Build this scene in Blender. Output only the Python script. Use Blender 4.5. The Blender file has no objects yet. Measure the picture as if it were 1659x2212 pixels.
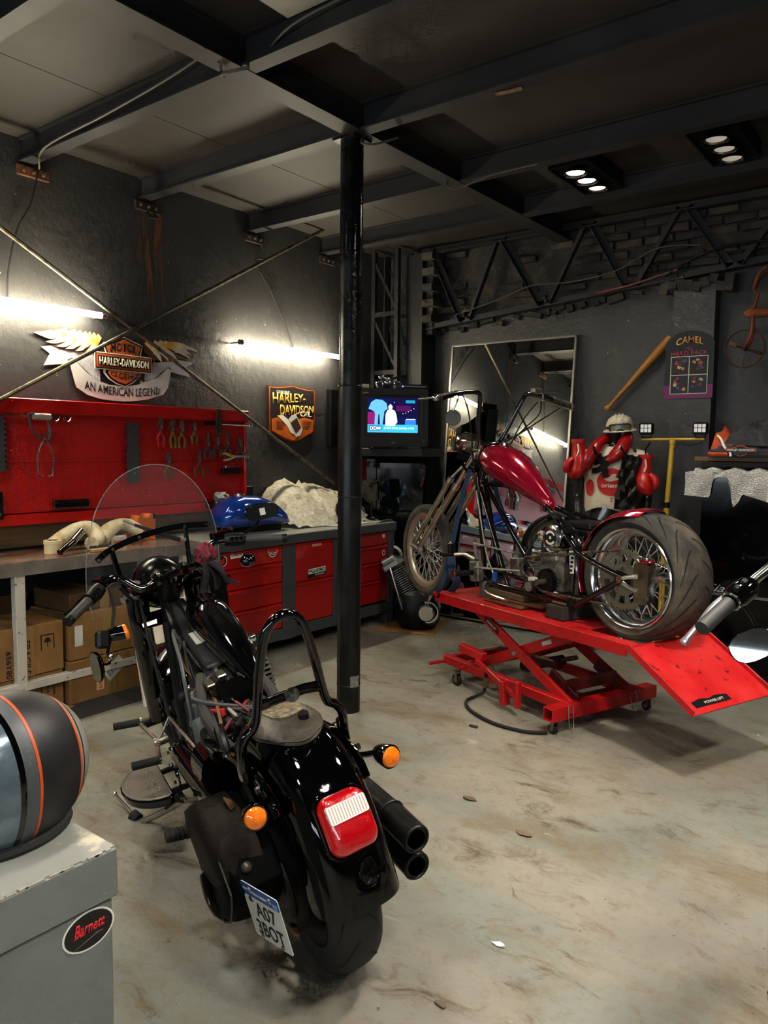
import bpy, bmesh, math, random
from mathutils import Vector, Matrix, Euler
from math import pi, sin, cos, radians
random.seed(7)
S = bpy.context.scene
C = S.collection
V = Vector

# ------------------------------------------------------------------ camera
cam_d = bpy.data.cameras.new('camera'); cam = bpy.data.objects.new('camera', cam_d); C.objects.link(cam)
def cam_basis(yaw, pitch, roll):
    f = V((-sin(yaw)*cos(pitch), cos(yaw)*cos(pitch), -sin(pitch)))
    r = V((cos(yaw), sin(yaw), 0)); u = r.cross(f)
    return r*cos(roll)+u*sin(roll), u*cos(roll)-r*sin(roll), f
r_, u_, f_ = cam_basis(radians(37.353), radians(4.860), radians(.6137))
M = Matrix((r_, u_, -f_)).transposed().to_4x4(); M.translation = (0, 0, 1.5)
cam.matrix_world = M
cam_d.sensor_fit = 'VERTICAL'; cam_d.sensor_height = 24.0; cam_d.lens = 1658.2/2212*24.0
cam_d.clip_start = .05
S.camera = cam

# ------------------------------------------------------------------ world, exposure
S.view_settings.view_transform = 'Standard'; S.view_settings.look = 'None'
S.view_settings.gamma = 1.0; S.view_settings.exposure = 0.18
S.view_settings.use_curve_mapping = False
w = bpy.data.worlds.new('overcast'); S.world = w; w.use_nodes = True
w.node_tree.nodes['Background'].inputs[0].default_value = (.80, .92, 1.0, 1)
w.node_tree.nodes['Background'].inputs[1].default_value = 11.0
try:
    S.cycles.use_denoising = True; S.cycles.max_bounces = 4; S.cycles.diffuse_bounces = 2; S.cycles.use_adaptive_sampling = True; S.cycles.adaptive_threshold = .07; S.cycles.adaptive_min_samples = 12
    S.cycles.glossy_bounces = 3; S.cycles.transmission_bounces = 3; S.cycles.transparent_max_bounces = 8
    S.cycles.caustics_reflective = False; S.cycles.caustics_refractive = False
    S.cycles.sample_clamp_indirect = 6.0
except Exception: pass

# the ceiling spots: (x, y, watts)
SPOT_LAMPS = [(-2.02, 4.70, 55), (-1.20, 4.66, 8), (-.45, 2.65, 150), (1.2, 3.3, 110), (.3, .9, 95), (-1.6, .6, 55), (-3.4, .9, 45), (1.6, .6, 60), (-1.5, -1.0, 40), (.9, -1.2, 40)]
TUBE_POWER = 125.0

# ------------------------------------------------------------------ materials
def c(h, a=1):
    h = h.lstrip('#'); o = []
    for i in (0, 2, 4):
        x = int(h[i:i+2], 16)/255.0
        o.append(x/12.92 if x <= .04045 else ((x+.055)/1.055)**2.4)
    return (o[0], o[1], o[2], a)
MATS = {}
def pm(name, col, rough=.5, metal=0.0, col2=None, nscale=6.0, lo=.45, hi=.65, detail=6, bump=0.0, bscale=40.0,
       coat=0.0, trans=0.0, ior=1.45, emit=None, estr=0.0, alpha=1.0, rvar=0.0, stretch=None, sheen=0.0, spec=.5, flake=0.0):
    if name in MATS: return MATS[name]
    m = bpy.data.materials.new(name); m.use_nodes = True; MATS[name] = m
    nt = m.node_tree; b = nt.nodes['Principled BSDF']
    col = c(col) if isinstance(col, str) else col
    b.inputs['Base Color'].default_value = col
    b.inputs['Roughness'].default_value = rough; b.inputs['Metallic'].default_value = metal
    b.inputs['Coat Weight'].default_value = coat; b.inputs['Coat Roughness'].default_value = .04
    b.inputs['Transmission Weight'].default_value = trans; b.inputs['IOR'].default_value = ior
    b.inputs['Alpha'].default_value = alpha; b.inputs['Specular IOR Level'].default_value = spec
    if sheen: b.inputs['Sheen Weight'].default_value = sheen
    if emit is not None:
        b.inputs['Emission Color'].default_value = c(emit) if isinstance(emit, str) else emit
        b.inputs['Emission Strength'].default_value = estr
        if name != 'lit tube':          # the spots carry their own light object, other parts just glow
            try: m.cycles.emission_sampling = 'NONE'
            except Exception: pass
    L = nt.links.new
    tc = None
    def coords():
        nonlocal tc
        if tc is None:
            t = nt.nodes.new('ShaderNodeTexCoord'); mp = nt.nodes.new('ShaderNodeMapping')
            L(t.outputs['Object'], mp.inputs[0])
            if stretch: mp.inputs['Scale'].default_value = stretch
            tc = mp
        return tc.outputs[0]
    if col2 is not None:
        n = nt.nodes.new('ShaderNodeTexNoise'); n.inputs['Scale'].default_value = nscale; n.inputs['Detail'].default_value = detail
        n.inputs['Roughness'].default_value = .62
        r = nt.nodes.new('ShaderNodeMapRange'); r.inputs[1].default_value = lo; r.inputs[2].default_value = hi
        x = nt.nodes.new('ShaderNodeMix'); x.data_type = 'RGBA'
        x.inputs[6].default_value = col; x.inputs[7].default_value = c(col2) if isinstance(col2, str) else col2
        L(coords(), n.inputs[0]); L(n.outputs[0], r.inputs[0]); L(r.outputs[0], x.inputs[0]); L(x.outputs[2], b.inputs['Base Color'])
        if rvar:
            q = nt.nodes.new('ShaderNodeMapRange'); q.inputs[3].default_value = rough; q.inputs[4].default_value = min(1, max(.02, rough+rvar))
            L(r.outputs[0], q.inputs[0]); L(q.outputs[0], b.inputs['Roughness'])
    if bump:
        n = nt.nodes.new('ShaderNodeTexNoise'); n.inputs['Scale'].default_value = bscale; n.inputs['Detail'].default_value = 4
        u = nt.nodes.new('ShaderNodeBump'); u.inputs['Strength'].default_value = bump; u.inputs['Distance'].default_value = .01
        L(coords(), n.inputs[0]); L(n.outputs[0], u.inputs['Height']); L(u.outputs[0], b.inputs['Normal'])
    return m

def mx(nt, a, b_, fac, blend='MIX'):
    x = nt.nodes.new('ShaderNodeMix'); x.data_type = 'RGBA'; x.blend_type = blend
    for i, s in ((6, a), (7, b_)):
        if hasattr(s, 'links') or hasattr(s, 'is_linked'): nt.links.new(s, x.inputs[i])
        else: x.inputs[i].default_value = s
    if hasattr(fac, 'is_linked'): nt.links.new(fac, x.inputs[0])
    else: x.inputs[0].default_value = fac
    return x.outputs[2]
def nz(nt, co, scale, detail=6, lo=.45, hi=.65, rough=.6, dist=0.0):
    n = nt.nodes.new('ShaderNodeTexNoise'); n.inputs['Scale'].default_value = scale; n.inputs['Detail'].default_value = detail
    n.inputs['Roughness'].default_value = rough; n.inputs['Distortion'].default_value = dist
    r = nt.nodes.new('ShaderNodeMapRange'); r.inputs[1].default_value = lo; r.inputs[2].default_value = hi
    nt.links.new(co, n.inputs[0]); nt.links.new(n.outputs[0], r.inputs[0]); return r.outputs[0]

# ------------------------------------------------------------------ mesh builder
def rotm(rx=0, ry=0, rz=0): return Euler((rx, ry, rz)).to_matrix()
class B:
    def __init__(s): s.v = []; s.f = []
    def add(s, vs, fs):
        n = len(s.v); s.v += [tuple(p) for p in vs]; s.f += [tuple(i+n for i in f) for f in fs]; return s
    def box(s, ctr, size, rot=None, ch=0.0):
        x, y, z = (size[0]/2, size[1]/2, size[2]/2); cv = V(ctr)
        R = rot if rot is not None else None
        def T(p):
            p = V(p); return (R @ p if R else p)+cv
        if ch <= 0:
            vs = [T((i*x, j*y, k*z)) for i in (-1, 1) for j in (-1, 1) for k in (-1, 1)]
            return s.add(vs, [(0, 1, 3, 2), (4, 6, 7, 5), (0, 4, 5, 1), (2, 3, 7, 6), (0, 2, 6, 4), (1, 5, 7, 3)])
        ch = min(ch, x*.95, y*.95, z*.95); vs = []; ix = {}
        for i in (-1, 1):
            for j in (-1, 1):
                for k in (-1, 1):
                    for a, p in enumerate(((x, y-ch, z-ch), (x-ch, y, z-ch), (x-ch, y-ch, z))):
                        ix[i, j, k, a] = len(vs); vs.append(T((i*p[0], j*p[1], k*p[2])))
        fs = []
        for i in (-1, 1):
            fs.append([ix[i, j, k, 0] for j, k in ((-1, -1), (1, -1), (1, 1), (-1, 1))][::i])
            fs.append([ix[j, i, k, 1] for j, k in ((-1, -1), (1, -1), (1, 1), (-1, 1))][::-i])
            fs.append([ix[j, k, i, 2] for j, k in ((-1, -1), (1, -1), (1, 1), (-1, 1))][::i])
        for i in (-1, 1):
            for j in (-1, 1):
                fs.append((ix[i, j, -1, 0], ix[i, j, 1, 0], ix[i, j, 1, 1], ix[i, j, -1, 1]))
                fs.append((ix[i, -1, j, 0], ix[i, 1, j, 0], ix[i, 1, j, 2], ix[i, -1, j, 2]))
                fs.append((ix[-1, i, j, 1], ix[1, i, j, 1], ix[1, i, j, 2], ix[-1, i, j, 2]))
                for k in (-1, 1): fs.append((ix[i, j, k, 0], ix[i, j, k, 1], ix[i, j, k, 2]))
        return s.add(vs, fs)
    def span(s, lo, hi, ch=0.0):
        return s.box([(a+b)/2 for a, b in zip(lo, hi)], [abs(b-a) for a, b in zip(lo, hi)], None, ch)
    def ring(s, ctr, n, r, seg, up=None):
        pass
    def tube(s, pts, r, seg=8, closed=False, cap=True, smooth=0, sq=None):
        pts = [V(p) for p in pts]
        if smooth and len(pts) > 2:
            rr = r if isinstance(r, (list, tuple)) else None
            q = []; rq = []; n = len(pts); rng = n if closed else n-1
            for i in range(rng):
                if closed: p0, p1, p2, p3 = pts[i-1], pts[i], pts[(i+1) % n], pts[(i+2) % n]
                else: p0, p1, p2, p3 = pts[max(i-1, 0)], pts[i], pts[i+1], pts[min(i+2, n-1)]
                for k in range(smooth):
                    t = k/smooth
                    q.append(.5*((2*p1)+(p2-p0)*t+(2*p0-5*p1+4*p2-p3)*t*t+(3*p1-p0-3*p2+p3)*t**3))
                    if rr: rq.append(rr[i]*(1-t)+rr[(i+1) % n]*t)
            if not closed:
                q.append(pts[-1])
                if rr: rq.append(rr[-1])
            pts = q
            if rr: r = rq
        n = len(pts); rs = r if isinstance(r, (list, tuple)) else [r]*n
        T = []
        for i in range(n):
            a = pts[i-1] if (i > 0 or closed) else pts[i]; b = pts[(i+1) % n] if (i < n-1 or closed) else pts[i]
            d = b-a; T.append(d.normalized() if d.length > 1e-9 else V((0, 0, 1)))
        u = T[0].orthogonal().normalized()
        if abs(T[0].z) < .9:
            u = V((0, 0, 1)); u = (u-T[0]*u.dot(T[0])).normalized()
        vs = []
        for i in range(n):
            u = (u-T[i]*u.dot(T[i]))
            u = u.normalized() if u.length > 1e-6 else T[i].orthogonal().normalized()
            w_ = T[i].cross(u)
            for k in range(seg):
                t = 2*pi*k/seg + (pi/4 if seg == 4 else 0)
                a, b_ = cos(t)*rs[i], sin(t)*rs[i]
                if sq: a *= sq[0]; b_ *= sq[1]
                vs.append(pts[i]+u*a+w_*b_)
        fs = []
        for i in range(n if closed else n-1):
            j = (i+1) % n
            for k in range(seg):
                l = (k+1) % seg; fs.append((i*seg+k, i*seg+l, j*seg+l, j*seg+k))
        if cap and not closed:
            fs.append(tuple(range(seg))[::-1]); fs.append(tuple((n-1)*seg+k for k in range(seg)))
        return s.add(vs, fs)
    def cyl(s, a, b, r, r2=None, seg=16): return s.tube([a, b], [r, r if r2 is None else r2], seg)
    def lathe(s, prof, ctr, axis, seg=24, closed=False, a0=0.0, a1=2*pi):
        ax = V(axis).normalized(); u = ax.orthogonal().normalized() if abs(ax.y) < .9 else V((1, 0, 0)); w_ = ax.cross(u)
        full = abs(a1-a0-2*pi) < 1e-6; n = seg if full else seg+1; m = len(prof); vs = []; fs = []
        for i in range(n):
            t = a0+(a1-a0)*i/seg; d = u*cos(t)+w_*sin(t)
            for (r, h) in prof: vs.append(V(ctr)+ax*h+d*r)
        for i in range(seg):
            j = (i+1) % n if full else i+1
            for k in range(m if closed else m-1):
                l = (k+1) % m; fs.append((i*m+k, i*m+l, j*m+l, j*m+k))
        return s.add(vs, fs)
    def sph(s, ctr, r, seg=16, rings=10, rot=None):
        r = r if isinstance(r, (list, tuple)) else (r, r, r); vs = []; fs = []; cv = V(ctr)
        def T(p): return cv+(rot @ V(p) if rot else V(p))
        vs.append(T((0, 0, r[2])))
        for i in range(1, rings):
            t = pi*i/rings
            for k in range(seg):
                p = 2*pi*k/seg; vs.append(T((r[0]*sin(t)*cos(p), r[1]*sin(t)*sin(p), r[2]*cos(t))))
        vs.append(T((0, 0, -r[2]))); e = len(vs)-1
        for k in range(seg):
            l = (k+1) % seg; fs.append((0, 1+k, 1+l)); fs.append((e, e-seg+l, e-seg+k))
            for i in range(rings-2): fs.append((1+i*seg+k, 1+(i+1)*seg+k, 1+(i+1)*seg+l, 1+i*seg+l))
        return s.add(vs, fs)
    def torus(s, ctr, axis, R, r, seg=32, ms=8, sq=(1, 1)):
        prof = [(R+r*sq[0]*cos(2*pi*k/ms), r*sq[1]*sin(2*pi*k/ms)) for k in range(ms)]
        return s.lathe(prof, ctr, axis, seg, closed=True)
    def prism(s, poly, T, d0, d1):
        """poly: 2D outline; T maps (u, v, depth) to a point"""
        n = len(poly); vs = [T(u, v, d0) for u, v in poly]+[T(u, v, d1) for u, v in poly]
        fs = [tuple(range(n))[::-1], tuple(range(n, 2*n))]+[(i, (i+1) % n, n+(i+1) % n, n+i) for i in range(n)]
        return s.add(vs, fs)
    def loft(s, rings, cap=True, closed=False):
        n = len(rings[0]); m = len(rings); vs = [p for r in rings for p in r]; fs = []
        for i in range(m if closed else m-1):
            j = (i+1) % m
            for k in range(n):
                l = (k+1) % n; fs.append((i*n+k, i*n+l, j*n+l, j*n+k))
        if cap and not closed: fs.append(tuple(range(n))[::-1]); fs.append(tuple((m-1)*n+k for k in range(n)))
        return s.add(vs, fs)
    def sheet(s, grid, th=0.0, nrm=None):
        """grid: rows of points -> open sheet, or a thin solid when th is given along nrm(i,j)"""
        m = len(grid); n = len(grid[0]); vs = [V(p) for r in grid for p in r]
        fs = [(i*n+j, i*n+j+1, (i+1)*n+j+1, (i+1)*n+j) for i in range(m-1) for j in range(n-1)]
        if th:
            nn = [V((0, 0, 0)) for _ in vs]
            for f in fs:
                q = (vs[f[1]]-vs[f[0]]).cross(vs[f[3]]-vs[f[0]])
                for i in f: nn[i] += q
            k = len(vs); vs = vs+[p-(q.normalized()*th if q.length > 1e-12 else V((0, 0, 0))) for p, q in zip(vs, nn)]
            fs = fs+[tuple(i+k for i in f)[::-1] for f in fs]
            bd = [(i*n) for i in range(m)]
            for i in range(m-1):
                a, b_ = i*n, (i+1)*n; fs.append((a, b_, b_+k, a+k)); a, b_ = i*n+n-1, (i+1)*n+n-1; fs.append((b_, a, a+k, b_+k))
            for j in range(n-1):
                a, b_ = j, j+1; fs.append((b_, a, a+k, b_+k)); a, b_ = (m-1)*n+j, (m-1)*n+j+1; fs.append((a, b_, b_+k, a+k))
        return s.add(vs, fs)
    def xf(s, M_):
        s.v = [tuple(M_ @ V(p)) for p in s.v]; return s
    def mesh(s, name, sharp=35):
        me = bpy.data.meshes.new(name); me.from_pydata(s.v, [], s.f)
        bm = bmesh.new(); bm.from_mesh(me); bmesh.ops.recalc_face_normals(bm, faces=bm.faces); bm.to_mesh(me); bm.free()
        me.polygons.foreach_set('use_smooth', [True]*len(me.polygons)); me.set_sharp_from_angle(angle=radians(sharp)); me.update()
        return me
    def build(s, name, mat, parent=None, sharp=35, label=None, sub=0):
        o = bpy.data.objects.new(name, s.mesh(name, sharp)); o.data.materials.append(mat); C.objects.link(o)
        if parent is not None: o.parent = parent
        if label: o['label'] = label
        if sub:
            q = o.modifiers.new('subdivision', 'SUBSURF'); q.levels = sub; q.render_levels = sub
        return o
def thing(name, label, cat, loc=(0, 0, 0), rot=(0, 0, 0), group=None, scale=1.0):
    o = bpy.data.objects.new(name, None); C.objects.link(o); o.empty_display_size = .1
    o.location = loc; o.rotation_euler = rot; o.scale = (scale,)*3
    return tag(o, label, cat, group)
def tag(o, label, cat, group=None, kind=None):
    o['label'] = label; o['category'] = cat
    if group: o['group'] = group
    if kind: o['kind'] = kind
    return o
def struct(b, name, mat, parent=None, label=None, sharp=35):
    o = b.build(name, mat, parent, sharp); o['kind'] = 'structure'
    if label: o['label'] = label
    return o
def copy_tree(o, parent=None):
    q = o.copy(); C.objects.link(q); q.parent = parent
    for ch in o.children: copy_tree(ch, q)
    return q
def recentre(o):
    """put the origin of a one-mesh thing at the middle of its base"""
    vs = [v.co for v in o.data.vertices]
    m = V(((min(v.x for v in vs)+max(v.x for v in vs))/2, (min(v.y for v in vs)+max(v.y for v in vs))/2, min(v.z for v in vs)))
    o.data.transform(Matrix.Translation(-m)); o.location = m; return o
def one(b, name, mat, label, cat, group=None, sharp=35, sub=0):
    return tag(recentre(b.build(name, mat, None, sharp, sub=sub)), label, cat, group)

def strip(top, bot, T, d0, d1):
    """a flat solid between two outlines with the same number of points"""
    n = len(top); b = B(); b.add([T(u, v, d) for d in (d0, d1) for u, v in list(top)+list(bot)], [])
    m = 2*n; fs = []
    for k in range(n-1):
        fs += [(m+k, m+k+1, m+n+k+1, m+n+k), (k+1, k, n+k, n+k+1), (k, k+1, m+k+1, m+k), (n+k+1, n+k, m+n+k, m+n+k+1)]
    fs += [(0, m, m+n, n), (n-1, 2*n-1, m+2*n-1, m+n-1)]; b.f += fs; return b
# lettering: built-in font turned into mesh and fitted into a frame
def text(body, name, mat, parent, org, ux, uy, w_, h_, depth=.0012, shear=0.0, bold=0.0, arc=0.0, warp=None, spacing=1.0):
    """org: lower-left corner; ux, uy: unit directions; fitted to w_ x h_"""
    cu = bpy.data.curves.new('lettering', 'FONT'); cu.body = body; cu.size = 1; cu.offset = bold; cu.space_character = spacing; cu.resolution_u = 3
    cu.shear = shear
    ob = bpy.data.objects.new('lettering', cu); C.objects.link(ob)
    dg = bpy.context.evaluated_depsgraph_get(); me = bpy.data.meshes.new_from_object(ob.evaluated_get(dg))
    bpy.data.objects.remove(ob); bpy.data.curves.remove(cu)
    xs = [v.co.x for v in me.vertices]; ys = [v.co.y for v in me.vertices]
    if not xs: return None
    x0, x1, y0, y1 = min(xs), max(xs), min(ys), max(ys)
    ux, uy = V(ux).normalized(), V(uy).normalized(); n = ux.cross(uy).normalized(); org = V(org)
    bm = bmesh.new(); bm.from_mesh(me)
    if depth:
        g = bmesh.ops.extrude_face_region(bm, geom=bm.faces[:])
        for e in g['geom']:
            if isinstance(e, bmesh.types.BMVert): e.co.z += 1.0
    for v in bm.verts:
        u = (v.co.x-x0)/(x1-x0); t = (v.co.y-y0)/(y1-y0); d = v.co.z
        a, b_ = u*w_, t*h_
        if warp: a, b_ = warp(u, t)
        if arc: b_ += arc*(1-(2*u-1)**2)
        v.co = org+ux*a+uy*b_+n*(d*depth)
    bmesh.ops.recalc_face_normals(bm, faces=bm.faces)
    bm.to_mesh(me); bm.free(); me.materials.clear(); me.materials.append(mat)
    o = bpy.data.objects.new(name, me); C.objects.link(o); o.parent = parent
    return o
def plate(poly, org, ux, uy, d0, d1, name, mat, parent):
    ux, uy = V(ux).normalized(), V(uy).normalized(); n = ux.cross(uy).normalized(); org = V(org)
    b = B(); b.prism(poly, lambda u, v, d: org+ux*u+uy*v+n*d, d0, d1)
    return b.build(name, mat, parent)
def ell(rx, ry, cx=0, cy=0, n=28): return [(cx+rx*cos(2*pi*k/n), cy+ry*sin(2*pi*k/n)) for k in range(n)]
def rect(x0, y0, x1, y1): return [(x0, y0), (x1, y0), (x1, y1), (x0, y1)]
def rrect(x0, y0, x1, y1, r, n=4):
    o = []
    for cx, cy, a in ((x1-r, y1-r, 0), (x0+r, y1-r, 90), (x0+r, y0+r, 180), (x1-r, y0+r, 270)):
        for k in range(n+1): t = radians(a+90*k/n); o.append((cx+r*cos(t), cy+r*sin(t)))
    return o

# common finishes
black_gloss = pm('black gloss paint', '#030304', .10, coat=1.0, spec=.12)
black_satin = pm('black satin', '#09090a', .42, spec=.28)
black_rubber = pm('black rubber', '#131313', .75, bump=.15, bscale=90)
chrome = pm('chrome', '#dededb', .14, 1.0)
steel = pm('brushed steel', '#9b978f', .32, 1.0, '#6d6860', 12)
dirty_steel = pm('dirty cast aluminium', '#948f84', .45, .5, '#4a443a', 14, .42, .7)
dark_metal = pm('dark metal', '#1b1b1d', .42, .6)
black_frame = pm('black frame paint', '#09090a', .16, coat=.6)
white_paint = pm('white print', '#e6e4de', .5)
black_print = pm('black print', '#0a0a0b', .5)
red_print = pm('red print', '#c4161c', .5)
# ================================================================== the setting
WX, WY, CZ = -4.55, 5.92, 3.28      # left wall, back wall, ceiling
X1, Y0 = 4.2, -2.6
# floor: worn concrete
m = bpy.data.materials.new('worn concrete'); m.use_nodes = True; nt = m.node_tree; bs = nt.nodes['Principled BSDF']
tcn = nt.nodes.new('ShaderNodeTexCoord'); co = tcn.outputs['Object']
mpf = nt.nodes.new('ShaderNodeMapping'); mpf.inputs['Rotation'].default_value = (0, 0, .9); mpf.inputs['Scale'].default_value = (1, 2.1, 1); nt.links.new(co, mpf.inputs[0]); cs_ = mpf.outputs[0]
col = mx(nt, c('#77736a'), c('#8a8477'), nz(nt, co, .9, 5, .38, .62))
col = mx(nt, col, c('#74776f'), nz(nt, cs_, .8, 6, .46, .62, .55, .4))
col = mx(nt, col, c('#6c5d43'), nz(nt, cs_, 1.7, 10, .50, .70, .72, .5))
col = mx(nt, col, c('#514330'), nz(nt, cs_, 3.6, 10, .54, .66, .78, .8))
col = mx(nt, col, c('#3d352a'), nz(nt, co, 9, 8, .62, .70, .75, .6))
col = mx(nt, col, c('#6b5f4a'), nz(nt, co, 16, 9, .52, .68, .8, .4))
col = mx(nt, col, c('#aea893'), nz(nt, cs_, 2.6, 9, .63, .72, .75, .3))
col = mx(nt, col, c('#4a4238'), nz(nt, co, 38, 3, .69, .74))
vor = nt.nodes.new('ShaderNodeTexVoronoi'); vor.feature = 'DISTANCE_TO_EDGE'; vor.inputs['Scale'].default_value = .55
dn = nt.nodes.new('ShaderNodeTexNoise'); dn.inputs['Scale'].default_value = 3; dn.inputs['Detail'].default_value = 8
ad = nt.nodes.new('ShaderNodeMix'); ad.data_type = 'RGBA'; ad.blend_type = 'LINEAR_LIGHT'; ad.inputs[0].default_value = .35
nt.links.new(co, dn.inputs[0]); nt.links.new(co, ad.inputs[6]); nt.links.new(dn.outputs['Color'], ad.inputs[7]); nt.links.new(ad.outputs[2], vor.inputs['Vector'])
cr = nt.nodes.new('ShaderNodeMapRange'); cr.inputs[1].default_value = .0; cr.inputs[2].default_value = .0022; cr.inputs[3].default_value = .35; cr.inputs[4].default_value = 0
nt.links.new(vor.outputs['Distance'], cr.inputs[0])
col = mx(nt, col, c('#57503f'), cr.outputs[0])
nt.links.new(col, bs.inputs['Base Color'])
rr = nt.nodes.new('ShaderNodeMapRange'); rr.inputs[3].default_value = .36; rr.inputs[4].default_value = .66
nt.links.new(nz(nt, co, 1.6, 6, .35, .65), rr.inputs[0]); nt.links.new(rr.outputs[0], bs.inputs['Roughness'])
bp = nt.nodes.new('ShaderNodeBump'); bp.inputs['Strength'].default_value = .12; bp.inputs['Distance'].default_value = .01
nt.links.new(nz(nt, co, 30, 8, .3, .7), bp.inputs['Height']); nt.links.new(bp.outputs[0], bs.inputs['Normal'])
bs.inputs['Specular IOR Level'].default_value = .4
struct(B().span((WX-.1, Y0-.1, -.1), (X1+.1, WY+.1, 0)), 'floor', m, label='worn grey concrete floor with brown stains')

# walls: dark grey painted plaster
m = bpy.data.materials.new('dark grey plaster'); m.use_nodes = True; nt = m.node_tree; bs = nt.nodes['Principled BSDF']
co = nt.nodes.new('ShaderNodeTexCoord').outputs['Object']
col = mx(nt, c('#302f30'), c('#383736'), nz(nt, co, 1.2, 5, .4, .6))
col = mx(nt, col, c('#45423e'), nz(nt, co, 9, 8, .56, .72, .7))
sp = nz(nt, co, 26, 3, .735, .75); col = mx(nt, col, c('#a8a293'), sp)
nt.links.new(col, bs.inputs['Base Color']); bs.inputs['Roughness'].default_value = .52
bp = nt.nodes.new('ShaderNodeBump'); bp.inputs['Strength'].default_value = .35; bp.inputs['Distance'].default_value = .01
nt.links.new(nz(nt, co, 14, 8, .25, .75), bp.inputs['Height']); nt.links.new(bp.outputs[0], bs.inputs['Normal'])
plaster = m
steel_paint = pm('dark painted steel', '#2c2b2d', .5, 0, '#3a3836', 5)
ceil_m = pm('dark painted board', '#2d2925', .6, 0, '#34302b', 1.5, bump=.05)
WL = struct(B().span((WX-.15, Y0, 0), (WX, WY+.15, CZ)), 'wall_left', plaster, label='dark grey plaster wall with the signs and tubes')
back = B(); back.span((WX, WY, 0), (X1, WY+.15, CZ))
WB = struct(back, 'wall_back', plaster, label='dark grey back wall with bare brick above')
struct(B().span((X1, Y0, 0), (X1+.15, WY+.15, CZ)), 'wall_right', plaster)
# front wall behind the viewer: a long row of panes lets the daylight in
fw = B(); wz0, wz1, fx0, fx1 = .95, 1.50, -4.3, 2.1
fw.span((WX, Y0-.15, 0), (X1, Y0, wz0)); fw.span((WX, Y0-.15, wz1), (X1, Y0, CZ))
fw.span((WX, Y0-.15, wz0), (fx0, Y0, wz1)); fw.span((fx1, Y0-.15, wz0), (X1, Y0, wz1))
struct(fw, 'wall_front', plaster)
win = B(); nb = 8
for i in range(nb+1):
    x = fx0+(fx1-fx0)*i/nb; win.span((x-.03, Y0-.1, wz0), (x+.03, Y0-.04, wz1))
win.span((fx0, Y0-.1, wz0), (fx1, Y0-.04, wz0+.05)); win.span((fx0, Y0-.1, wz1-.05), (fx1, Y0-.04, wz1)); pass
struct(win, 'window_1', steel_paint, label='steel glazing bars of the long front window')
pl = bpy.data.lights.new('window_portal', 'AREA'); pl.shape = 'RECTANGLE'; pl.size = fx1-fx0; pl.size_y = wz1-wz0
po = bpy.data.objects.new('window_portal', pl); C.objects.link(po); po.location = ((fx0+fx1)/2, Y0-.12, (wz0+wz1)/2)
po.rotation_euler = (radians(90), 0, 0); pl.cycles.is_portal = True
ceiling = struct(B().span((WX-.15, Y0-.15, CZ), (X1+.15, WY+.15, CZ+.12)), 'ceiling', ceil_m, label='dark board ceiling between black steel beams')
# ceiling beams: I profile, main beam along the room, cross beams over to the left wall
beam_m = pm('black beam paint', '#1f1e20', .55, 0, '#2b292a', 3)
def ibeam(p0, p1, name, hgt=.135, wd=.10):
    b = B(); p0, p1 = V(p0), V(p1); d = (p1-p0).normalized(); n = V((-d.y, d.x, 0)); L_ = (p1-p0).length; mid = (p0+p1)/2
    R = Matrix((d, n, V((0, 0, 1)))).transposed()
    b.box(mid+V((0, 0, .005)), (L_, wd, .010), R); b.box(mid+V((0, 0, hgt-.005)), (L_, wd, .010), R); b.box(mid+V((0, 0, hgt/2)), (L_, .03, hgt-.02), R)
    return struct(b, name, beam_m, label='black steel ceiling beam')
ZB = CZ-.137
ibeam((-2.69, Y0, ZB), (-2.69, WY, ZB), 'trim_1', .136, .115)
for i, y in enumerate((.8, 1.62, 2.43, 3.25, 4.22, 5.06)):
    ibeam((WX, y, ZB+.002), (-2.75, y, ZB+.002), 'trim_%d' % (2+2*i), .134, .085); ibeam((-2.63, y, ZB+.002), (X1, y, ZB+.002), 'trim_%d' % (3+2*i), .134, .085)
# thin board joints on the ceiling
jt = pm('joint line', '#211f1d', .8)
bj = B()
for x in (-3.65,): bj.span((x-.002, .8, CZ-.0015), (x+.002, 5.0, CZ))
bj.build('board_joint', jt, ceiling)
rust = pm('rusty plate', '#4a2c1b', .8, .2, '#7a4a2a', 9)
for i, y in enumerate((2.47, 3.27, 4.24, 5.10)):
    r = thing('wall_plate', ['rusty bolted plate under the beam at the left picture edge', 'dark socket under the second beam with rust stains below', 'bolted wall plate under the third beam', 'small wall plate beside the black post under the far beam'][i], 'bracket', (WX+.012, y, ZB-.045), group='beam plates on the left wall')
    B().box((0, 0, 0), (.022, .20, .06), None, .004).build('plate', rust if i == 0 else pm('old plate', '#241d18', .8, .2, '#3a2a1e', 9), r)
    for k in (-.06, 0, .06): B().cyl((.010, k, 0), (.02, k, 0), .010, seg=6).build('bolt', dirty_steel, r)
    if i == 1:
        B().tube([(.0, .0, -.03), (.035, 0, -.07), (.035, .05, -.07), (0, .05, -.03)], .008, 6).build('hook', dark_metal, r)
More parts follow.
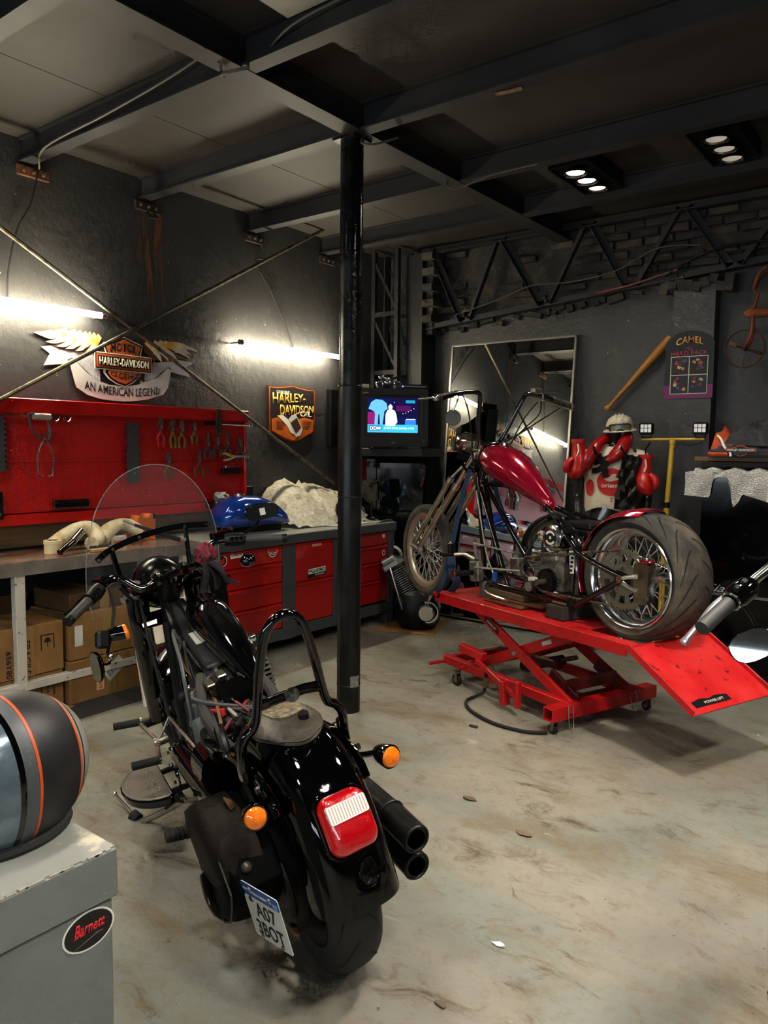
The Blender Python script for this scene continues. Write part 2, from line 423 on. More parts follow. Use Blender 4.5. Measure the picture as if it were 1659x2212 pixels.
# rust runs on the wall under the second beam are pigment stains
stain = bpy.data.materials.new('rust run'); stain.use_nodes = True; nt = stain.node_tree; bs = nt.nodes['Principled BSDF']
co = nt.nodes.new('ShaderNodeTexCoord').outputs['Object']; bs.inputs['Base Color'].default_value = c('#6b4426'); bs.inputs['Roughness'].default_value = .7
mp = nt.nodes.new('ShaderNodeMapping'); mp.inputs['Scale'].default_value = (1, 9, 1.1); nt.links.new(co, mp.inputs[0])
sx = nt.nodes.new('ShaderNodeSeparateXYZ'); nt.links.new(co, sx.inputs[0])
fy = nt.nodes.new('ShaderNodeMapRange'); fy.inputs[1].default_value = .14; fy.inputs[2].default_value = .04
ab = nt.nodes.new('ShaderNodeMath'); ab.operation = 'ABSOLUTE'; nt.links.new(sx.outputs[1], ab.inputs[0]); nt.links.new(ab.outputs[0], fy.inputs[0])
fz = nt.nodes.new('ShaderNodeMapRange'); fz.inputs[1].default_value = -.42; fz.inputs[2].default_value = -.1; nt.links.new(sx.outputs[2], fz.inputs[0])
m1 = nt.nodes.new('ShaderNodeMath'); m1.operation = 'MULTIPLY'; nt.links.new(fy.outputs[0], m1.inputs[0]); nt.links.new(fz.outputs[0], m1.inputs[1])
m2 = nt.nodes.new('ShaderNodeMath'); m2.operation = 'MULTIPLY'; nt.links.new(m1.outputs[0], m2.inputs[0]); nt.links.new(nz(nt, mp.outputs[0], 2.2, 5, .48, .68), m2.inputs[1])
nt.links.new(m2.outputs[0], bs.inputs['Alpha'])
o = B().box((0, 0, 0), (.001, .34, .9)).build('rust_run', stain, WL); o.location = (WX+.002, 3.30, 2.72)

# the bare-brick band above the wall with its tapered steel truss
mortar = pm('sooty mortar', '#343230', .95, 0, '#5a5248', 5, .5, .75, bump=.8, bscale=30)
def chord(x): return 2.53+(x+4.03)*.082           # top of the plaster
band = B(); xs = [-4.0+i*.4 for i in range(21)]
grid = [[V((x, WY-.012+.012*sin(x*9.1), chord(x)+.02)) for x in xs], [V((x, WY-.012+.012*cos(x*7), CZ)) for x in xs]]
band.sheet(grid, .02); band.build('brick_backing', mortar, WB)
brick_ms = [pm('sooty brick %d' % i, h, .95, 0, h2, 12, .42, .7, bump=.6, bscale=40) for i, (h, h2) in enumerate((('#37322f', '#4e463e'), ('#2f2c2b', '#46403a'), ('#3f3834', '#5b5145'), ('#2a2828', '#383433')))]
bmesh_v = []
for i in range(8):
    q = B().box((0, 0, 0), (.205, .05, .052), None, .008)
    rnd = random.Random(i); q.v = [(x+rnd.uniform(-.006, .006), y+rnd.uniform(-.005, .005), z+rnd.uniform(-.005, .005)) for x, y, z in q.v]
    me = q.mesh('brick', 50); me.materials.append(brick_ms[i % 4]); bmesh_v.append(me)
nbk = 0; rnd = random.Random(3); z = 2.58; row = 0
while z < CZ-.02:
    x = -4.05+(row % 2)*.11
    while x < -.3 and nbk < 298:
        if z > chord(x)+.05 and rnd.random() < (.55+.35*math.sin(x*2.3+z*4)):
            o = bpy.data.objects.new('brick', bmesh_v[rnd.randrange(8)]); C.objects.link(o); o.parent = WB
            o.location = (x, WY-.028+rnd.uniform(-.012, .006), z); o.rotation_euler = (0, rnd.uniform(-.02, .02), rnd.uniform(-.02, .02)); nbk += 1
        x += .222
    z += .068; row += 1
# ragged plaster edge under the bricks
edge = B(); rnd = random.Random(11); xx = -4.05
while xx < -1.82:
    wdt = rnd.uniform(.03, .13); edge.box((xx+wdt/2, WY-.02, chord(xx)+rnd.uniform(-.035, .02)), (wdt, .04+rnd.uniform(0, .03), rnd.uniform(.02, .06)), rotm(0, rnd.uniform(-.4, .4), 0)); xx += wdt*rnd.uniform(1, 2.2)
edge.build('broken_plaster_edge', mortar, WB)
# pillar with the broken capital
pil = B(); pil.span((-1.79, WY-.14, 0), (-1.50, WY, 2.67))
o = struct(pil, 'trim_20', plaster, label='shallow dark wall pillar behind the arched poster')
cap = B(); rnd = random.Random(5)
for i in range(9): cap.box((-1.85+i*.055, WY-.10, 2.68+rnd.uniform(-.03, .03)), (.06, .14, rnd.uniform(.05, .12)), rotm(rnd.uniform(-.3, .3), rnd.uniform(-.3, .3), 0))
cap.build('broken_capital', mortar, o)
# truss
tr = thing('roof_truss', 'black lattice truss of angle bars in front of the bare brick band', 'truss', (-4.0, WY-.14, 2.6))
def angle_bar(b, p0, p1, wd=.05, tk=.007):
    p0, p1 = V(p0), V(p1); d = (p1-p0); L_ = d.length; d.normalize(); n = V((0, -1, 0)); n = (n-d*n.dot(d)).normalized(); q = d.cross(n)
    R = Matrix((d, n, q)).transposed(); mid = (p0+p1)/2
    b.box(mid, (L_, tk, wd), R); b.box(mid+n*(wd/2)+q*(wd/2), (L_, wd, tk), R); return b
org = V((-4.0, WY-.14, 2.6))
tops = [-3.9, -3.55, -3.2, -2.4, -1.72, -1.02, -.3]
def P_(x, top): return V((x, WY-.14, (CZ-.05) if top else chord(x)+.03))-org
seq = [(-3.92, 1), (-3.54, 0), (-3.22, 1), (-2.80, 0), (-2.45, 1), (-2.10, 0), (-1.74, 1), (-1.38, 0), (-1.0, 1), (-.62, 0), (-.2, 1), (.2, 0), (.6, 1)]
for (xa, ta), (xb, tb) in zip(seq[:-1], seq[1:]):
    angle_bar(B(), P_(xa+(.03), ta), P_(xb-.03, tb)).build('diagonal', beam_m, tr)
angle_bar(B(), P_(-4.02, 0), P_(1.2, 0), .05).build('lower_chord', beam_m, tr)
angle_bar(B(), P_(-4.02, 1), P_(1.2, 1), .06).build('upper_chord', beam_m, tr)
# cables strung along the truss
cab_m = pm('old cable', '#55514a', .6); cab_r = pm('red cable', '#7d3a33', .5)
def cable(pts, r, mat_, label, name='cable', sm=6, group='loose cables'):
    return one(B().tube(pts, r, 6, smooth=sm), name, mat_, label, 'cable', group)
yb = WY-.21
cable([(-3.6, yb, 2.64), (-3.2, yb, 2.72), (-2.9, yb, 2.80), (-2.55, yb, 2.79), (-2.2, yb, 2.83), (-1.9, yb, 2.95), (-1.6, yb, 2.93)], .005, cab_m, 'thin grey cable sagging in front of the roof truss')
cable([(-2.35, yb, 2.68), (-2.1, yb, 2.71), (-1.9, yb, 2.75), (-1.75, yb, 2.78)], .008, cab_r, 'red cable along the broken plaster edge')
cable([(-1.85, yb, 2.74), (-1.6, yb, 2.86), (-1.3, yb, 2.90), (-.9, yb, 2.88), (-.3, yb, 2.92), (.2, yb, 2.95)], .010, dark_metal, 'thick dark cable from the pillar capital to the right edge')
cable([(-3.99, WY-.2, 3.16), (-3.4, 4.2, 3.20), (-2.76, 3.3, 3.22)][::-1] and [(WX+.03, 2.50, 3.13), (-4.2, 2.36, 3.14), (-3.6, 2.35, 3.165), (-3.1, 2.36, 3.21), (-2.80, 2.36, 3.25)], .006, cab_m, 'cable hanging along the nearest cross beam on the left')
cable([(-2.63, 2.50, 3.19), (-2.3, 2.36, 3.20), (-1.8, 2.37, 3.23), (-1.2, 2.36, 3.25)], .005, cab_m, 'cable along the beam at the top of the picture')
cable([(-2.76, 2.40, 3.14), (-2.72, 2.36, 3.125), (-2.65, 2.37, 3.125), (-2.60, 2.41, 3.14)], .007, cab_m, 'short cable loop at the nearest beam crossing')
cable([(-2.66, 3.27, 3.13), (-2.63, 3.22, 3.08), (-2.57, 3.23, 3.06), (-2.52, 3.30, 3.09), (-2.50, 3.36, 3.12)], .006, cab_m, 'curled cable end at the top of the post')
cable([(-2.70, 4.15, 3.14), (-2.67, 4.12, 3.10), (-2.60, 4.14, 3.09), (-2.4, 4.16, 3.13), (-2.1, 4.18, 3.14)], .006, cab_m, 'short loop of cable at the third beam crossing')
cable([(WX+.02, 2.50, 3.12), (WX+.02, 2.44, 2.9), (WX+.02, 2.36, 2.75), (WX+.02, 2.30, 2.5), (WX+.02, 2.29, 2.33)], .006, black_rubber, 'black cable hanging down to the left tube lamp')
cable([(WX+.02, 4.26, 3.13), (WX+.02, 4.36, 2.98), (WX+.02, 4.25, 2.93), (WX+.02, 4.42, 2.72), (WX+.02, 4.60, 2.45), (WX+.02, 4.68, 2.29)], .006, black_rubber, 'black cable hanging down to the right tube lamp')
# pieces stuck on the ceiling
one(B().box((-1.80, 3.275, ZB-.003), (.13, .028, .004), rotm(0, 0, .1)), 'tape_strip', pm('masking tape', '#8d6f55', .8, 0, '#6b4b35', 40), 'strip of old masking tape on the beam underside', 'tape')
one(B().span((-2.36, 2.10, CZ-.02), (-2.10, 2.40, CZ), .004), 'ceiling_hatch', pm('pale panel', '#b7b2a3', .6), 'small pale panel on the ceiling at the top edge', 'panel')

# ------------------------------------------------------------------ the post
bp_ = thing('support_post', 'black steel pipe post standing in the middle of the workshop', 'post', (-2.745, 3.28, 0))
post_m = pm('black pipe paint', '#08080a', .25, 0, '#100f0f', 5, rvar=.2, spec=.4)
post_w = pm('worn pipe paint', '#0c0c0e', .34, 0, '#1c1a17', 8, .5, .7, rvar=.2, spec=.35)
B().cyl((0, 0, 1.83), (0, 0, ZB-.015), .0625, seg=32).build('upper_pipe', post_m, bp_)
B().cyl((0, 0, 0), (0, 0, 1.83), .0665, seg=32).build('lower_pipe', post_w, bp_)
for z in (1.83, 1.22, .155): B().torus((0, 0, z), (0, 0, 1), .0655, .004, 32, 6).build('weld_seam', post_w, bp_)
B().box((0, 0, ZB-.009), (.15, .15, .014)).build('head_plate', post_w, bp_)
t = B(); rnd = random.Random(2)
g = [[V(((.068+(.006 if (i+j) % 2 else 0))*cos(a), (.068+(.006 if (i+j) % 2 else 0))*sin(a), z)) for j, a in enumerate([radians(-42+k*9) for k in range(6)])] for i, z in enumerate((.15, .18, .205+.01))]
t.sheet(g, .001); t.build('peeling_tape', pm('clear tape', '#8f8c84', .25, alpha=.45), bp_)

# ------------------------------------------------------------------ lattice column in the corner
lc = thing('lattice_column', 'black lattice steel column in the corner behind the television', 'column', (-4.28, 5.70, 0))
for dx in (-.13, .13):
    for dy in (-.1, .1): B().box((dx, dy, 1.625), (.04, .04, 3.25), None, 0).build('corner_post', beam_m, lc)
for k, z in enumerate((1.65, 2.17, 2.69)):
    B().box((0, -.11, z), (.26, .012, .04)).build('batten', beam_m, lc); B().box((0, .09, z-.03), (.26, .012, .04)).build('batten', beam_m, lc)
    for y in (-.105, .095): B().tube([(-.12, y, z+.46), (.12, y, z+.04)], .014, 4, sq=(1.3, .35)).build('lacing_bar', beam_m, lc)
struct(B().span((-4.12, 5.70, 0), (-3.95, WY, 3.2)), 'trim_21', beam_m, label='black column casing in the corner')
bt = B()
for i in range(5): bt.span((-3.95, WY-.24, 2.60+i*.135), (-3.84+.02*(i % 2), WY-.05, 2.66+i*.135))
bt.span((-3.95, WY-.16, 2.50), (-3.88, WY-.05, 3.25))
bt.build('brick_stub', mortar, WB)

# ------------------------------------------------------------------ lamps
tube_m = pm('lit tube', '#fff4dc', .4, emit=(1, .90, .66, 1), estr=TUBE_POWER)
for i, (ya, yb_, z) in enumerate(((1.62, 2.86, 2.305), (3.98, 5.18, 2.272))):
    t = thing('tube_lamp', ['lit fluorescent tube over the red tool panel at the left edge', 'lit fluorescent tube above the framed oil sign by the post'][i], 'lamp', (WX+.01, (ya+yb_)/2, z), group='fluorescent tubes on the left wall')
    L_ = (yb_-ya)/2
    B().cyl((.12, -L_+.03, 0), (.12, L_-.03, 0), .019, seg=14).build('tube', tube_m, t)
    for s in (-1, 1):
        B().cyl((.12, s*(L_-.032), 0), (.12, s*(L_), 0), .020, seg=14).build('end_cap', chrome, t)
        B().cyl((.0, s*(L_-.015), 0), (.12, s*(L_-.015), 0), .006, seg=8).build('clip', pm('lamp white', '#b9b5aa', .5), t)

lens_off = pm('spot reflector', '#c9c6bd', .12, 1.0)
def spot_unit(x, y, watts, label, seen):
    t = thing('ceiling_spot', label, 'lamp', (x, y, CZ), group='triple ceiling spots')
    B().span((-.12, -.27, -.085), (.12, .27, -.07)).box((-.125, 0, -.05), (.01, .56, .10)).box((.125, 0, -.05), (.01, .56, .10)).box((0, -.275, -.05), (.25, .01, .10)).box((0, .275, -.05), (.25, .01, .10)).build('housing', black_satin, t)
    for k in (-.17, 0, .17):
        hd = B().lathe([(.035, -.075), (.066, -.10), (.072, -.115), (.068, -.118)], (0, k, 0), (0, 0, 1), 20).build('lamp_head', black_satin, t)
        B().lathe([(.012, -.082), (.045, -.095), (.065, -.112)], (0, k, 0), (0, 0, 1), 20).build('reflector', lens_off, hd)
        st = watts*2.2 if seen != 2 else watts*.025
        if seen == 1 and k > .1: st *= .008
        B().cyl((0, k, -.104), (0, k, -.1065), .052, seg=20).build('lens', pm('lit spot %d' % round(st), '#fff6e6', .3, emit=(1, .94, .84, 1), estr=st), hd)
    ld = bpy.data.lights.new('spot_light', 'SPOT'); ld.energy = watts*(2.0 if not seen else 1.0); ld.spot_size = radians(150); ld.spot_blend = .9; ld.shadow_soft_size = .16; ld.color = (1, .93, .80)
    lo = bpy.data.objects.new('spot_light', ld); C.objects.link(lo); lo.parent = t; lo.location = (0, 0, -.13)
for i, (x, y, wt) in enumerate(SPOT_LAMPS):
    spot_unit(x, y, wt, ['brightly lit triple ceiling spot over the red chopper', 'faintly lit triple ceiling spot near the right edge'][i] if i < 2 else 'lit triple ceiling spot outside the picture', i+1 if i < 2 else 0)
# ================================================================== left wall: signs, bracing, tool panel
UY, UZ, UX = (0, 1, 0), (0, 0, 1), (1, 0, 0)
def wp(poly, d0, d1, name, mat_, par, o=(0, 0)):     # a flat piece on the left wall: poly in (y, z), depth from the wall
    return plate([(y-o[0], z-o[1]) for y, z in poly], (0, 0, 0), UY, UZ, d0, d1, name, mat_, par)
sg_white = pm('sign silver white', '#c9c7c2', .45, 0, '#a9a8aa', 3); sg_org = pm('sign orange', '#b5501c', .45); sg_gold = pm('sign gold', '#cf9436', .45, 0, '#e6cf9c', 14, .4, .6)
sg_black = pm('sign black', '#141112', .45); sg_shade = pm('sign grey', '#8f8d92', .45, 0, '#c0bec2', 5); sg_brown = pm('sign brown shade', '#5a3c1c', .45); sg_cream = pm('sign cream', '#e8e0c8', .45)
O = (3.05, 1.78)
sgn = thing('wing_sign', 'winged motor clothes sign with orange shield and white banner', 'sign', (WX, O[0], O[1]))
def W_(poly, d, n, m_, par=sgn): return wp(poly, d-.004, d, n, m_, par, O)
W_([(2.492, 2.085), (2.616, 2.113), (2.774, 2.079), (2.84, 2.083), (2.845, 2.061), (2.676, 2.023), (2.654, 1.997), (2.506, 1.974), (2.548, 2.048)], .010, 'ribbon_tail', sg_white)
W_([(3.317, 2.084), (3.395, 2.077), (3.502, 2.101), (3.647, 2.093), (3.57, 2.052), (3.614, 1.987), (3.447, 2.009), (3.427, 2.034), (3.316, 2.046)], .010, 'ribbon_tail', sg_white)
W_([(2.441, 2.167), (2.608, 2.207), (2.702, 2.209), (2.793, 2.203), (2.896, 2.208), (2.897, 2.134), (2.84, 2.083), (2.731, 2.077), (2.657, 2.083), (2.605, 2.088), (2.515, 2.115), (2.556, 2.139), (2.491, 2.15)], .014, 'wing', sg_brown)
W_([(3.212, 2.205), (3.268, 2.201), (3.358, 2.214), (3.463, 2.212), (3.586, 2.198), (3.687, 2.175), (3.606, 2.139), (3.634, 2.119), (3.502, 2.101), (3.435, 2.081), (3.317, 2.064), (3.229, 2.128)], .014, 'wing', sg_brown)
def feather(tip, root, wd, m_, d0=.018):
    a, b_ = V((tip[0]-O[0], tip[1]-O[1], 0)), V((root[0]-O[0], root[1]-O[1], 0)); d = b_-a; n = V((-d.y, d.x, 0)).normalized(); N = 9; up, dn = [], []
    for k in range(N):
        t = k/(N-1); w_ = wd*(sin(pi*min(.5, t*.75+.02))); q = a+d*t+n*(-.012*sin(pi*t)); up.append((q.x+n.x*w_, q.y+n.y*w_)); dn.append((q.x-n.x*w_, q.y-n.y*w_))
    return strip(up, dn, lambda u, v, dd: V((dd, u, v)), d0-.004, d0).build('feather', m_, sgn)
for i, (t_, r_0) in enumerate((((2.447, 2.165), (2.66, 2.200)), ((2.50, 2.148), (2.72, 2.202)), ((2.522, 2.116), (2.76, 2.200)), ((2.59, 2.097), (2.795, 2.200)), ((2.648, 2.088), (2.825, 2.200)), ((2.715, 2.082), (2.855, 2.200)), ((2.785, 2.082), (2.885, 2.195)))):
    feather(t_, r_0, .017, sg_gold, .018+.0008*i); feather(t_, tuple(a+(b_-a)*.5 for a, b_ in zip(t_, r_0)), .0125, sg_white, .0186+.0008*i)
for i, (t_, r_0) in enumerate((((3.675, 2.172), (3.44, 2.206)), ((3.615, 2.143), (3.39, 2.206)), ((3.61, 2.118), (3.345, 2.206)), ((3.49, 2.102), (3.30, 2.20)), ((3.42, 2.085), (3.265, 2.196)), ((3.36, 2.072), (3.235, 2.195)))):
    feather(t_, r_0, .017, sg_gold, .018+.0008*i); feather(t_, tuple(a+(b_-a)*.5 for a, b_ in zip(t_, r_0)), .0125, sg_white, .0186+.0008*i)
W_([(2.681, 2.013), (2.73, 2.037), (2.839, 2.068), (2.887, 1.963), (2.886, 1.902), (2.836, 1.928), (2.771, 1.978), (2.718, 2.017)], .014, 'ribbon_curl', sg_shade)
W_([(3.225, 1.932), (3.227, 2.001), (3.317, 2.084), (3.395, 2.069), (3.434, 2.035), (3.367, 2.002), (3.315, 1.955)], .014, 'ribbon_curl', sg_shade)
W_([(2.882, 1.972), (3.227, 1.991), (3.225, 1.927), (3.163, 1.901), (3.065, 1.882), (2.948, 1.884), (2.886, 1.902)], .012, 'backing', sg_black)
ban = [(2.671, 2.022), (2.68, 1.97), (2.714, 1.855), (2.789, 1.811), (2.878, 1.791), (2.969, 1.784), (3.063, 1.784), (3.161, 1.793), (3.248, 1.808), (3.371, 1.846), (3.412, 1.897), (3.443, 2.025), (3.414, 2.033), (3.341, 1.973), (3.289, 1.948), (3.225, 1.927), (3.163, 1.901), (3.065, 1.882), (2.948, 1.886), (2.869, 1.906), (2.792, 1.95), (2.729, 2.003), (2.698, 2.032)]
W_([(3.057+(y-3.057)*1.012, 1.9+(z-1.9)*1.035) for y, z in ban], .016, 'banner_outline', sg_black)
bn = W_(ban, .020, 'banner', sg_white)
W_([(3.06, 2.21), (3.108, 2.193), (3.207, 2.165), (3.191, 2.103), (3.195, 1.988), (3.176, 1.955), (3.126, 1.909), (3.065, 1.879), (2.995, 1.895), (2.938, 1.926), (2.904, 1.964), (2.929, 2.077), (2.903, 2.154), (2.989, 2.179)], .024, 'shield_rim', sg_cream)
W_([(3.06, 2.204), (3.108, 2.187), (3.201, 2.161), (3.18, 2.104), (3.186, 1.984), (3.166, 1.951), (3.12, 1.914), (3.065, 1.885), (3.0, 1.901), (2.95, 1.928), (2.918, 1.962), (2.935, 2.077), (2.91, 2.147), (2.99, 2.173)], .026, 'shield_line', sg_black)
sh = W_([(3.06, 2.192), (3.106, 2.176), (3.188, 2.153), (3.168, 2.106), (3.172, 1.983), (3.147, 1.951), (3.112, 1.922), (3.066, 1.898), (3.01, 1.911), (2.964, 1.934), (2.938, 1.963), (2.946, 2.078), (2.924, 2.137), (2.996, 2.162)], .028, 'shield', sg_org)
ba = [(2.838, 2.093), (3.272, 2.091), (3.272, 1.981), (2.838, 1.983)]
def inset(p, k): return [(p[0][0]+k, p[0][1]-k), (p[1][0]-k, p[1][1]-k), (p[2][0]-k, p[2][1]+k), (p[3][0]+k, p[3][1]+k)]
for k, n, m_ in ((0, 'bar_rim', sg_cream), (.006, 'bar_line', sg_black), (.012, 'bar_frame', sg_org), (.024, 'bar', sg_black)): W_(inset(ba, k), .030+k*.3, n, m_)
def T_(body, y, z, w_, h_, m_, par=sgn, d=.04, **k): return text(body, 'lettering', m_, par, (d, y-O[0], z-O[1]), UY, UZ, w_, h_, **k)
T_('HARLEY-DAVIDSON', 2.868, 2.012, .374, .05, sg_cream, d=.038, bold=.03)
T_('MOTOR', 2.955, 2.098, .205, .055, sg_black, d=.0285, bold=.03, arc=.012)
T_('CLOTHES', 2.952, 1.925, .21, .05, sg_black, d=.0285, bold=.02, warp=lambda u, t: (u*.21, .048-(1-t)*.05*(1-abs(2*u-1)*.55)))
T_('AN AMERICAN LEGEND', 2.77, 1.836, .575, .056, sg_black, d=.0205, bold=.01, warp=lambda u, t: (u*.575, t*.056+.030*((2*u-1)**2)-.022+.004))
T_('®', 3.180, 1.905, .026, .026, sg_cream, d=.021)

# framed oil sign
O = (4.66, 1.526)
oil = thing('oil_sign', 'shield-shaped orange and black oil sign beside the post', 'sign', (WX, O[0], O[1]))
oo = [(4.38, 1.982), (4.467, 1.979), (4.574, 1.991), (4.66, 2.004), (4.746, 1.991), (4.853, 1.979), (4.938, 1.982), (4.935, 1.8), (4.936, 1.606), (4.867, 1.595), (4.799, 1.562), (4.742, 1.538), (4.66, 1.526), (4.58, 1.538), (4.52, 1.562), (4.455, 1.595), (4.385, 1.606), (4.383, 1.801)]
def shr(p, k, cx=4.66, cz=1.78): return [(cx+(y-cx)*(1-k), cz+(z-cz)*(1-k)) for y, z in p]
brown = pm('sign brown', '#3a1f14', .5); oran = pm('sign bright orange', '#c8641d', .45, 0, '#a84a12', 6)
wp(oo, 0, .022, 'board', brown, oil, O); wp(shr(oo, .035), .022, .025, 'orange_border', oran, oil, O); wp(shr(oo, .065), .025, .027, 'black_field', pm('sign near black', '#231a1b', .45), oil, O)
orp = [(4.414, 1.715), (4.502, 1.733), (4.611, 1.719), (4.72, 1.722), (4.799, 1.739), (4.906, 1.722), (4.906, 1.625), (4.828, 1.590), (4.745, 1.558), (4.66, 1.545), (4.58, 1.558), (4.52, 1.584), (4.416, 1.622)]
wp(orp, .027, .029, 'orange_field', oran, oil, O)
wp([(4.475, 1.745), (4.54, 1.75), (4.611, 1.71), (4.65, 1.66), (4.685, 1.59), (4.63, 1.61), (4.583, 1.669), (4.52, 1.715)], .029, .031, 'pouring_oil', sg_cream, oil, O)
wp([(4.607, 1.720), (4.640, 1.752), (4.688, 1.765), (4.772, 1.640), (4.745, 1.590), (4.690, 1.572)], .031, .033, 'oil_can', sg_white, oil, O)
wp([(4.625, 1.690), (4.700, 1.735), (4.752, 1.655), (4.690, 1.600)], .033, .034, 'can_label', brown, oil, O)
gold = pm('sign yellow', '#dfb24a', .45)
def T2(body, y, z, w_, h_, m_, **k): return text(body, 'lettering', m_, oil, (.028, y-O[0], z-O[1]), UY, UZ, w_, h_, **k)
T2('GENUINE', 4.47, 1.925, .15, .025, sg_cream)
T2('HARLEY-', 4.425, 1.855, .385, .072, gold, bold=.02, warp=lambda u, t: (u*.385, t*(.095-.03*u)+.015*u-.02*(1-u)))
T2('DAVIDSON', 4.51, 1.765, .40, .07, gold, bold=.02, warp=lambda u, t: (u*.40, t*(.09-.025*u)+.01*u-.02*(1-u)))
T2('OIL', 4.745, 1.745, .14, .045, sg_cream, bold=.02)
for k in range(4): text('REFINERY SEALED', 'small_print', brown, oil, (.0295, 4.47-O[0], 1.690-k*.018-O[1]), UY, UZ, .10-.01*k, .008); text('HARLEY DAVIDSON OIL', 'small_print', brown, oil, (.0295, 4.775-O[0], 1.700-k*.018-O[1]), UY, UZ, .12-.015*k, .008)

# crossed bracing rods
rod_m = pm('worn steel rod', '#6b6454', .5, .6, '#3b352b', 20)
one(B().tube([(-4.40, 1.60, 3.02), (-4.40, 5.05, 1.175)], .013, 8), 'brace_rod', rod_m, 'bracing rod falling from the left edge behind the tube to the bench', 'brace', 'crossed bracing rods')
one(B().tube([(-4.37, 1.55, 1.40), (-4.37, 4.86, 3.28)], .013, 8), 'brace_rod', rod_m, 'bracing rod rising from the red tool panel to the ceiling', 'brace', 'crossed bracing rods')

# ------------------------------------------------------------------ the red tool panel
PX = -4.43
rd = bpy.data.materials.new('red perforated sheet'); rd.use_nodes = True; nt = rd.node_tree; bs = nt.nodes['Principled BSDF']
co = nt.nodes.new('ShaderNodeTexCoord').outputs['Object']; mp = nt.nodes.new('ShaderNodeMapping'); mp.inputs['Scale'].default_value = (95, 95, 95); nt.links.new(co, mp.inputs[0])
vv = nt.nodes.new('ShaderNodeVectorMath'); vv.operation = 'FRACTION'; nt.links.new(mp.outputs[0], vv.inputs[0])
vs_ = nt.nodes.new('ShaderNodeVectorMath'); vs_.operation = 'SUBTRACT'; vs_.inputs[1].default_value = (.5, .5, .5); nt.links.new(vv.outputs[0], vs_.inputs[0])
vm = nt.nodes.new('ShaderNodeVectorMath'); vm.operation = 'MULTIPLY'; vm.inputs[1].default_value = (0, 1, 1); nt.links.new(vs_.outputs[0], vm.inputs[0])
vl = nt.nodes.new('ShaderNodeVectorMath'); vl.operation = 'LENGTH'; nt.links.new(vm.outputs[0], vl.inputs[0])
mr = nt.nodes.new('ShaderNodeMapRange'); mr.inputs[1].default_value = .24; mr.inputs[2].default_value = .30; nt.links.new(vl.outputs['Value'], mr.inputs[0])
nt.links.new(mx(nt, c('#660403'), c('#c80e0a'), mr.outputs[0]), bs.inputs['Base Color']); bs.inputs['Roughness'].default_value = .42
bp = nt.nodes.new('ShaderNodeBump'); bp.inputs['Strength'].default_value = .5; bp.inputs['Distance'].default_value = .004; nt.links.new(mr.outputs[0], bp.inputs['Height']); nt.links.new(bp.outputs[0], bs.inputs['Normal'])
red = pm('red enamel', '#c60d0a', .35, 0, '#b00a08', 3, coat=.2)
tp = thing('pegboard', 'wide red perforated tool panel on the left wall', 'tool panel', (WX, 2.6, .985))
def lp(b, n, m_, par=tp): return b.build(n, m_, par)
lp(B().span((.03, -1.5, .10), (.10, 1.44, .70)), 'perforated_sheet', rd)
lp(B().span((.02, -1.5, .69), (.15, 1.455, .775), .004), 'top_flange', red)
lp(B().span((.02, -1.5, .03), (.135, 1.44, .095), .004), 'bottom_flange', red)
lp(B().span((.02, 1.425, .03), (.135, 1.445, .70), .003), 'side_flange', red)
lp(B().span((.101, -1.5, .395), (.104, 1.42, .40)), 'seam', pm('dark red seam', '#8e0706', .5))  # thin seam in a darker red across the sheet
one(B().span((WX+.005, .9, .885), (WX+.10, 4.05, 1.012)), 'back_board', pm('old brown board', '#5a4326', .8, 0, '#3a2b18', 6, stretch=(1, .2, 2)), 'old brown board under the red tool panel', 'board')
TX = PX+.012
dk = pm('grip black', '#26221f', .6)
def pliers(y, z, L_, hm, kind, label, rot=0, spread=.03):
    t = thing('pliers', label, 'pliers', (TX+.018, y, z), (radians(rot), 0, 0), 'pliers on the red panel')
    jl = L_*(.34 if kind != 'long' else .46)
    for s in (-1, 1):
        q = B()
        if kind == 'long': pl_ = [(0, -.012), (s*.012, -.008), (s*.011, .02), (s*.0045, jl), (0, jl)]
        elif kind == 'cut': pl_ = [(0, -.014), (s*.014, -.008), (s*.021, .018), (s*.016, jl*.8), (0, jl)]
        elif kind == 'pump': pl_ = [(0, -.012), (s*.013, -.008), (s*.018, .02), (s*.024+.008, jl*.75), (s*.004+.02, jl)]
        else: pl_ = [(0, -.014), (s*.015, -.008), (s*.020, .02), (s*.014, jl), (0, jl)]
        if s < 0: pl_ = pl_[::-1]
        q.prism(pl_, lambda u, v, d: V((d, u, v)), -.006, .006); q.build('jaw', steel, t)
        hl = L_-jl
        B().tube([(0, -s*.006, -.008), (0, s*spread*.55, -.03-hl*.15), (0, s*spread, -hl*.5), (0, s*spread*.85, -hl*.8), (0, s*spread*.7, -hl)], [.006, .008, .0095, .010, .008], 8, smooth=3).build('handle', hm, t)
    B().cyl((-.009, 0, 0), (.011, 0, 0), .009, seg=10).build('pivot', dirty_steel, t)
    return t
gr_red = pm('grip red', '#a81f22', .5); gr_yel = pm('grip ochre', '#8a6a24', .6, 0, '#5d4a22', 20); gr_grey = pm('grip grey', '#3a3936', .6); gr_wood = pm('grip worn tan', '#705b30', .65, 0, '#3e3220', 20)
pliers(3.25, 1.615, .20, gr_red, 'comb', 'red-handled crimping pliers, first of the top row of pliers', spread=.024)
pliers(3.345, 1.605, .20, gr_yel, 'pump', 'slip-joint pliers with ochre grips next to the red crimpers', spread=.022, rot=4)
pliers(3.425, 1.60, .19, gr_yel, 'comb', 'combination pliers with ochre grips, third in the top row', spread=.028)
pliers(3.535, 1.61, .16, gr_wood, 'cut', 'cutting pliers with tan grips, last of the upper row', spread=.024)
pliers(3.655, 1.50, .18, gr_grey, 'long', 'needle-nose pliers left of the flat file', spread=.033)
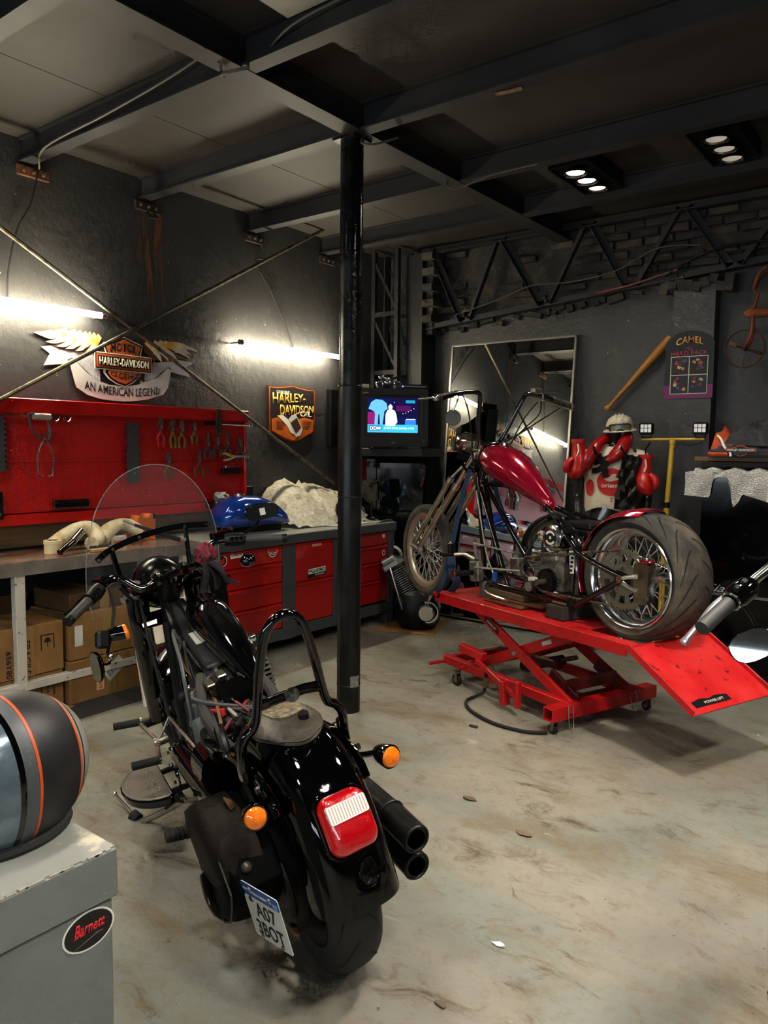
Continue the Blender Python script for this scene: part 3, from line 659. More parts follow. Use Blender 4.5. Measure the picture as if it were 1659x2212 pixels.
pliers(3.742, 1.515, .16, gr_grey, 'cut', 'grey-handled pliers hanging below the flat file', spread=.036)
pliers(3.84, 1.51, .19, gr_grey, 'long', 'grey-handled long-nose pliers right of the flat file', spread=.030)
pliers(3.965, 1.50, .18, gr_grey, 'comb', 'grey-handled pliers at the right end of the panel', spread=.030)
pliers(3.31, 1.38, .18, gr_wood, 'comb', 'tan-handled pliers hanging alone low on the panel', spread=.032)
pliers(3.575, 1.385, .21, pm('grip brown red', '#6b3a2a', .6), 'long', 'long-nose pliers with brown-red grips low on the panel', spread=.040)
# flat file blade and torque wrench
t = thing('torque_wrench', 'chrome torque wrench hung level at the top right of the red panel', 'wrench', (TX+.02, 3.86, 1.655))
B().cyl((0, -.23, 0), (0, -.12, 0), .014, seg=12).build('grip', black_satin, t); B().cyl((0, -.12, 0), (0, .2, -.004), .0075, seg=10).build('shaft', chrome, t)
B().box((0, .215, -.005), (.02, .05, .022), None, .004).build('head', chrome, t); B().cyl((-.012, .235, -.005), (.016, .235, -.005), .014, seg=12).build('drive', chrome, t)
t = thing('shears', 'flat blackened blade tool hung across the torque wrench', 'tool', (TX+.045, 3.735, 1.56))
B().prism([(-.012, 0), (.012, 0), (.026, .06), (.026, .12), (.014, .19), (-.004, .20), (-.022, .15), (-.024, .06)], lambda u, v, d: V((d, u, v)), -.005, .005).build('blade', pm('dark blade', '#4c473f', .4, .8), t)
B().cyl((-.006, 0, .02), (.008, 0, .02), .008, seg=8).build('rivet', steel, t)
t = thing('yellow_pliers', 'yellow-jawed locking pliers lying level near the panel edge', 'pliers', (TX+.02, 3.91, 1.415))
B().tube([(0, -.13, .02), (0, -.09, .022), (0, -.04, .005), (0, .0, 0)], [.006, .012, .012, .008], 8, smooth=3).build('upper_handle', pm('yellow enamel', '#c9a52a', .45), t)
B().tube([(0, -.11, -.028), (0, -.06, -.022), (0, 0, -.002)], [.008, .010, .008], 8, smooth=3).build('lower_handle', pm('pale steel', '#b6b1a0', .4, .5), t)
B().box((0, .05, 0), (.016, .13, .016), None, .004).build('bar', pm('pale steel'), t) if False else B().box((0, .05, 0), (.016, .13, .016), None, .004).build('bar', MATS['pale steel'], t)
B().torus((0, .13, 0), (1, 0, 0), .012, .004, 14, 6).build('ring', MATS['pale steel'], t)
# toothed dark racks
def rack(y0, y1, z0, z1, left, right, label):
    t = thing('toothed_rack', label, 'rack', (PX, (y0+y1)/2, z0), group='toothed racks on the red panel')
    L_ = (y1-y0)/2; H_ = z1-z0; n = 10; p = []
    for k in range(n):
        a = H_*k/n; p += [(L_, a), (L_+(.022 if right else 0), a+H_*.3/n), (L_, a+H_*.62/n)]
    p += [(L_, H_), (-L_, H_)]
    for k in range(n-1, -1, -1):
        a = H_*k/n; p += [(-L_, a+H_*.9/n), (-L_-(.018 if left else 0), a+H_*.55/n), (-L_, a+H_*.3/n)]
    p += [(-L_, 0)]
    B().prism(p, lambda u, v, d: V((d, u, v)), 0, .022).build('strip', pm('charcoal sheet', '#3c3d40', .5), t)
    for z in (.06, H_-.06): B().cyl((.022, 0, z), (.027, 0, z), .009, seg=10).build('screw', chrome, t)
rack(3.005, 3.075, 1.245, 1.64, 1, 1, 'narrow toothed charcoal rack in the middle of the red panel')
rack(2.02, 2.185, 1.335, 1.645, 0, 1, 'wide toothed charcoal rack at the left picture edge')
t = thing('socket_rail', 'dark socket rail low on the left half of the red panel', 'rail', (PX, 2.595, 1.108))
B().span((0, -.115, 0), (.02, .115, .045), .003).build('rail', black_satin, t)
for k in range(8): B().cyl((.02, -.10+k*.028, .028), (.045, -.10+k*.028, .028), .010, seg=10).build('socket', dark_metal, t)
B().span((0, -.12, -.004), (.05, .12, .002)).build('shelf', steel, t)
t = thing('bit_holder', 'small dark bit holder at the right side of the red panel', 'holder', (PX, 3.885, 1.285))
B().span((0, -.085, 0), (.03, .085, .045), .003).build('rail', black_satin, t)
for k in range(5): B().cyl((.02, -.05+k*.028, .045), (.02, -.05+k*.028, .062), .006, seg=8).build('bit', [chrome, gr_red, chrome, gr_red, steel][k], t)
t = thing('bit_holder', 'dark holder at the left picture edge low on the red panel', 'holder', (PX, 2.0, 1.06)); B().span((0, -.12, 0), (.03, .165, .16), .003).build('plate', black_satin, t); B().cyl((.03, .14, .03), (.036, .14, .03), .01).build('screw', chrome, t)
for y, w_ in ((2.492, 'left'), (2.567, 'right')):
    t = thing('chrome_hook', w_+' one of two empty chrome hooks at the top of the red panel', 'hook', (PX, y, 1.648), group='empty hooks'); B().tube([(0, 0, .01), (.02, .0, -.01), (.035, .01, -.015), (.04, .02, .0), (.04, .024, .012)], .004, 6, smooth=3).build('hook', chrome, t); B().box((.003, 0, .004), (.006, .02, .03)).build('clip', chrome, t)
t = thing('belt_wrench', 'grey spring clamp tool hung on a rod at the left of the red panel', 'tool', (TX+.02, 2.372, 1.34))
B().tube([(.03, -.40, .315), (.03, -.03, .315)], .004, 6).build('rod', chrome, t); B().cyl((.03, -.03, .315), (.03, .07, .315), .020, seg=14).build('spool', pm('spool steel', '#b4aea3', .4, .6), t)
B().tube([(.03, -.02, .335), (.03, -.06, .32), (.03, -.05, .26), (.03, -.01, .20), (.03, .04, .17), (.03, .065, .19), (.03, .055, .22), (.03, .03, .215)], .007, 8, smooth=4).build('belt', gr_grey, t)
for s, a in ((-1, .0), (1, .09)):
    B().tube([(.03, .035, .19), (.03, .035+s*.035, .13), (.03, .035+s*.05, .07), (.03, .035+s*.045, .02), (.03, .035+s*.040, -.03), (.03, .035+s*.012, -.035)], .0055, 8, smooth=4).build('arm', steel, t)
B().tube([(.03, .055, .30), (.03, .065, .24), (.03, .06, .18)], .008, 8, smooth=3).build('shank', steel, t)
# wall socket
t = thing('wall_socket', 'black wall socket just right of the red panel', 'socket', (WX, 4.16, 1.12)); B().span((0, -.045, -.06), (.035, .045, .06), .006).build('cover', black_satin, t)
for z in (-.025, .025): B().cyl((.035, 0, z), (.037, 0, z), .015, seg=12).build('outlet', dark_metal, t)
t = thing('junction_box', 'tall dark box on the wall beside the post', 'box', (WX, 5.22, 1.50)); B().span((0, -.12, 0), (.06, .14, .5), .006).build('cover', black_satin, t)

# ================================================================== bench with white legs
ss = pm('stainless sheet', '#b3ada2', .24, .75, '#7d7466', 4, .4, .75, rvar=.25)
bt_m = bpy.data.materials.new('stained bench sheet'); bt_m.use_nodes = True; nt = bt_m.node_tree; bs = nt.nodes['Principled BSDF']
co = nt.nodes.new('ShaderNodeTexCoord').outputs['Object']
col = mx(nt, c('#ab9c88'), c('#87483a'), nz(nt, co, 4, 6, .42, .62)); col = mx(nt, col, c('#6e5f4b'), nz(nt, co, 9, 8, .55, .7)); col = mx(nt, col, c('#d3cbbb'), nz(nt, co, 3, 5, .62, .7))
nt.links.new(col, bs.inputs['Base Color']); bs.inputs['Roughness'].default_value = .22; bs.inputs['Metallic'].default_value = .45
wl = pm('white chipped paint', '#b7b0a2', .55, 0, '#57493a', 30, .6, .66)
bn = thing('workbench', 'workbench with stained steel top and chipped white legs', 'workbench', (-4.27, 2.1, 0))
B().span((-.25, -1.3, .845), (.265, 1.155, .865)).build('top_sheet', bt_m, bn); B().span((.262, -1.3, .79), (.27, 1.155, .862)).build('front_edge', ss, bn)
B().span((-.25, -1.3, .80), (.26, 1.155, .845)).build('top_board', pm('raw timber', '#5d4a33', .8), bn)
for y in (-1.1, -.05, 1.05):
    for x in (.235, -.22): B().box((x, y, .40), (.05, .055, .80), None, .003).build('leg', wl, bn)
B().span((.215, -1.3, .155), (.262, 1.15, .20), .003).build('rail', wl, bn); B().span((-.25, -1.3, .155), (-.21, 1.15, .20), .003).build('rail', wl, bn)
for y in (-1.1, -.05, 1.05): B().span((-.22, y-.02, .16), (.22, y+.02, .195), .003).build('cross_rail', wl, bn)
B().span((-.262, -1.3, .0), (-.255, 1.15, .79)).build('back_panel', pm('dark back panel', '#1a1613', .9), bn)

# cardboard boxes underneath
cb = pm('cardboard', '#8a6437', .8, 0, '#775328', 5, stretch=(1, 1, .4)); cb2 = pm('darker cardboard', '#553a1f', .85, 0, '#452e17', 5); pack = pm('parcel tape', '#8f7040', .3)
def carton(x0, x1, y0, y1, z0, z1, label, m_=cb, extra=None):
    t = thing('cardboard_box', label, 'box', ((x0+x1)/2, (y0+y1)/2, z0), group='cartons under the bench')
    a, b_, h_ = (x1-x0)/2, (y1-y0)/2, z1-z0
    B().span((-a, -b_, 0), (a, b_, h_), .004).build('carton', m_, t); B().span((a, -.03, 0), (a+.0008, .03, h_)).span((-a, -.03, h_), (a, .03, h_+.0008)).build('tape', pack, t)
    B().span((-a, -.002, h_-.0002), (a, .002, h_+.0015)).build('flap_joint', cb2, t)
    return t, a
t, a = carton(-4.45, -4.05, 1.90, 2.31, .22, .50, 'open cardboard box marked FRAGILE behind the white bench leg')
DN = (0, 0, -1); text('FRAGILE', 'print', black_print, t, (a+.001, -.03, .20), DN, UY, .19, .04); text('656Y80', 'print', black_print, t, (a+.001, -.125, .16), DN, UY, .15, .03)
for y, z in ((.07, .13),):
    plate([(0, 0), (.006, 0), (.006, .08), (.074, .08), (.074, 0), (.08, 0), (.08, .086), (0, .086)], (a, y, z), UY, UZ, .0005, .001, 'print', black_print, t)
    plate([(.038, .012), (.042, .012), (.042, .04), (.062, .042), (.05, .066), (.03, .066), (.018, .042), (.038, .04)], (a, y, z), UY, UZ, .0005, .001, 'umbrella_mark', black_print, t)
B().sheet([[V((-a, -.2, .28)), V((-a, .2, .28))], [V((-a+.02, -.2, .30)), V((-a-.0, .2, .33))], [V((-a-.01, -.19, .38)), V((-a+.05, .19, .40))]], .004).build('open_flap', cb2, t)
B().sheet([[V((-a, .205, .28)), V((a, .205, .28))], [V((-a, .25, .30)), V((a, .235, .31))]], .004).build('open_flap', cb2, t)
t, a = carton(-4.45, -4.06, 1.92, 2.31, .0, .215, 'cardboard box at the bottom below the FRAGILE one')
plate([(0, 0), (.006, 0), (.006, .08), (.074, .08), (.074, 0), (.08, 0), (.08, .086), (0, .086)], (a, .06, .08), UY, UZ, .0005, .001, 'print', black_print, t); plate([(.03, .02), (.05, .02), (.05, .026), (.043, .026), (.043, .045), (.055, .07), (.025, .07), (.037, .045), (.037, .026), (.03, .026)], (a, .06, .08), UY, UZ, .0005, .001, 'glass_mark', black_print, t)
text('FRAGILE', 'print', black_print, t, (a+.001, -.04, .195), DN, UY, .17, .04)
t, a = carton(-4.46, -4.03, 2.335, 2.82, .255, .52, 'taped cardboard box leaning over the lower bench rail')
B().span((a, -.21, .08), (a+.001, -.16, .2)).build('shipping_label', pm('paper', '#b9b6ad', .7), t)
t, a = carton(-4.46, -4.02, 2.325, 2.86, .0, .25, 'low cardboard box with the orange 0190 sticker')
plate(rect(0, 0, .05, .075), (a, -.10, .05), UY, UZ, .0005, .001, 'sticker', pm('orange sticker', '#d99a78', .6), t); text('0190', 'print', black_print, t, (a+.0012, -.065, .057), UZ, (0, -1, 0), .06, .02)
bl = plate(rect(-.06, -.035, .06, .035), (a, .01, .15), (0, .8, .6), (0, -.6, .8), .0005, .0015, 'barcode_label', pm('paper'), t) if False else plate(rect(-.07, -.04, .07, .04), (a, .02, .16), (0, .8, .6), (0, -.6, .8), .0005, .0015, 'barcode_label', MATS['paper'], t)
for k in range(12): plate(rect(-.05+k*.008, -.02, -.05+k*.008+(.002 if k % 3 else .004), .02), (a+.0012, .02, .16), (0, .8, .6), (0, -.6, .8), 0, .0005, 'barcode_line', black_print, t)
t, a = carton(-4.48, -4.08, 2.37, 2.82, .523, .63, 'dark cardboard box lying deep under the bench top', cb2)
one(B().box((-4.05, 2.20, .006), (.22, .20, .01), rotm(0, 0, .3)), 'cardboard_scrap', cb, 'crumpled cardboard scrap on the floor by the white leg', 'cardboard')
one(B().box((-3.93, 2.55, .004), (.28, .62, .006), rotm(0, 0, .02), .002), 'floor_mat', pm('dark mat', '#2a2623', .9), 'dark mat lying under the low cardboard box', 'mat')
t = thing('white_board', 'white board leaning against the bench beside the cartons', 'board', (-3.68, 2.93, .0), (0, 0, 0))
b = B(); b.box((0, 0, .29), (.018, .70, .58), None, .002); o = b.build('board', pm('white laminate', '#cfc4b1', .5), t); o.rotation_euler = (0, radians(-13), 0)
b = B(); b.box((.0095, 0, .29), (.001, .69, .57)); o2 = b.build('face', pm('white laminate face', '#d6cbb8', .4), t); o2.rotation_euler = (0, radians(-13), 0)

# ================================================================== red drawer cabinet
gf = pm('charcoal enamel', '#3a3d40', .45); rc = pm('cabinet red', '#a50b0e', .32, 0, '#94080b', 2, coat=.3)
cb_ = thing('tool_cabinet', 'long red tool cabinet with charcoal frame and grey top', 'cabinet', (-4.19, 4.24, 0))
X0 = .32
B().span((-.31, -.98, .80), (.335, .98, .868), .004).build('top', pm('grey work surface', '#8d8f88', .35, 0, '#757770', 5, .4, .7), cb_)
B().span((.336, -.98, .80), (.342, .98, .862)).build('top_edge', gf, cb_)
for y0_, y1_ in ((-.98, -.925), (-.35, -.22), (.20, .275), (.895, .975)):
    B().span((X0-.06, y0_, .10), (X0, y1_, .80), .003).build('frame_post', gf, cb_)
for y in (-.95, .93):
    for x in (X0-.03, -.27): B().span((x-.04, y-.045, 0), (x+.03, y+.045, .115), .003).build('foot', gf, cb_)
B().span((X0-.06, -.98, .105), (X0+.001, .975, .188), .003).build('bottom_rail', gf, cb_)
B().span((-.30, -.97, .12), (X0-.06, .97, .79)).build('carcass', gf, cb_)
def drawer(y0_, y1_, z0, z1, nm='drawer'):
    d = B().span((X0-.055, y0_+.004, z0+.004), (X0-.006, y1_-.004, z1-.022), .003).build(nm, rc, cb_)
    B().box((X0-.010, (y0_+y1_)/2, z1-.014), (.03, y1_-y0_-.01, .016), rotm(0, .5, 0), .002).build('grip_lip', rc, d); return d
zs = (.19, .375, .525, .672, .80)
for a, b_ in zip(zs[:-1], zs[1:]): drawer(-.925, -.35, a, b_)
zs = (.205, .391, .542, .684, .80)
for a, b_ in zip(zs[:-1], zs[1:]): drawer(.275, .895, a, b_)
drawer(-.22, .20, .19, .50, 'door'); drawer(-.22, .20, .50, .80, 'door')
# stickers
def sticker(y, z, w_, h_, poly, layers, name, texts=(), tilt=0):
    t = bpy.data.objects.new(name, None)
    ux, uy = V((0, cos(tilt), sin(tilt))), V((0, -sin(tilt), cos(tilt))); o_ = V((X0-.0055, y-4.24, z))
    first = None
    for i, (p, m_) in enumerate(layers):
        ob = plate(p, o_, ux, uy, i*.0004, .0006+i*.0004, name if i == 0 else 'print', m_, cb_ if i == 0 else first)
        if i == 0: first = ob
    for (s, x, yy, w2, h2, m_, kw) in texts:
        text(s, 'print', m_, first, o_+ux*x+uy*yy+V((.0016, 0, 0)), ux, uy, w2, h2, depth=.0004, **kw)
stw = pm('sticker white', '#dedbd2', .4); stb = pm('sticker black', '#121212', .4); str_ = pm('sticker red', '#b5181c', .4)
sticker(3.325, .738, 0, 0, 0, ((ell(.048, .04), stw), (ell(.042, .034), stb), ([(-.025, -.02), (.0, -.025), (.03, -.012), (.02, .0), (.032, .014), (.012, .02), (.0, .008), (-.02, .012), (-.012, -.005)], str_)), 'round_sticker')
sticker(3.457, .774, 0, 0, 0, ((rect(-.055, -.028, .055, .028), stw),), 'cometic_sticker', (('COMETIC', -.047, -.014, .094, .028, stb, dict(shear=.3, bold=.02)),), .03)
sticker(3.40, .825-.02, 0, 0, 0, ((rect(-.06, -.012, .06, .012), stb),), 'narrow_sticker', (('PERFORMANCE', -.05, -.006, .10, .012, str_, dict(shear=.3)),), .06)
sticker(3.79, .762, 0, 0, 0, ((ell(.042, .047), stw), (ell(.034, .039), stb), (ell(.026, .03), stw), (ell(.019, .022), stb), (rect(-.045, -.013, .045, .013), stw), (rect(-.041, -.010, .041, .010), str_)), 'target_sticker', (('DELKRON', -.036, -.006, .072, .012, stw, dict(bold=.02)),))
sticker(3.29, .615, 0, 0, 0, ((rect(-.025, -.04, .025, .04), stw), ([(-.012, -.03), (.018, -.03), (.018, -.02), (.010, -.02), (.012, .03), (.0, .03), (-.014, .015), (-.003, .018), (-.004, -.02), (-.012, -.02)], str_)), 'number_one_sticker')
sticker(3.367, .61, 0, 0, 0, (([(-.03, -.03), (0, -.042), (.03, -.03), (.034, .03), (.02, .036), (0, .03), (-.02, .036), (-.034, .03)], stb),), 'cobra_sticker', (('COBRA', -.026, -.005, .052, .022, pm('sticker gold', '#a58a50', .4), dict(bold=.02)),))
sticker(4.25, .79-.03, 0, 0, 0, ((rect(-.05, -.008, .05, .008), stw), (rect(-.046, -.005, .046, .005), str_)), 'slim_sticker', (('Harley-Davidson', -.044, -.004, .088, .008, stw, {}),))
sticker(4.25, .555, 0, 0, 0, (([(-.10, -.036), (.10, -.036), (.105, .036), (-.092, .036)], stb), ([(-.094, -.006), (.097, -.006), (.1, .032), (-.088, .032)], stw), ), 'palladino_sticker', (('PALLADINO', -.084, -.001, .172, .028, stb, dict(shear=.15, bold=.04)), ('CUSTOM GARAGE', -.02, -.026, .105, .012, stw, dict(shear=.2))), .03)
sticker(5.075, .765, 0, 0, 0, (([(-.02, .0), (-.012, -.025), (.012, -.025), (.02, 0), (.022, .028), (.0, .022), (-.022, .028)], stw),), 'badge_sticker')
sticker(5.078, .613, 0, 0, 0, ((ell(.02, .023), stw), (ell(.013, .015), stb)), 'ring_sticker')

# ================================================================== on the bench
wrapm = pm('cream foam wrap', '#cfc3a2', .7, 0, '#b29c6b', 14, .45, .62, bump=.5, bscale=50)
def wrapped(pts, r, loc, label):
    t = thing('wrapped_pipe', label, 'wrapped part', loc, group='foam-wrapped pipes')
    L_ = [V(p)-V(loc) for p in pts]; rs = [r*(1+.12*sin(i*2.1)) for i in range(len(L_))]
    B().tube(L_, rs, 12, smooth=4).build('foam_wrap', wrapm, t); return t
t = wrapped([(-4.25, 2.37, .905), (-4.26, 2.46, .95), (-4.27, 2.55, .99), (-4.26, 2.62, .985), (-4.22, 2.64, .94), (-4.16, 2.60, .915), (-4.12, 2.54, .91)], .043, (-4.25, 2.5, .868), 'hooked foam-wrapped pipe with a chrome and black tube in front')
B().tube([V((.13, -.02, .12)), V((.17, -.10, .07))], .022, 12).build('chrome_sleeve', chrome, t); B().tube([V((.165, -.09, .075)), V((.20, -.20, .018))], .019, 12).build('black_tube', black_gloss, t)
wrapped([(-4.20, 2.66, .912), (-4.26, 2.74, .955), (-4.30, 2.84, .985), (-4.30, 2.92, .975), (-4.25, 2.98, .92)], .044, (-4.25, 2.82, .868), 'arched foam-wrapped pipe beside the orange box')
t = thing('hammer', 'black-handled tool lying between the wrapped pipes', 'tool', (-4.10, 2.60, .885)); B().box((0, -.02, 0), (.03, .12, .025), None, .006).build('handle', black_satin, t); B().tube([(0, .03, 0), (0, .09, .0)], .010).build('neck', steel, t)
t = thing('wood_offcut', 'small wooden offcut in front of the hooked pipe', 'wood', (-4.06, 2.57, .868)); B().box((0, 0, .008), (.05, .14, .016), None, .002).build('offcut', pm('pale wood', '#a57d45', .7), t)
t = thing('tape_roll', 'roll of cream masking tape at the front of the bench', 'tape', (-4.20, 2.345, .866)); B().lathe([(.032, 0), (.048, 0), (.048, .075), (.032, .075)], (0, 0, 0), (0, 0, 1), 28, closed=True).build('tape', pm('cream tape', '#cdbd8f', .6), t); B().lathe([(.028, .0), (.032, .0), (.032, .075), (.028, .075)], (0, 0, 0), (0, 0, 1), 28, closed=True).build('core', cb2, t); B().lathe([(.0485, .052), (.052, .054), (.052, .074), (.0485, .076)], (0, 0, 0), (0, 0, 1), 28).build('loose_end', pm('cream tape'), t) if False else B().lathe([(.0485, .052), (.051, .054), (.051, .074), (.0485, .076)], (0, 0, 0), (0, 0, 1), 28).build('loose_end', MATS['cream tape'], t)
t = thing('orange_vice', 'orange machine vice at the back of the bench', 'vice', (-4.36, 3.06, .868)); orv = pm('orange enamel', '#d0651a', .4)
B().prism([(-.07, .0), (.07, .0), (.07, .17), (.03, .17), (.02, .15), (-.02, .15), (-.05, .165), (-.07, .12)], lambda u, v, d: V((d, u, v)), -.05, .05).build('body', orv, t); B().span((-.02, -.13, .0), (.05, -.02, .05), .006).build('jaw', orv, t); B().span((.0505, -.03, .06), (.054, .03, .12), .002).build('side_plate', orv, t); B().box((.04, .06, .155), (.03, .02, .03)).build('latch', black_satin, t)
B().tube([(.05, .09, .075), (.06, .14, .05)], .008).build('spindle', steel, t)
t = thing('paper_box', 'small white and orange carton behind the arched pipe', 'box', (-4.25, 2.79, .868)); B().span((-.035, -.055, 0), (.035, .055, .055), .002).build('carton', pm('white carton', '#cfcac0', .6), t); B().span((.0352, -.04, .01), (.0358, .03, .03)).build('label', orv, t)
t = thing('rubber_mallet', 'black-handled tool leaning over the bench edge by the windscreen', 'tool', (-4.1, 3.02, .875)); B().tube([(-.05, -.16, .12), (.0, -.02, .06), (.06, .10, .012)], [.010, .014, .017], 10).build('handle', black_satin, t); B().cyl((-.05, -.16, .12), (-.08, -.22, .15), .008).build('shaft', steel, t)
t = thing('crumpled_foil', 'crumpled silver packet on the small shelf at the panel end', 'packet', (-4.37, 3.75, 1.09)); rnd = random.Random(4)
b = B().sph((0, 0, .03), (.03, .07, .035), 12, 8); b.v = [(x+rnd.uniform(-.012, .012), y+rnd.uniform(-.012, .012), z+rnd.uniform(-.01, .01)) for x, y, z in b.v]; b.build('packet', pm('silver foil', '#c9c6bd', .3, .6), t, sharp=15)
one(B().span((PX, 3.64, 1.045), (PX+.12, 3.87, 1.088), .004), 'panel_shelf', black_satin, 'small black shelf hooked on the lower right of the red panel', 'shelf')
# blue tank
def superell(cx, cy, cz, ry, rz, n=24, p=2.4, tilt=0):
    o = []
    for k in range(n):
        a = 2*pi*k/n; q = abs(cos(a))**(2/p)*(1 if cos(a) >= 0 else -1); s_ = abs(sin(a))**(2/p)*(1 if sin(a) >= 0 else -1); o.append(V((cx, cy+ry*q, cz+rz*s_)))
    return o
blue = pm('metallic blue', '#0f3f9e', .16, .25, coat=1.0)
t = thing('fuel_tank', 'metallic blue fuel tank with white script on the cabinet top', 'fuel tank', (-4.17, 3.86, .868), (0, 0, radians(82)))
prof = [(-.29, .06, .10, .025), (-.275, .11, .12, .075), (-.22, .135, .14, .105), (-.12, .145, .155, .118), (0, .14, .155, .115), (.10, .125, .145, .10), (.20, .10, .12, .08), (.28, .07, .09, .05), (.32, .045, .07, .02)]
b = B(); b.loft([superell(x, 0, z, ry, rz, 24, 2.6) for x, ry, z, rz in prof]); b.build('shell', blue, t, 60)
B().span((-.27, -.03, .0), (.26, .03, .06), .01).build('tunnel', black_satin, t); B().cyl((-.1, 0, .265), (-.1, 0, .285), .035, seg=20).build('filler_cap', chrome, t)
for z in (.05,): B().cyl((-.26, -.10, .055), (-.26, -.14, .055), .014, seg=12).build('mount_bolt', steel, t); B().cyl((-.285, -.08, .02), (-.285, -.12, .02), .018, seg=12).build('rubber_mount', black_rubber, t)
B().tube([(-.02, -.148, .18), (.03, -.143, .215), (.08, -.136, .20), (.06, -.140, .175), (.02, -.147, .185), (.09, -.136, .165), (.15, -.118, .185)], .0045, 6, smooth=4).build('script_mark', stw, t); B().tube([(-.08, -.150, .165), (0, -.149, .155), (.1, -.135, .155)], .003, 6, smooth=3).build('script_mark', stw, t)
# plastic sheet heap, headlight
plastic = pm('clear plastic heap', '#d6d0bf', .2, 0, '#b9b19c', 30, .42, .62, alpha=.78, bump=1.0, bscale=70)
b = B(); rnd = random.Random(8); g = []
for i in range(15):
    row = []
    for j in range(19):
        u, v = i/14, j/18; yy = 4.22+v*.92; xx = -4.53+u*.50
        hh = .36*(1-u**1.6)*(sin(pi*min(1, v*1.35+.05))**.8 if v < .55 else .95-.55*(v-.55))*(1-.1*v)
        row.append(V((xx+rnd.uniform(-.012, .012), yy+rnd.uniform(-.012, .012), .872+max(0, hh+rnd.uniform(-.022, .022)))))
    g.append(row)
b.sheet(g, .003); tag(recentre(b.build('plastic_sheet', plastic, sharp=20)), 'heap of crumpled clear plastic sheeting on the cabinet top', 'plastic sheet')
t = thing('headlight', 'loose black headlamp lying on the plastic sheeting', 'headlamp', (-4.05, 4.80, .872), (0, 0, radians(-25)))
b = B().lathe([(.0, -.13), (.05, -.12), (.085, -.07), (.098, 0), (.10, .02), (.09, .025)], (0, 0, .105), (1, 0, .25), 28); b.build('shell', black_gloss, t); B().lathe([(.088, .022), (.06, .04), (.0, .048)], (0, 0, .105), (1, 0, .25), 28).build('lens', pm('lamp glass', '#b9b9b4', .15, .7, bump=.8, bscale=60), t); B().torus((.005, 0, .107), (1, 0, .25), .094, .008, 28, 8).build('rim', black_gloss, t); B().box((-.02, 0, .012), (.10, .10, .024), None, .008).build('foot', black_satin, t)
t = thing('black_bar', 'flat black bracket lying at the cabinet edge', 'bracket', (-4.10, 4.72, .884), (0, 0, radians(-22))); B().box((0, 0, 0), (.44, .05, .012), None, .003).build('bar', black_satin, t); B().box((.17, 0, .008), (.09, .052, .006), None, .002).build('end_pad', black_gloss, t)
one(B().box((-3.99, 4.76, .873), (.16, .42, .008), rotm(0, 0, .1), .002), 'white_paper', pm('paper'), 'white paper under the black bracket', 'paper') if False else one(B().box((-3.99, 4.76, .873), (.16, .42, .006), rotm(0, 0, .1), .002), 'white_paper', MATS['paper'], 'sheet of white paper under the black bracket', 'paper')
t = thing('black_fitting', 'black clamp fitting at the right end of the cabinet top', 'fitting', (-4.08, 5.12, .87)); B().box((0, 0, .02), (.06, .09, .04), None, .008).build('body', black_gloss, t); B().cyl((0, .04, .02), (.0, .13, .02), .014).build('stem', black_satin, t); B().tube([(0, -.02, .04), (-.03, -.04, .09), (-.04, -.06, .13)], .018, 8).build('arm', chrome, t)
bub = bpy.data.materials.new('bubble wrap'); bub.use_nodes = True; nt = bub.node_tree; bs = nt.nodes['Principled BSDF']; co = nt.nodes.new('ShaderNodeTexCoord').outputs['Object']
vo = nt.nodes.new('ShaderNodeTexVoronoi'); vo.inputs['Scale'].default_value = 120; nt.links.new(co, vo.inputs['Vector']); bp = nt.nodes.new('ShaderNodeBump'); bp.inputs['Strength'].default_value = .9; bp.inputs['Distance'].default_value = .01; nt.links.new(vo.outputs['Distance'], bp.inputs['Height']); nt.links.new(bp.outputs[0], bs.inputs['Normal'])
bs.inputs['Base Color'].default_value = c('#cfccc4'); bs.inputs['Roughness'].default_value = .18
ra_ = nt.nodes.new('ShaderNodeMapRange'); ra_.inputs[1].default_value = .0; ra_.inputs[2].default_value = .5; ra_.inputs[3].default_value = .25; ra_.inputs[4].default_value = .85; nt.links.new(vo.outputs['Distance'], ra_.inputs[0]); nt.links.new(ra_.outputs[0], bs.inputs['Alpha'])
b = B(); g = []
for i in range(9):
    u = i/8; row = []
    for j in range(7):
        v = j/6; x = -4.25+v*.36; 
        if u < .4: p = V((x, 4.98+u*.62, .876+.012*sin(j*2+i)))
        else: p = V((x+.01*sin(i*1.7+j), 5.235+.03*sin((u-.4)*5)+.014*sin(j*1.9+i), .876-(u-.4)*.34))
        row.append(p)
    g.append(row)
b.sheet(g, .002); tag(recentre(b.build('bubble_wrap', bub, sharp=60)), 'bubble wrap hanging over the right end of the red cabinet', 'bubble wrap')
# ================================================================== back wall and the corner
# big mirror leaning on the back wall
lean = math.atan2(.13, 1.39)
mr_ = thing('wall_mirror', 'tall thin-framed mirror leaning on the back wall behind the chopper', 'mirror', (-3.152, 5.645, .02), (-lean, 0, 0))
glass_m = pm('silvered glass', '#e6e8e4', .012, 1.0)
B().span((-.575, .008, .012), (.575, .012, 2.385)).build('glass', glass_m, mr_)
fr = pm('thin mirror frame', '#a9a69d', .3, .8)
for x in (-.580, .580): B().span((x-.008, 0, 0), (x+.008, .022, 2.395)).build('frame_side', fr, mr_)
for z in (.006, 2.39): B().span((-.588, 0, z-.006), (.588, .022, z+.006)).build('frame_end', fr, mr_)
B().span((-.575, .013, .012), (.575, .022, 2.385)).build('backing', dark_metal, mr_)
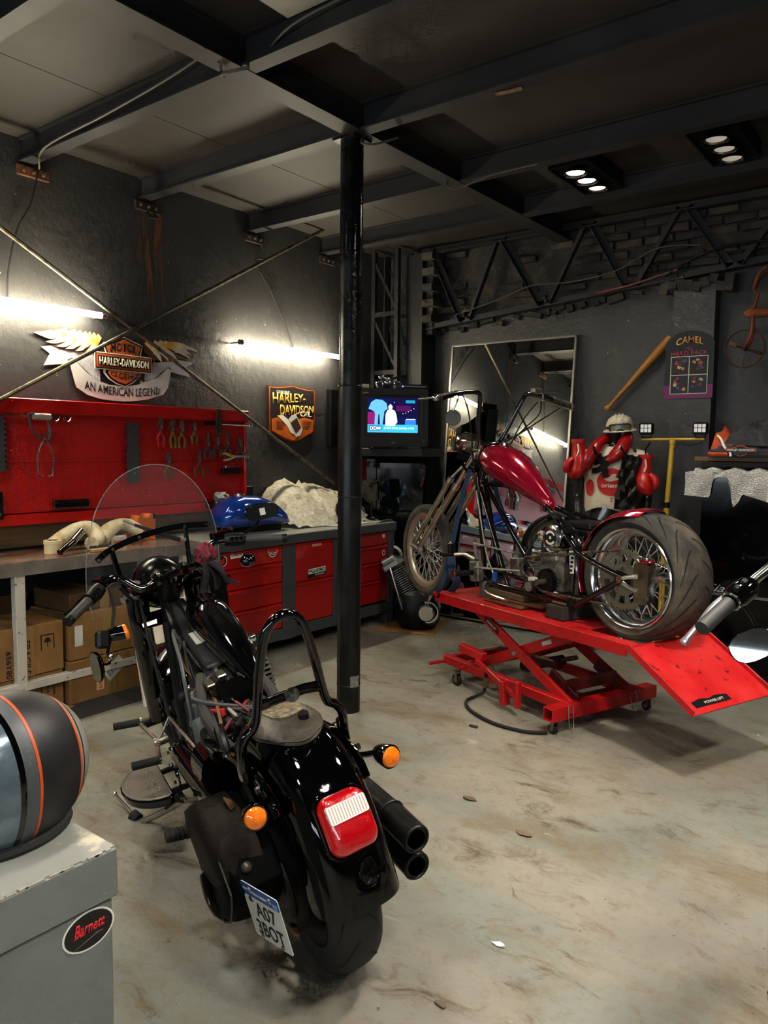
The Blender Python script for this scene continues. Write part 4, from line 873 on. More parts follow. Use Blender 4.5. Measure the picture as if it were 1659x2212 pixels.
# bat
t = thing('baseball_bat', 'wooden baseball bat hung aslant on the back wall', 'bat', (-2.055, WY-.06, 2.07), (0, radians(42.6), 0))
wood_bat = pm('varnished ash', '#a8722c', .4, 0, '#8a5820', 6, .4, .65, stretch=(6, 6, .6))
B().lathe([(0, -.355), (.026, -.352), (.027, -.340), (.016, -.325), (.014, -.28), (.0155, -.2), (.021, -.05), (.030, .12), (.034, .25), (.034, .33), (.028, .352), (0, .356)], (0, 0, 0), (0, 0, 1), 20).build('bat', wood_bat, t)
for z in (-.2, .22): B().cyl((.0, .0, z), (0, .055, z), .004, seg=6).build('nail', dark_metal, t)
# poster
UXr, = ((1, 0, 0),)
ps = thing('poster', 'arched black poster with purple foot on the wall pillar', 'poster', (-1.66, WY-.142, 1.873))
def pp(poly, d, n, m_, par=ps): return plate(poly, (0, 0, 0), UXr, UZ, d-.002, d, n, m_, par)
hb = .17; arch = [(-hb, 0), (hb, 0), (hb, .395)]+[(.16*cos(a)*1.0, .395+.085*sin(a)) for a in [radians(10+i*16) for i in range(11)]]+[(-hb, .395)]
pp(arch, .004, 'board', pm('poster black', '#18191b', .35)); pp(rect(-hb, 0, hb, .095), .006, 'purple_foot', pm('poster purple', '#6d1f55', .4))
pp(rect(-.128, .03, .132, .30), .008, 'white_frame', pm('poster white', '#cfc7b0', .45))
q = [(rect(-.123, .169, -.001, .295), '#241719'), (rect(.005, .169, .127, .295), '#141614'), (rect(-.123, .035, -.001, .163), '#1a1626'), (rect(.005, .035, .127, .163), '#171a2c')]
rnd = random.Random(21); blobs = ('#9a4a2c', '#b8763f', '#8b2420', '#39456e', '#b09a78', '#5b2a22')
for i, (r_0, h) in enumerate(q):
    pn = pp(r_0, .010, 'picture_panel', pm('panel %d' % i, h, .4))
    for k in range(6):       # loose colour patches only
        cx, cy = rnd.uniform(r_0[0][0]+.025, r_0[1][0]-.025), rnd.uniform(r_0[0][1]+.02, r_0[2][1]-.02)
        pp([(cx+rnd.uniform(.008, .02)*cos(a), cy+rnd.uniform(.006, .018)*sin(a)) for a in [radians(j*60) for j in range(6)]], .0108+k*.0003, 'colour_patch', pm('patch %d' % (k % 6), blobs[k % 6], .4), pn)
pg = pm('poster gold', '#c08a3e', .45); pk = pm('poster pink', '#8c3a50', .45)
text('CAMEL', 'lettering', pg, ps, (-.095, -.0065, .372), UXr, UZ, .19, .048, bold=.02, arc=.022)
text('PRESENTS', 'lettering', pk, ps, (-.028, -.0065, .357), UXr, UZ, .056, .010); text('THE', 'lettering', pk, ps, (-.028, -.0065, .338), UXr, UZ, .056, .016, bold=.02)
text('HARD PACK', 'lettering', pk, ps, (-.130, -.0065, .303), UXr, UZ, .262, .034, bold=.04)
# rusty tricycle on the wall
rt = pm('tricycle rust', '#6e3117', .8, 0, '#8a4a25', 10, .4, .65, bump=.3)
rt2 = pm('tricycle dark rust', '#4a2a1a', .85, .2, '#6b4128', 12)
tc = thing('tricycle', 'rusty child tricycle hung on the back wall at the right edge', 'tricycle', (-1.29, WY-.16, 2.07))
def tw(x, y, z, r, n):
    wb = B().torus((x, y, z), (0, 1, 0), r, .0055, 36, 6).build('wheel_rim', rt2, tc); sp = B()
    for k in range(n): a = 2*pi*k/n+.2; sp.tube([(x+.012*cos(a), y, z+.012*sin(a)), (x+r*cos(a), y, z+r*sin(a))], .0014, 4)
    sp.build('spokes', rt2, wb); B().cyl((x, y-.03, z), (x, y+.03, z), .014, seg=10).build('hub', rt2, wb)
tw(0, 0, .13, .128, 14); tw(.62, -.12, .13, .10, 12); tw(.62, .12, .13, .10, 12)
B().tube([(.0, -.035, .13), (.03, -.035, .18), (.045, -.02, .25), (.043, 0, .34)], .011, 8, smooth=4).build('fork', rt, tc); B().tube([(.0, .035, .13), (.03, .035, .18), (.045, .02, .25), (.043, 0, .34)], .011, 8, smooth=4).build('fork', rt, tc)
B().cyl((.043, 0, .33), (.043, 0, .40), .016, seg=12).build('head_tube', rt, tc)
B().loft([[V((x, .03*w_*cos(a), z+h_*sin(a))) for a in [2*pi*k/12 for k in range(12)]] for x, z, w_, h_ in ((-.015, .365, .3, .012), (.01, .366, 1, .030), (.06, .368, 1.2, .034), (.15, .362, 1, .028), (.3, .34, .8, .022), (.48, .26, .7, .018), (.60, .15, .7, .016))]).build('body', rt, tc)
B().tube([(.043, 0, .39), (.058, 0, .44), (.068, -.0, .49), (.045, -.02, .525), (.07, -.04, .60), (.095, -.05, .64), (.13, -.06, .652)], .010, 8, smooth=4).build('handlebar', rt, tc)
B().tube([(.045, .0, .525), (.06, .06, .60), (.09, .10, .64), (.13, .12, .65)], .010, 8, smooth=4).build('handlebar', rt, tc)
B().cyl((.62, -.13, .13), (.62, .13, .13), .009, seg=8).build('rear_axle', rt2, tc)
B().tube([(0, -.04, .13), (-.045, -.055, .145), (-.05, -.06, .145)], .007, 6).build('crank', rt2, tc); B().box((-.055, -.085, .152), (.05, .05, .03), rotm(0, .4, .3), .004).build('pedal', pm('pedal tan', '#6b5334', .8), tc)
B().tube([(0, .04, .13), (.06, .055, .11)], .007, 6).build('crank', rt2, tc); B().box((.07, .075, .105), (.05, .04, .02), rotm(0, .4, 0), .004).build('pedal', rt2, tc)

# ------------------------------------------------------------------ television corner
TA = radians(46)
tvb = pm('television shell', '#232325', .5, spec=.3); tvd = pm('television dark trim', '#0c0c0d', .45, spec=.25)
tv = thing('television', 'old dark grey tube television showing a talk show', 'television', (-3.765, 5.04, 1.50), (0, 0, TA), None, .90)
W2, H_ = .325, .525
def ringrect(w_, h0, h1, y, r=.02): return [V((u, y, v)) for u, v in rrect(-w_, h0, w_, h1, r)]
B().loft([ringrect(W2, 0, H_, 0), ringrect(W2, 0, H_, .10), ringrect(W2*.80, .03, H_-.06, .17), ringrect(W2*.5, .05, H_-.16, .28, .02), ringrect(W2*.45, .06, H_-.18, .32, .02)]).build('shell', tvb, tv)
# bezel ring in front
bz = B(); outer = ringrect(W2-.004, .004, H_-.004, -.012, .02); inner = ringrect(.262, .085, .465, -.012, .02); inn2 = ringrect(.250, .095, .455, .004, .03)
n = len(outer); o2 = ringrect(W2-.004, .004, H_-.004, .0, .02)
bz.add(o2+outer+inner+inn2, [(i, (i+1) % n, n+(i+1) % n, n+i) for i in range(n)]+[(n+i, n+(i+1) % n, 2*n+(i+1) % n, 2*n+i) for i in range(n)]+[(2*n+i, 2*n+(i+1) % n, 3*n+(i+1) % n, 3*n+i) for i in range(n)])
bz.build('bezel', tvb, tv)
scm = pm('unlit glass', '#08090b', .08)
B().span((-.262, .001, .085), (.262, .004, .465)).build('tube_face', scm, tv)
def em(name, h, s): return pm(name, '#000000', .2, emit=h, estr=s)
pic = B().span((-.232, -.003, .128), (.228, -.0005, .437)).build('picture', em('screen base', '#101a52', .9), tv)
def sc(poly, d, n_, m_): return plate(poly, (0, -.003, 0), (1, 0, 0), UZ, d, d+.0006, n_, m_, pic)
sc(rect(-.232, .128, .228, .20), .0004, 'studio_floor', em('screen cyan', '#3fb4e6', 1.3))
sc(rect(-.232, .20, -.16, .31), .0004, 'pink_glow', em('screen magenta', '#a01e7c', .9)); sc(rect(-.02, .27, .228, .437), .0004, 'back_glow', em('screen violet', '#1b1450', .7)); sc(rect(.03, .32, .16, .37), .0006, 'red_glow', em('screen red', '#5a1760', .9))
sc([(-.225, .34), (-.20, .40), (-.16, .425), (-.10, .42), (-.06, .39), (-.05, .34), (-.08, .32), (-.09, .24), (-.095, .20), (-.12, .20), (-.125, .29), (-.135, .29), (-.14, .20), (-.17, .20), (-.165, .30), (-.18, .32)], .0012, 'standing_figure', em('screen pale figure', '#6fc3e8', 1.1))
sc([(-.07, .17), (-.07, .29), (-.055, .325), (-.04, .335), (-.045, .365), (-.025, .385), (-.005, .365), (-.01, .335), (.015, .325), (.03, .29), (.04, .22), (.02, .20), (.01, .17)], .0018, 'seated_figure', em('screen white figure', '#cfe6ff', 1.4))
sc(rect(.11, .20, .21, .245), .0012, 'table', em('screen blue', '#2f6fe0', 1.6)); sc(rect(.12, .245, .205, .252), .0018, 'table_top', em('screen white', '#d8f0ff', 1.5)); sc(rect(.115, .395, .20, .42), .0012, 'clock_box', em('screen teal', '#159fc0', 1.2))
for x, z in ((.09, .30), (.115, .305), (.14, .318), (.165, .33), (.19, .345), (.01, .40)): sc(ell(.004, .004, x, z, 8), .0014, 'studio_light', em('screen white', '#d8f0ff', 1.5))
sc(rect(-.225, .15, .215, .185), .002, 'caption_bar', em('screen cyan bar', '#12b0d6', 1.5)); sc(rect(-.22, .145, -.105, .19), .0026, 'caption_box', em('screen caption', '#3f6f9f', 1.0))
text('DDM', 'caption', em('screen text', '#ffffff', 1.8), pic, (-.21, -.0068, .152), (1, 0, 0), UZ, .095, .03, bold=.01); text('SE PICO ENTRE ROMINA Y PEPE', 'caption', MATS['screen text'], pic, (-.085, -.0068, .158), (1, 0, 0), UZ, .28, .018)
B().cyl((.285, -.012, .055), (.285, -.02, .055), .009, seg=14).build('power_button', chrome, tv); text('LG', 'badge', pm('badge', '#b9a6a0', .4), tv, (-.01, -.0125, .03), (1, 0, 0), UZ, .028, .014); B().span((-.30, -.0135, .475), (-.23, -.0125, .488)).build('badge_strip', pm('badge tan', '#8a7a5a', .5), tv)
# shelf and cabinet below
vc = thing('glass_cabinet', 'black cabinet with a dark glass door under the television', 'cabinet', (-3.95, 5.36, 0), (0, 0, radians(15)))
B().span((-.36, .02, 0), (.27, .24, 1.395)).build('carcass', pm('matt black carcass', '#060606', .8, spec=.05), vc); B().span((-.36, -.30, 1.42), (.34, .24, 1.488), .005).build('tv_shelf', tvd, vc); B().span((-.36, .0, 1.395), (.27, .24, 1.42)).build('top', MATS['matt black carcass'], vc)
dr = B(); dr.span((-.19, -.004, .52), (-.155, .02, 1.36)).span((.20, -.004, .52), (.24, .02, 1.36)).span((-.19, -.004, 1.32), (.24, .02, 1.36)).span((-.19, -.004, .50), (.24, .02, .545)).build('door_frame', black_gloss, vc)
B().span((-.155, .004, .545), (.20, .008, 1.32)).build('door_glass', pm('smoked glass', '#0a0f11', .06), vc)
B().span((-.36, -.002, .5), (-.20, .02, 1.39)).build('side_panel', black_gloss, vc); B().span((-.36, .0, .05), (.27, .02, .48)).build('lower_door', black_gloss, vc); B().box((-.07, .0, .51), (.5, .06, .02)).build('ledge', black_satin, vc)
B().box((.05, -.02, .528), (.14, .03, .012), rotm(0, .06, 0)).build('blue_booklet', pm('blue print', '#3b4a8a', .5), vc)
t = thing('cable_bundle', 'bundle of red and black leads hung on the glass cabinet side', 'cable', (-3.66, 5.34, 1.25))
for k, m_ in enumerate((black_rubber, pm('red lead', '#a33a26', .5), black_rubber)): B().tube([(.0+.01*k, -.02, .10), (.03, -.03, .05), (.015, -.04, -.03-.02*k), (-.01, -.03, -.08)], .007, 6, smooth=4).build('lead', m_, t)
# things on the television
CT = lambda x, y, z: V((-3.765, 5.04, 1.50))+rotm(0, 0, TA) @ V((x, y, z))*.90
t = thing('set_top_box', 'flat dark receiver lying on the television', 'receiver', CT(.20, .09, .527), (0, 0, TA)); B().span((-.115, -.07, 0), (.115, .07, .035), .003).build('case', tvd, t); B().span((-.10, -.0715, .012), (.09, -.0695, .022)).build('front_strip', pm('receiver silver', '#8a8a90', .35, .5), t); B().cyl((-.10, -.0725, .017), (-.10, -.069, .017), .006).build('led', em('blue led', '#7a7aff', 3), t)
t = thing('model_motorcycle', 'chrome model motorcycle standing on the television', 'model', CT(-.03, .07, .527), (0, 0, TA))
for x in (-.075, .075): B().torus((x, 0, .034), (0, 1, 0), .026, .0075, 20, 8).build('wheel', chrome, t); B().cyl((x, -.006, .034), (x, .006, .034), .012, seg=10).build('hub', chrome, t)
B().sph((-.005, 0, .05), (.032, .016, .022), 12, 8).build('engine', chrome, t); B().sph((-.015, 0, .083), (.040, .015, .016), 12, 8, rotm(0, .25, 0)).build('tank', chrome, t); B().sph((.055, 0, .09), (.045, .012, .009), 12, 8, rotm(0, -.35, 0)).build('seat', dark_metal, t)
B().tube([(-.075, 0, .034), (-.055, 0, .075), (-.045, 0, .105)], .005, 6).build('fork', chrome, t); B().tube([(-.04, -.03, .108), (-.048, 0, .105), (-.04, .03, .108)], .003, 6).build('handlebar', chrome, t); B().tube([(.0, -.012, .035), (.05, -.014, .03), (.095, -.014, .045)], .007, 8).build('exhaust', chrome, t); B().sph((-.07, 0, .088), (.018, .014, .018), 10, 6).build('fairing', chrome, t)
t = thing('small_carton', 'small cream box on the left end of the television', 'box', CT(-.265, .06, .527), (0, 0, TA)); B().span((-.05, -.03, 0), (.045, .03, .03), .003).build('box', pm('cream box', '#b5ab8d', .6), t)
# loose mirror on the cabinet end
t = thing('bike_mirror', 'rounded black mirror standing behind the post on the cabinet', 'mirror', (-4.00, 5.10, .875)); B().prism(rrect(-.05, .17, .045, .34, .025), lambda u, v, d: V((u, d, v)), -.012, .012).build('shell', black_gloss, t); B().prism(rrect(-.042, .178, .037, .332, .02), lambda u, v, d: V((u, d, v)), -.0135, -.012).build('mirror_glass', scm, t); B().tube([(-.02, 0, .17), (-.03, 0, .08), (-.02, 0, .0)], .007, 8).build('stem', black_satin, t); B().cyl((-.02, 0, 0), (-.02, 0, .02), .03).build('foot', black_satin, t)

# ------------------------------------------------------------------ engine on the floor
def fins(b, base, axis, r0, n, h, tk=.004, sx=1.0):
    ax = V(axis).normalized()
    for k in range(n):
        p = V(base)+ax*(h*k/(n-1)); b.cyl(p, p+ax*tk, r0*(1+.02*(k % 2)), seg=20)
    return b
eg = thing('engine', 'loose black and chrome twin engine on a cardboard sheet', 'engine', (-3.58, 5.16, .012), (0, 0, radians(20)), None, 1.18)
B().loft([[V((.16*cos(a)*s, .11*sin(a)*s*1.1, z)) for a in [2*pi*k/16 for k in range(16)]] for z, s in ((.0, .75), (.05, 1.0), (.16, 1.05), (.24, .9), (.27, .6))]).build('crankcase', dark_metal, eg)
for s, nm in ((-1, 0), (1, 1)):
    d = V((s*.52, 0, .85)).normalized(); base = V((s*.05, 0, .22)); cyl_ = B().cyl(base, base+d*.22, .062, seg=20).build('cylinder', black_satin, eg); fins(B(), base+d*.03, d, .088, 12, .17).build('fins', pm('fin edge steel', '#8f8d89', .35, .8), cyl_)
    B().box(base+d*.25, (.15, .13, .07), Matrix((d.cross(V((0, 1, 0))), V((0, 1, 0)), d)).transposed(), .02).build('head', pm('fin edge steel') if False else MATS['fin edge steel'], eg); B().box(base+d*.30, (.13, .11, .04), Matrix((d.cross(V((0, 1, 0))), V((0, 1, 0)), d)).transposed(), .015).build('rocker_cover', chrome, eg)
    B().cyl(V((s*.08, -.10, .14)), base+d*.24+V((0, -.085, 0)), .012, seg=10).build('pushrod_tube', chrome, eg)
B().lathe([(.0, -.03), (.075, -.03), (.085, -.01), (.085, .0)], (.10, -.13, .13), (0, -1, 0), 24).build('cam_cover', chrome, eg); B().lathe([(0, .02), (.05, .02), (.06, 0)], (.10, -.13, .13), (0, -1, 0), 20).build('cover_cap', pm('polished cover', '#c8c1ae', .15, .9), eg); B().cyl((.05, .12, .3), (-.15, .12, .3), .04).build('oil_filter', black_satin, eg)
one(B().box((-3.66, 5.20, .005), (.50, .56, .006), rotm(0, 0, .35), .001), 'cardboard_sheet', cb, 'flat cardboard sheet under the loose engine', 'cardboard')
t = thing('pulley', 'black and white pulley wheel leaning by the red cabinet end', 'pulley', (-3.93, 5.27, .56)); B().torus((0, 0, 0), (.6, -.8, 0), .08, .016, 28, 8).build('rim', pm('pale steel') if False else MATS['pale steel'], t); B().cyl((-.005, .005, 0), (.008, -.012, 0), .07, seg=24).build('disc', dark_metal, t)

# ------------------------------------------------------------------ mannequin
mn = thing('mannequin', 'dark glossy mannequin in a white shirt standing by the back wall', 'mannequin', (-2.09, 5.50, 0), (0, 0, radians(20)))
SK = [  # (x, y, z, rx, ry) joints
 (0, 0, .98, .165, .115), (0, 0, 1.12, .135, .10), (0, 0, 1.28, .16, .115), (0, 0, 1.42, .165, .10), (0, 0.01, 1.50, .06, .06), (0, .005, 1.57, .052, .055), (0, -.01, 1.66, .066, .084), (0, -.005, 1.70, .05, .065),
 (-.19, .0, 1.45, .058, .058), (-.235, .02, 1.28, .045, .045), (-.25, .03, 1.15, .038, .038), (-.235, -.02, .98, .03, .03), (-.23, -.05, .86, .028, .02),
 (.19, .0, 1.45, .058, .058), (.235, .02, 1.28, .045, .045), (.25, .03, 1.15, .038, .038), (.235, -.02, .98, .03, .03), (.23, -.05, .86, .028, .02),
 (-.095, 0, .86, .098, .10), (-.10, -.005, .66, .08, .082), (-.10, -.01, .50, .058, .062), (-.10, .015, .34, .055, .06), (-.10, .02, .10, .036, .04), (-.105, -.03, .045, .04, .035), (-.115, -.12, .028, .038, .024),
 (.095, 0, .86, .098, .10), (.10, -.005, .66, .08, .082), (.10, -.01, .50, .058, .062), (.10, .015, .34, .055, .06), (.10, .02, .10, .036, .04), (.105, -.03, .045, .04, .035), (.115, -.12, .028, .038, .024)]
ED = [(0, 1), (1, 2), (2, 3), (3, 4), (4, 5), (5, 6), (6, 7), (3, 8), (8, 9), (9, 10), (10, 11), (11, 12), (3, 13), (13, 14), (14, 15), (15, 16), (16, 17), (0, 18), (18, 19), (19, 20), (20, 21), (21, 22), (22, 23), (23, 24), (0, 25), (25, 26), (26, 27), (27, 28), (28, 29), (29, 30), (30, 31)]
me = bpy.data.meshes.new('body'); me.from_pydata([j[:3] for j in SK], ED, []); bo = bpy.data.objects.new('body', me); C.objects.link(bo); bo.parent = mn
sm_ = bo.modifiers.new('skin', 'SKIN'); sm_.use_smooth_shade = True
for v, j in zip(me.skin_vertices[0].data, SK): v.radius = (j[3], j[4]); v.use_root = False
me.skin_vertices[0].data[0].use_root = True
ss_ = bo.modifiers.new('subdivision', 'SUBSURF'); ss_.levels = 2; ss_.render_levels = 2
me.materials.append(pm('dark glossy figure', '#2b2c28', .18, .2, coat=.4))
# shirt
SA, SB = .205, .150
cloth = pm('off-white cotton', '#cfc6b0', .8, 0, '#bdb196', 6, bump=.25, bscale=25)
def sring(z, a, b_, seed):
    return [V((a*cos(t_)*(1+.015*sin(3*t_+seed)), b_*sin(t_)*(1+.03*sin(5*t_+seed*2)), z+(.02*sin(t_*3+1) if z < 1.12 else 0))) for t_ in [2*pi*k/36 for k in range(36)]]
B().loft([sring(1.06, .19, .145, 1), sring(1.09, .198, .15, 1.2), sring(1.18, .198, .148, 2), sring(1.30, .205, .15, 3), sring(1.40, .215, .145, 4), sring(1.47, .19, .12, 5), sring(1.52, .10, .085, 6)], cap=False).build('shirt', cloth, mn)
for s in (-1, 1): B().loft([[V((s*(x+.0)+.0, ry*cos(t_), z+rz*sin(t_))) for t_ in [2*pi*k/16 for k in range(16)]] for x, ry, z, rz in ((.16, .085, 1.43, .075), (.22, .075, 1.41, .08), (.265, .07, 1.36, .085))], cap=False).build('sleeve', cloth, mn)
def shy(x, z): return -.150*math.sqrt(max(.02, 1-(x/.207)**2))-.006
lr = pm('shirt red', '#b5161a', .7)
def shirt_disc(cx, cz, r, m_, name, off=0.0, n=10, seg=28, sx=1.0):
    b = B(); vs = [V((cx, shy(cx, cz)-off, cz))]; fs = []
    for i in range(1, n+1):
        for k in range(seg):
            a = 2*pi*k/seg; x, z = cx+r*sx*i/n*cos(a), cz+r*i/n*sin(a); vs.append(V((x, shy(x, z)-off, z)))
    for k in range(seg):
        fs.append((0, 1+k, 1+(k+1) % seg))
        for i in range(n-1): fs.append((1+i*seg+k, 1+(i+1)*seg+k, 1+(i+1)*seg+(k+1) % seg, 1+i*seg+(k+1) % seg))
    return b.add(vs, fs).build(name, m_, mn)
shirt_disc(-.005, 1.265, .100, lr, 'red_disc'); shirt_disc(-.155, 1.22, .06, lr, 'red_side_disc', sx=.5)
def bend(o, off):
    for v in o.data.vertices: v.co.y = shy(v.co.x, v.co.z)-off+(v.co.y*.0)
bend(text('oriente', 'lettering', cloth, mn, (-.075, 0, 1.225), (1, 0, 0), UZ, .145, .030, bold=.02, depth=0), .004)
bend(text('2', 'lettering', lr, mn, (-.012, 0, 1.125), (1, 0, 0), UZ, .02, .03, bold=.02, depth=0), .004)
for poly in ([(-.06, 1.285), (-.02, 1.30), (.0, 1.325), (.03, 1.322), (.02, 1.30), (.075, 1.285), (.02, 1.278), (-.01, 1.268), (-.035, 1.272)],):
    b = B(); b.add([V((x, shy(x, z)-.004, z)) for x, z in poly], [tuple(range(len(poly)))]); b.build('swoosh_mark', cloth, mn)
# leather vest half and straps
lea = pm('black crinkled leather', '#151210', .35, bump=.7, bscale=18)
g = []; rnd = random.Random(9)
for i in range(13):
    z = 1.47-.39*i/12; row = []
    for j in range(8):
        x = .068+.14*j/7-.05*(i/12)*(1-j/7); row.append(V((x, shy(min(x, .195), z)-.020-.018*sin(j*2.3+i*1.3)-rnd.uniform(0, .02), z-.03*(j/7)+.01*sin(j*3))))
    g.append(row)
B().sheet(g, .012).build('leather_vest', lea, mn, 60)
for pts in ([(-.10, 1.46), (-.06, 1.38), (-.045, 1.30)], [(-.13, 1.40), (-.05, 1.43), (.03, 1.47)], [(-.14, 1.34), (-.08, 1.36), (-.02, 1.42)]): B().tube([V((x, shy(x, z)-.012, z)) for x, z in pts], .028, 4, smooth=3, sq=(1.0, .35)).build('strap', black_satin, mn)
# red padded collar pieces
redl = pm('red vinyl', '#8d0f14', .25, bump=.3, bscale=20)
for nm, pts, rr_ in (('a', [(-.045, -.05, 1.585), (-.09, -.10, 1.55), (-.13, -.15, 1.49), (-.165, -.165, 1.42), (-.185, -.16, 1.36)], [.03, .042, .048, .045, .03]), ('b', [(.10, -.02, 1.60), (.085, -.09, 1.56), (.055, -.15, 1.50), (.01, -.18, 1.45), (-.035, -.19, 1.41)], [.035, .048, .052, .045, .025])):
    h = thing('head_guard', ['red padded guard over the left shoulder of the mannequin', 'red padded guard with white print across the mannequin chest'][nm == 'b'], 'padding', mn.location, mn.rotation_euler, 'red padding'); 
    B().tube([V(p) for p in pts], rr_, 12, smooth=4).build('padding', redl, h); B().tube([V(pts[2])+V((0, -.0, .05)), V(pts[2])+V((.0, -.052, 0)), V(pts[2])+V((.04, -.02, -.045))], .010, 6, smooth=3).build('band', black_satin, h)
# boxing gloves
def glove(loc, flip, label):
    h = thing('boxing_glove', label, 'boxing glove', loc, (0, 0, radians(20)), 'boxing gloves'); s = -1 if flip else 1
    rg = pm('red glove leather', '#b3150f', .3, bump=.15, bscale=25)
    pth = [(0, 0, .20, .045, .04), (s*.004, 0, .14, .048, .042), (s*.012, 0, .08, .055, .048), (s*.02, -.005, .03, .068, .058), (s*.012, -.01, -.02, .07, .062), (-s*.008, -.012, -.06, .058, .055), (-s*.02, -.01, -.085, .03, .03)]
    B().loft([[V((x+rx*cos(a), y+ry*sin(a), z)) for a in [2*pi*k/18 for k in range(18)]] for x, y, z, rx, ry in pth]).build('glove', rg, h, 60)
    B().tube([(-s*.035, -.03, .06), (-s*.066, -.045, .03), (-s*.076, -.045, -.01), (-s*.066, -.04, -.035)], [.022, .027, .027, .018], 12, smooth=3).build('thumb', rg, h)
    B().lathe([(.050, 0), (.052, .015), (.050, .03)], (0, 0, .175), (0, 0, 1), 18).build('cuff_band', lr, h); B().tube([(0, -.045, .17), (.008, -.05, .12), (-.005, -.052, .08)], .005, 6).build('lace', white_paint, h); B().tube([(0, 0, .19), (0, .03, .24), (-s*.03, .05, .29)], .006, 6).build('cord', black_satin, h)
glove((-2.305, 5.36, 1.365), False, 'red boxing glove hanging at the mannequin side nearer the mirror')
glove((-1.855, 5.50, 1.26), True, 'red boxing glove hanging at the mannequin side nearer the yellow stand')
# hard hat and goggles
hh = thing('hard_hat', 'dirty white hard hat with goggles on the mannequin head', 'hard hat', (-2.045, 5.49, 1.645), (radians(6), radians(-4), radians(20)), None, .82)
hat_m = pm('grimy white plastic', '#b3aa92', .45, 0, '#7d7460', 9, .45, .7)
B().lathe([(.118, 0), (.121, .01), (.116, .05), (.095, .095), (.055, .122), (0, .130)], (0, 0, 0), (0, 0, 1), 28).build('dome', hat_m, hh)
B().lathe([(.115, .004), (.140, -.008), (.145, -.014), (.116, -.003)], (0, -.008, 0), (0, 0, 1), 28, closed=True).build('brim', hat_m, hh)
for x in (-.03, 0, .03): B().tube([(x, -.105, .06), (x, -.06, .113), (x, 0, .131), (x, .06, .113), (x, .10, .06)], .008, 6, smooth=3).build('ridge', hat_m, hh)
gg = thing('goggles', 'grey goggles strapped round the hard hat', 'goggles', (-2.045, 5.49, 1.661), (radians(6), radians(-4), radians(20)), None, .82)
gl = rrect(-.085, -.028, .085, .03, .026, 5); gl2 = [(u, v) for u, v in gl if not (abs(u) < .03 and v < -.02)]
fr_ = B(); path = [V((u*1.05, -.128*math.sqrt(1-(u/.13)**2)-.012, v)) for u, v in [(-.085, .0), (-.078, .028), (-.03, .034), (.03, .034), (.078, .028), (.085, 0), (.07, -.03), (.03, -.03), (.012, -.012), (-.012, -.012), (-.03, -.03), (-.07, -.03)]]
B().tube(path, .0065, 6, closed=True, smooth=3).build('frame', dk, gg)
B().sheet([[V((u, -.128*math.sqrt(1-(u/.13)**2)-.009, v)) for u in [-.08+i*.02 for i in range(9)]] for v in (-.014, .0, .015, .03)], .002).build('lens', pm('scratched lens', '#8c8a7c', .25, .3), gg)
B().lathe([(.1235, -.008), (.1255, -.004), (.1245, .012), (.121, .014)], (0, 0, 0), (0, 0, 1), 28, a0=radians(-35), a1=radians(215)).build('strap', dk, gg)

# ------------------------------------------------------------------ yellow work-light stand
yl = pm('yellow enamel', '#c9a52a') if False else MATS['yellow enamel']
st = thing('light_stand', 'yellow T-shaped work light stand against the back wall', 'light stand', (-1.735, 5.60, 0))
B().cyl((0, 0, .03), (.012, 0, 1.10), .021, seg=14).build('lower_pole', yl, st); B().cyl((.0115, 0, 1.06), (.035, 0, 1.56), .0175, seg=14).build('upper_pole', yl, st); B().cyl((.0115, 0, 1.085), (.0118, 0, 1.125), .0235, seg=14).build('clamp_band', black_satin, st)
B().cyl((-.19, 0, 1.572), (.25, 0, 1.576), .009, seg=10).build('crossbar', yl, st); B().cyl((.034, 0, 1.545), (.035, 0, 1.585), .022, seg=12).build('tee', yl, st)
for a in (0, 120, 240): B().tube([(.0, 0, .25), (.30*cos(radians(a-90)), .30*sin(radians(a-90))*.8, .012)], .011, 8).build('foot', yl, st)
B().tube([(.25, -.01, 1.565), (.16, -.012, 1.53), (.09, -.012, 1.55), (.05, -.012, 1.50)], .004, 6, smooth=4).build('lead', black_rubber, st)
led_glow = pm('led lens', '#d8d8d2', .2, emit=(1, 1, .95, 1), estr=.18)  # faint glow put into the lenses of the unlit work lights
for x, w_ in ((-.152, 'left'), (.222, 'right')):
    h = thing('work_light', 'small square black work light on the '+w_+' end of the yellow crossbar', 'lamp', (-1.735+x, 5.60, 1.588), (0, 0, radians(8)), 'work lights'); B().span((-.048, -.03, .02), (.048, .03, .105), .008).build('housing', black_satin, h); B().tube([(-.035, 0, .03), (-.03, 0, 0), (.03, 0, 0), (.035, 0, .03)], .006, 6).build('yoke', dark_metal, h)
    for i in range(3):
        for j in range(2): B().span((-.038+i*.026, -.032, .036+j*.032), (-.016+i*.026, -.0295, .064+j*.028), .002).build('led', led_glow, h)
    for k in range(5): B().span((-.046, .03, .028+k*.016), (.046, .045, .034+k*.016)).build('cooling_fin', black_satin, h)

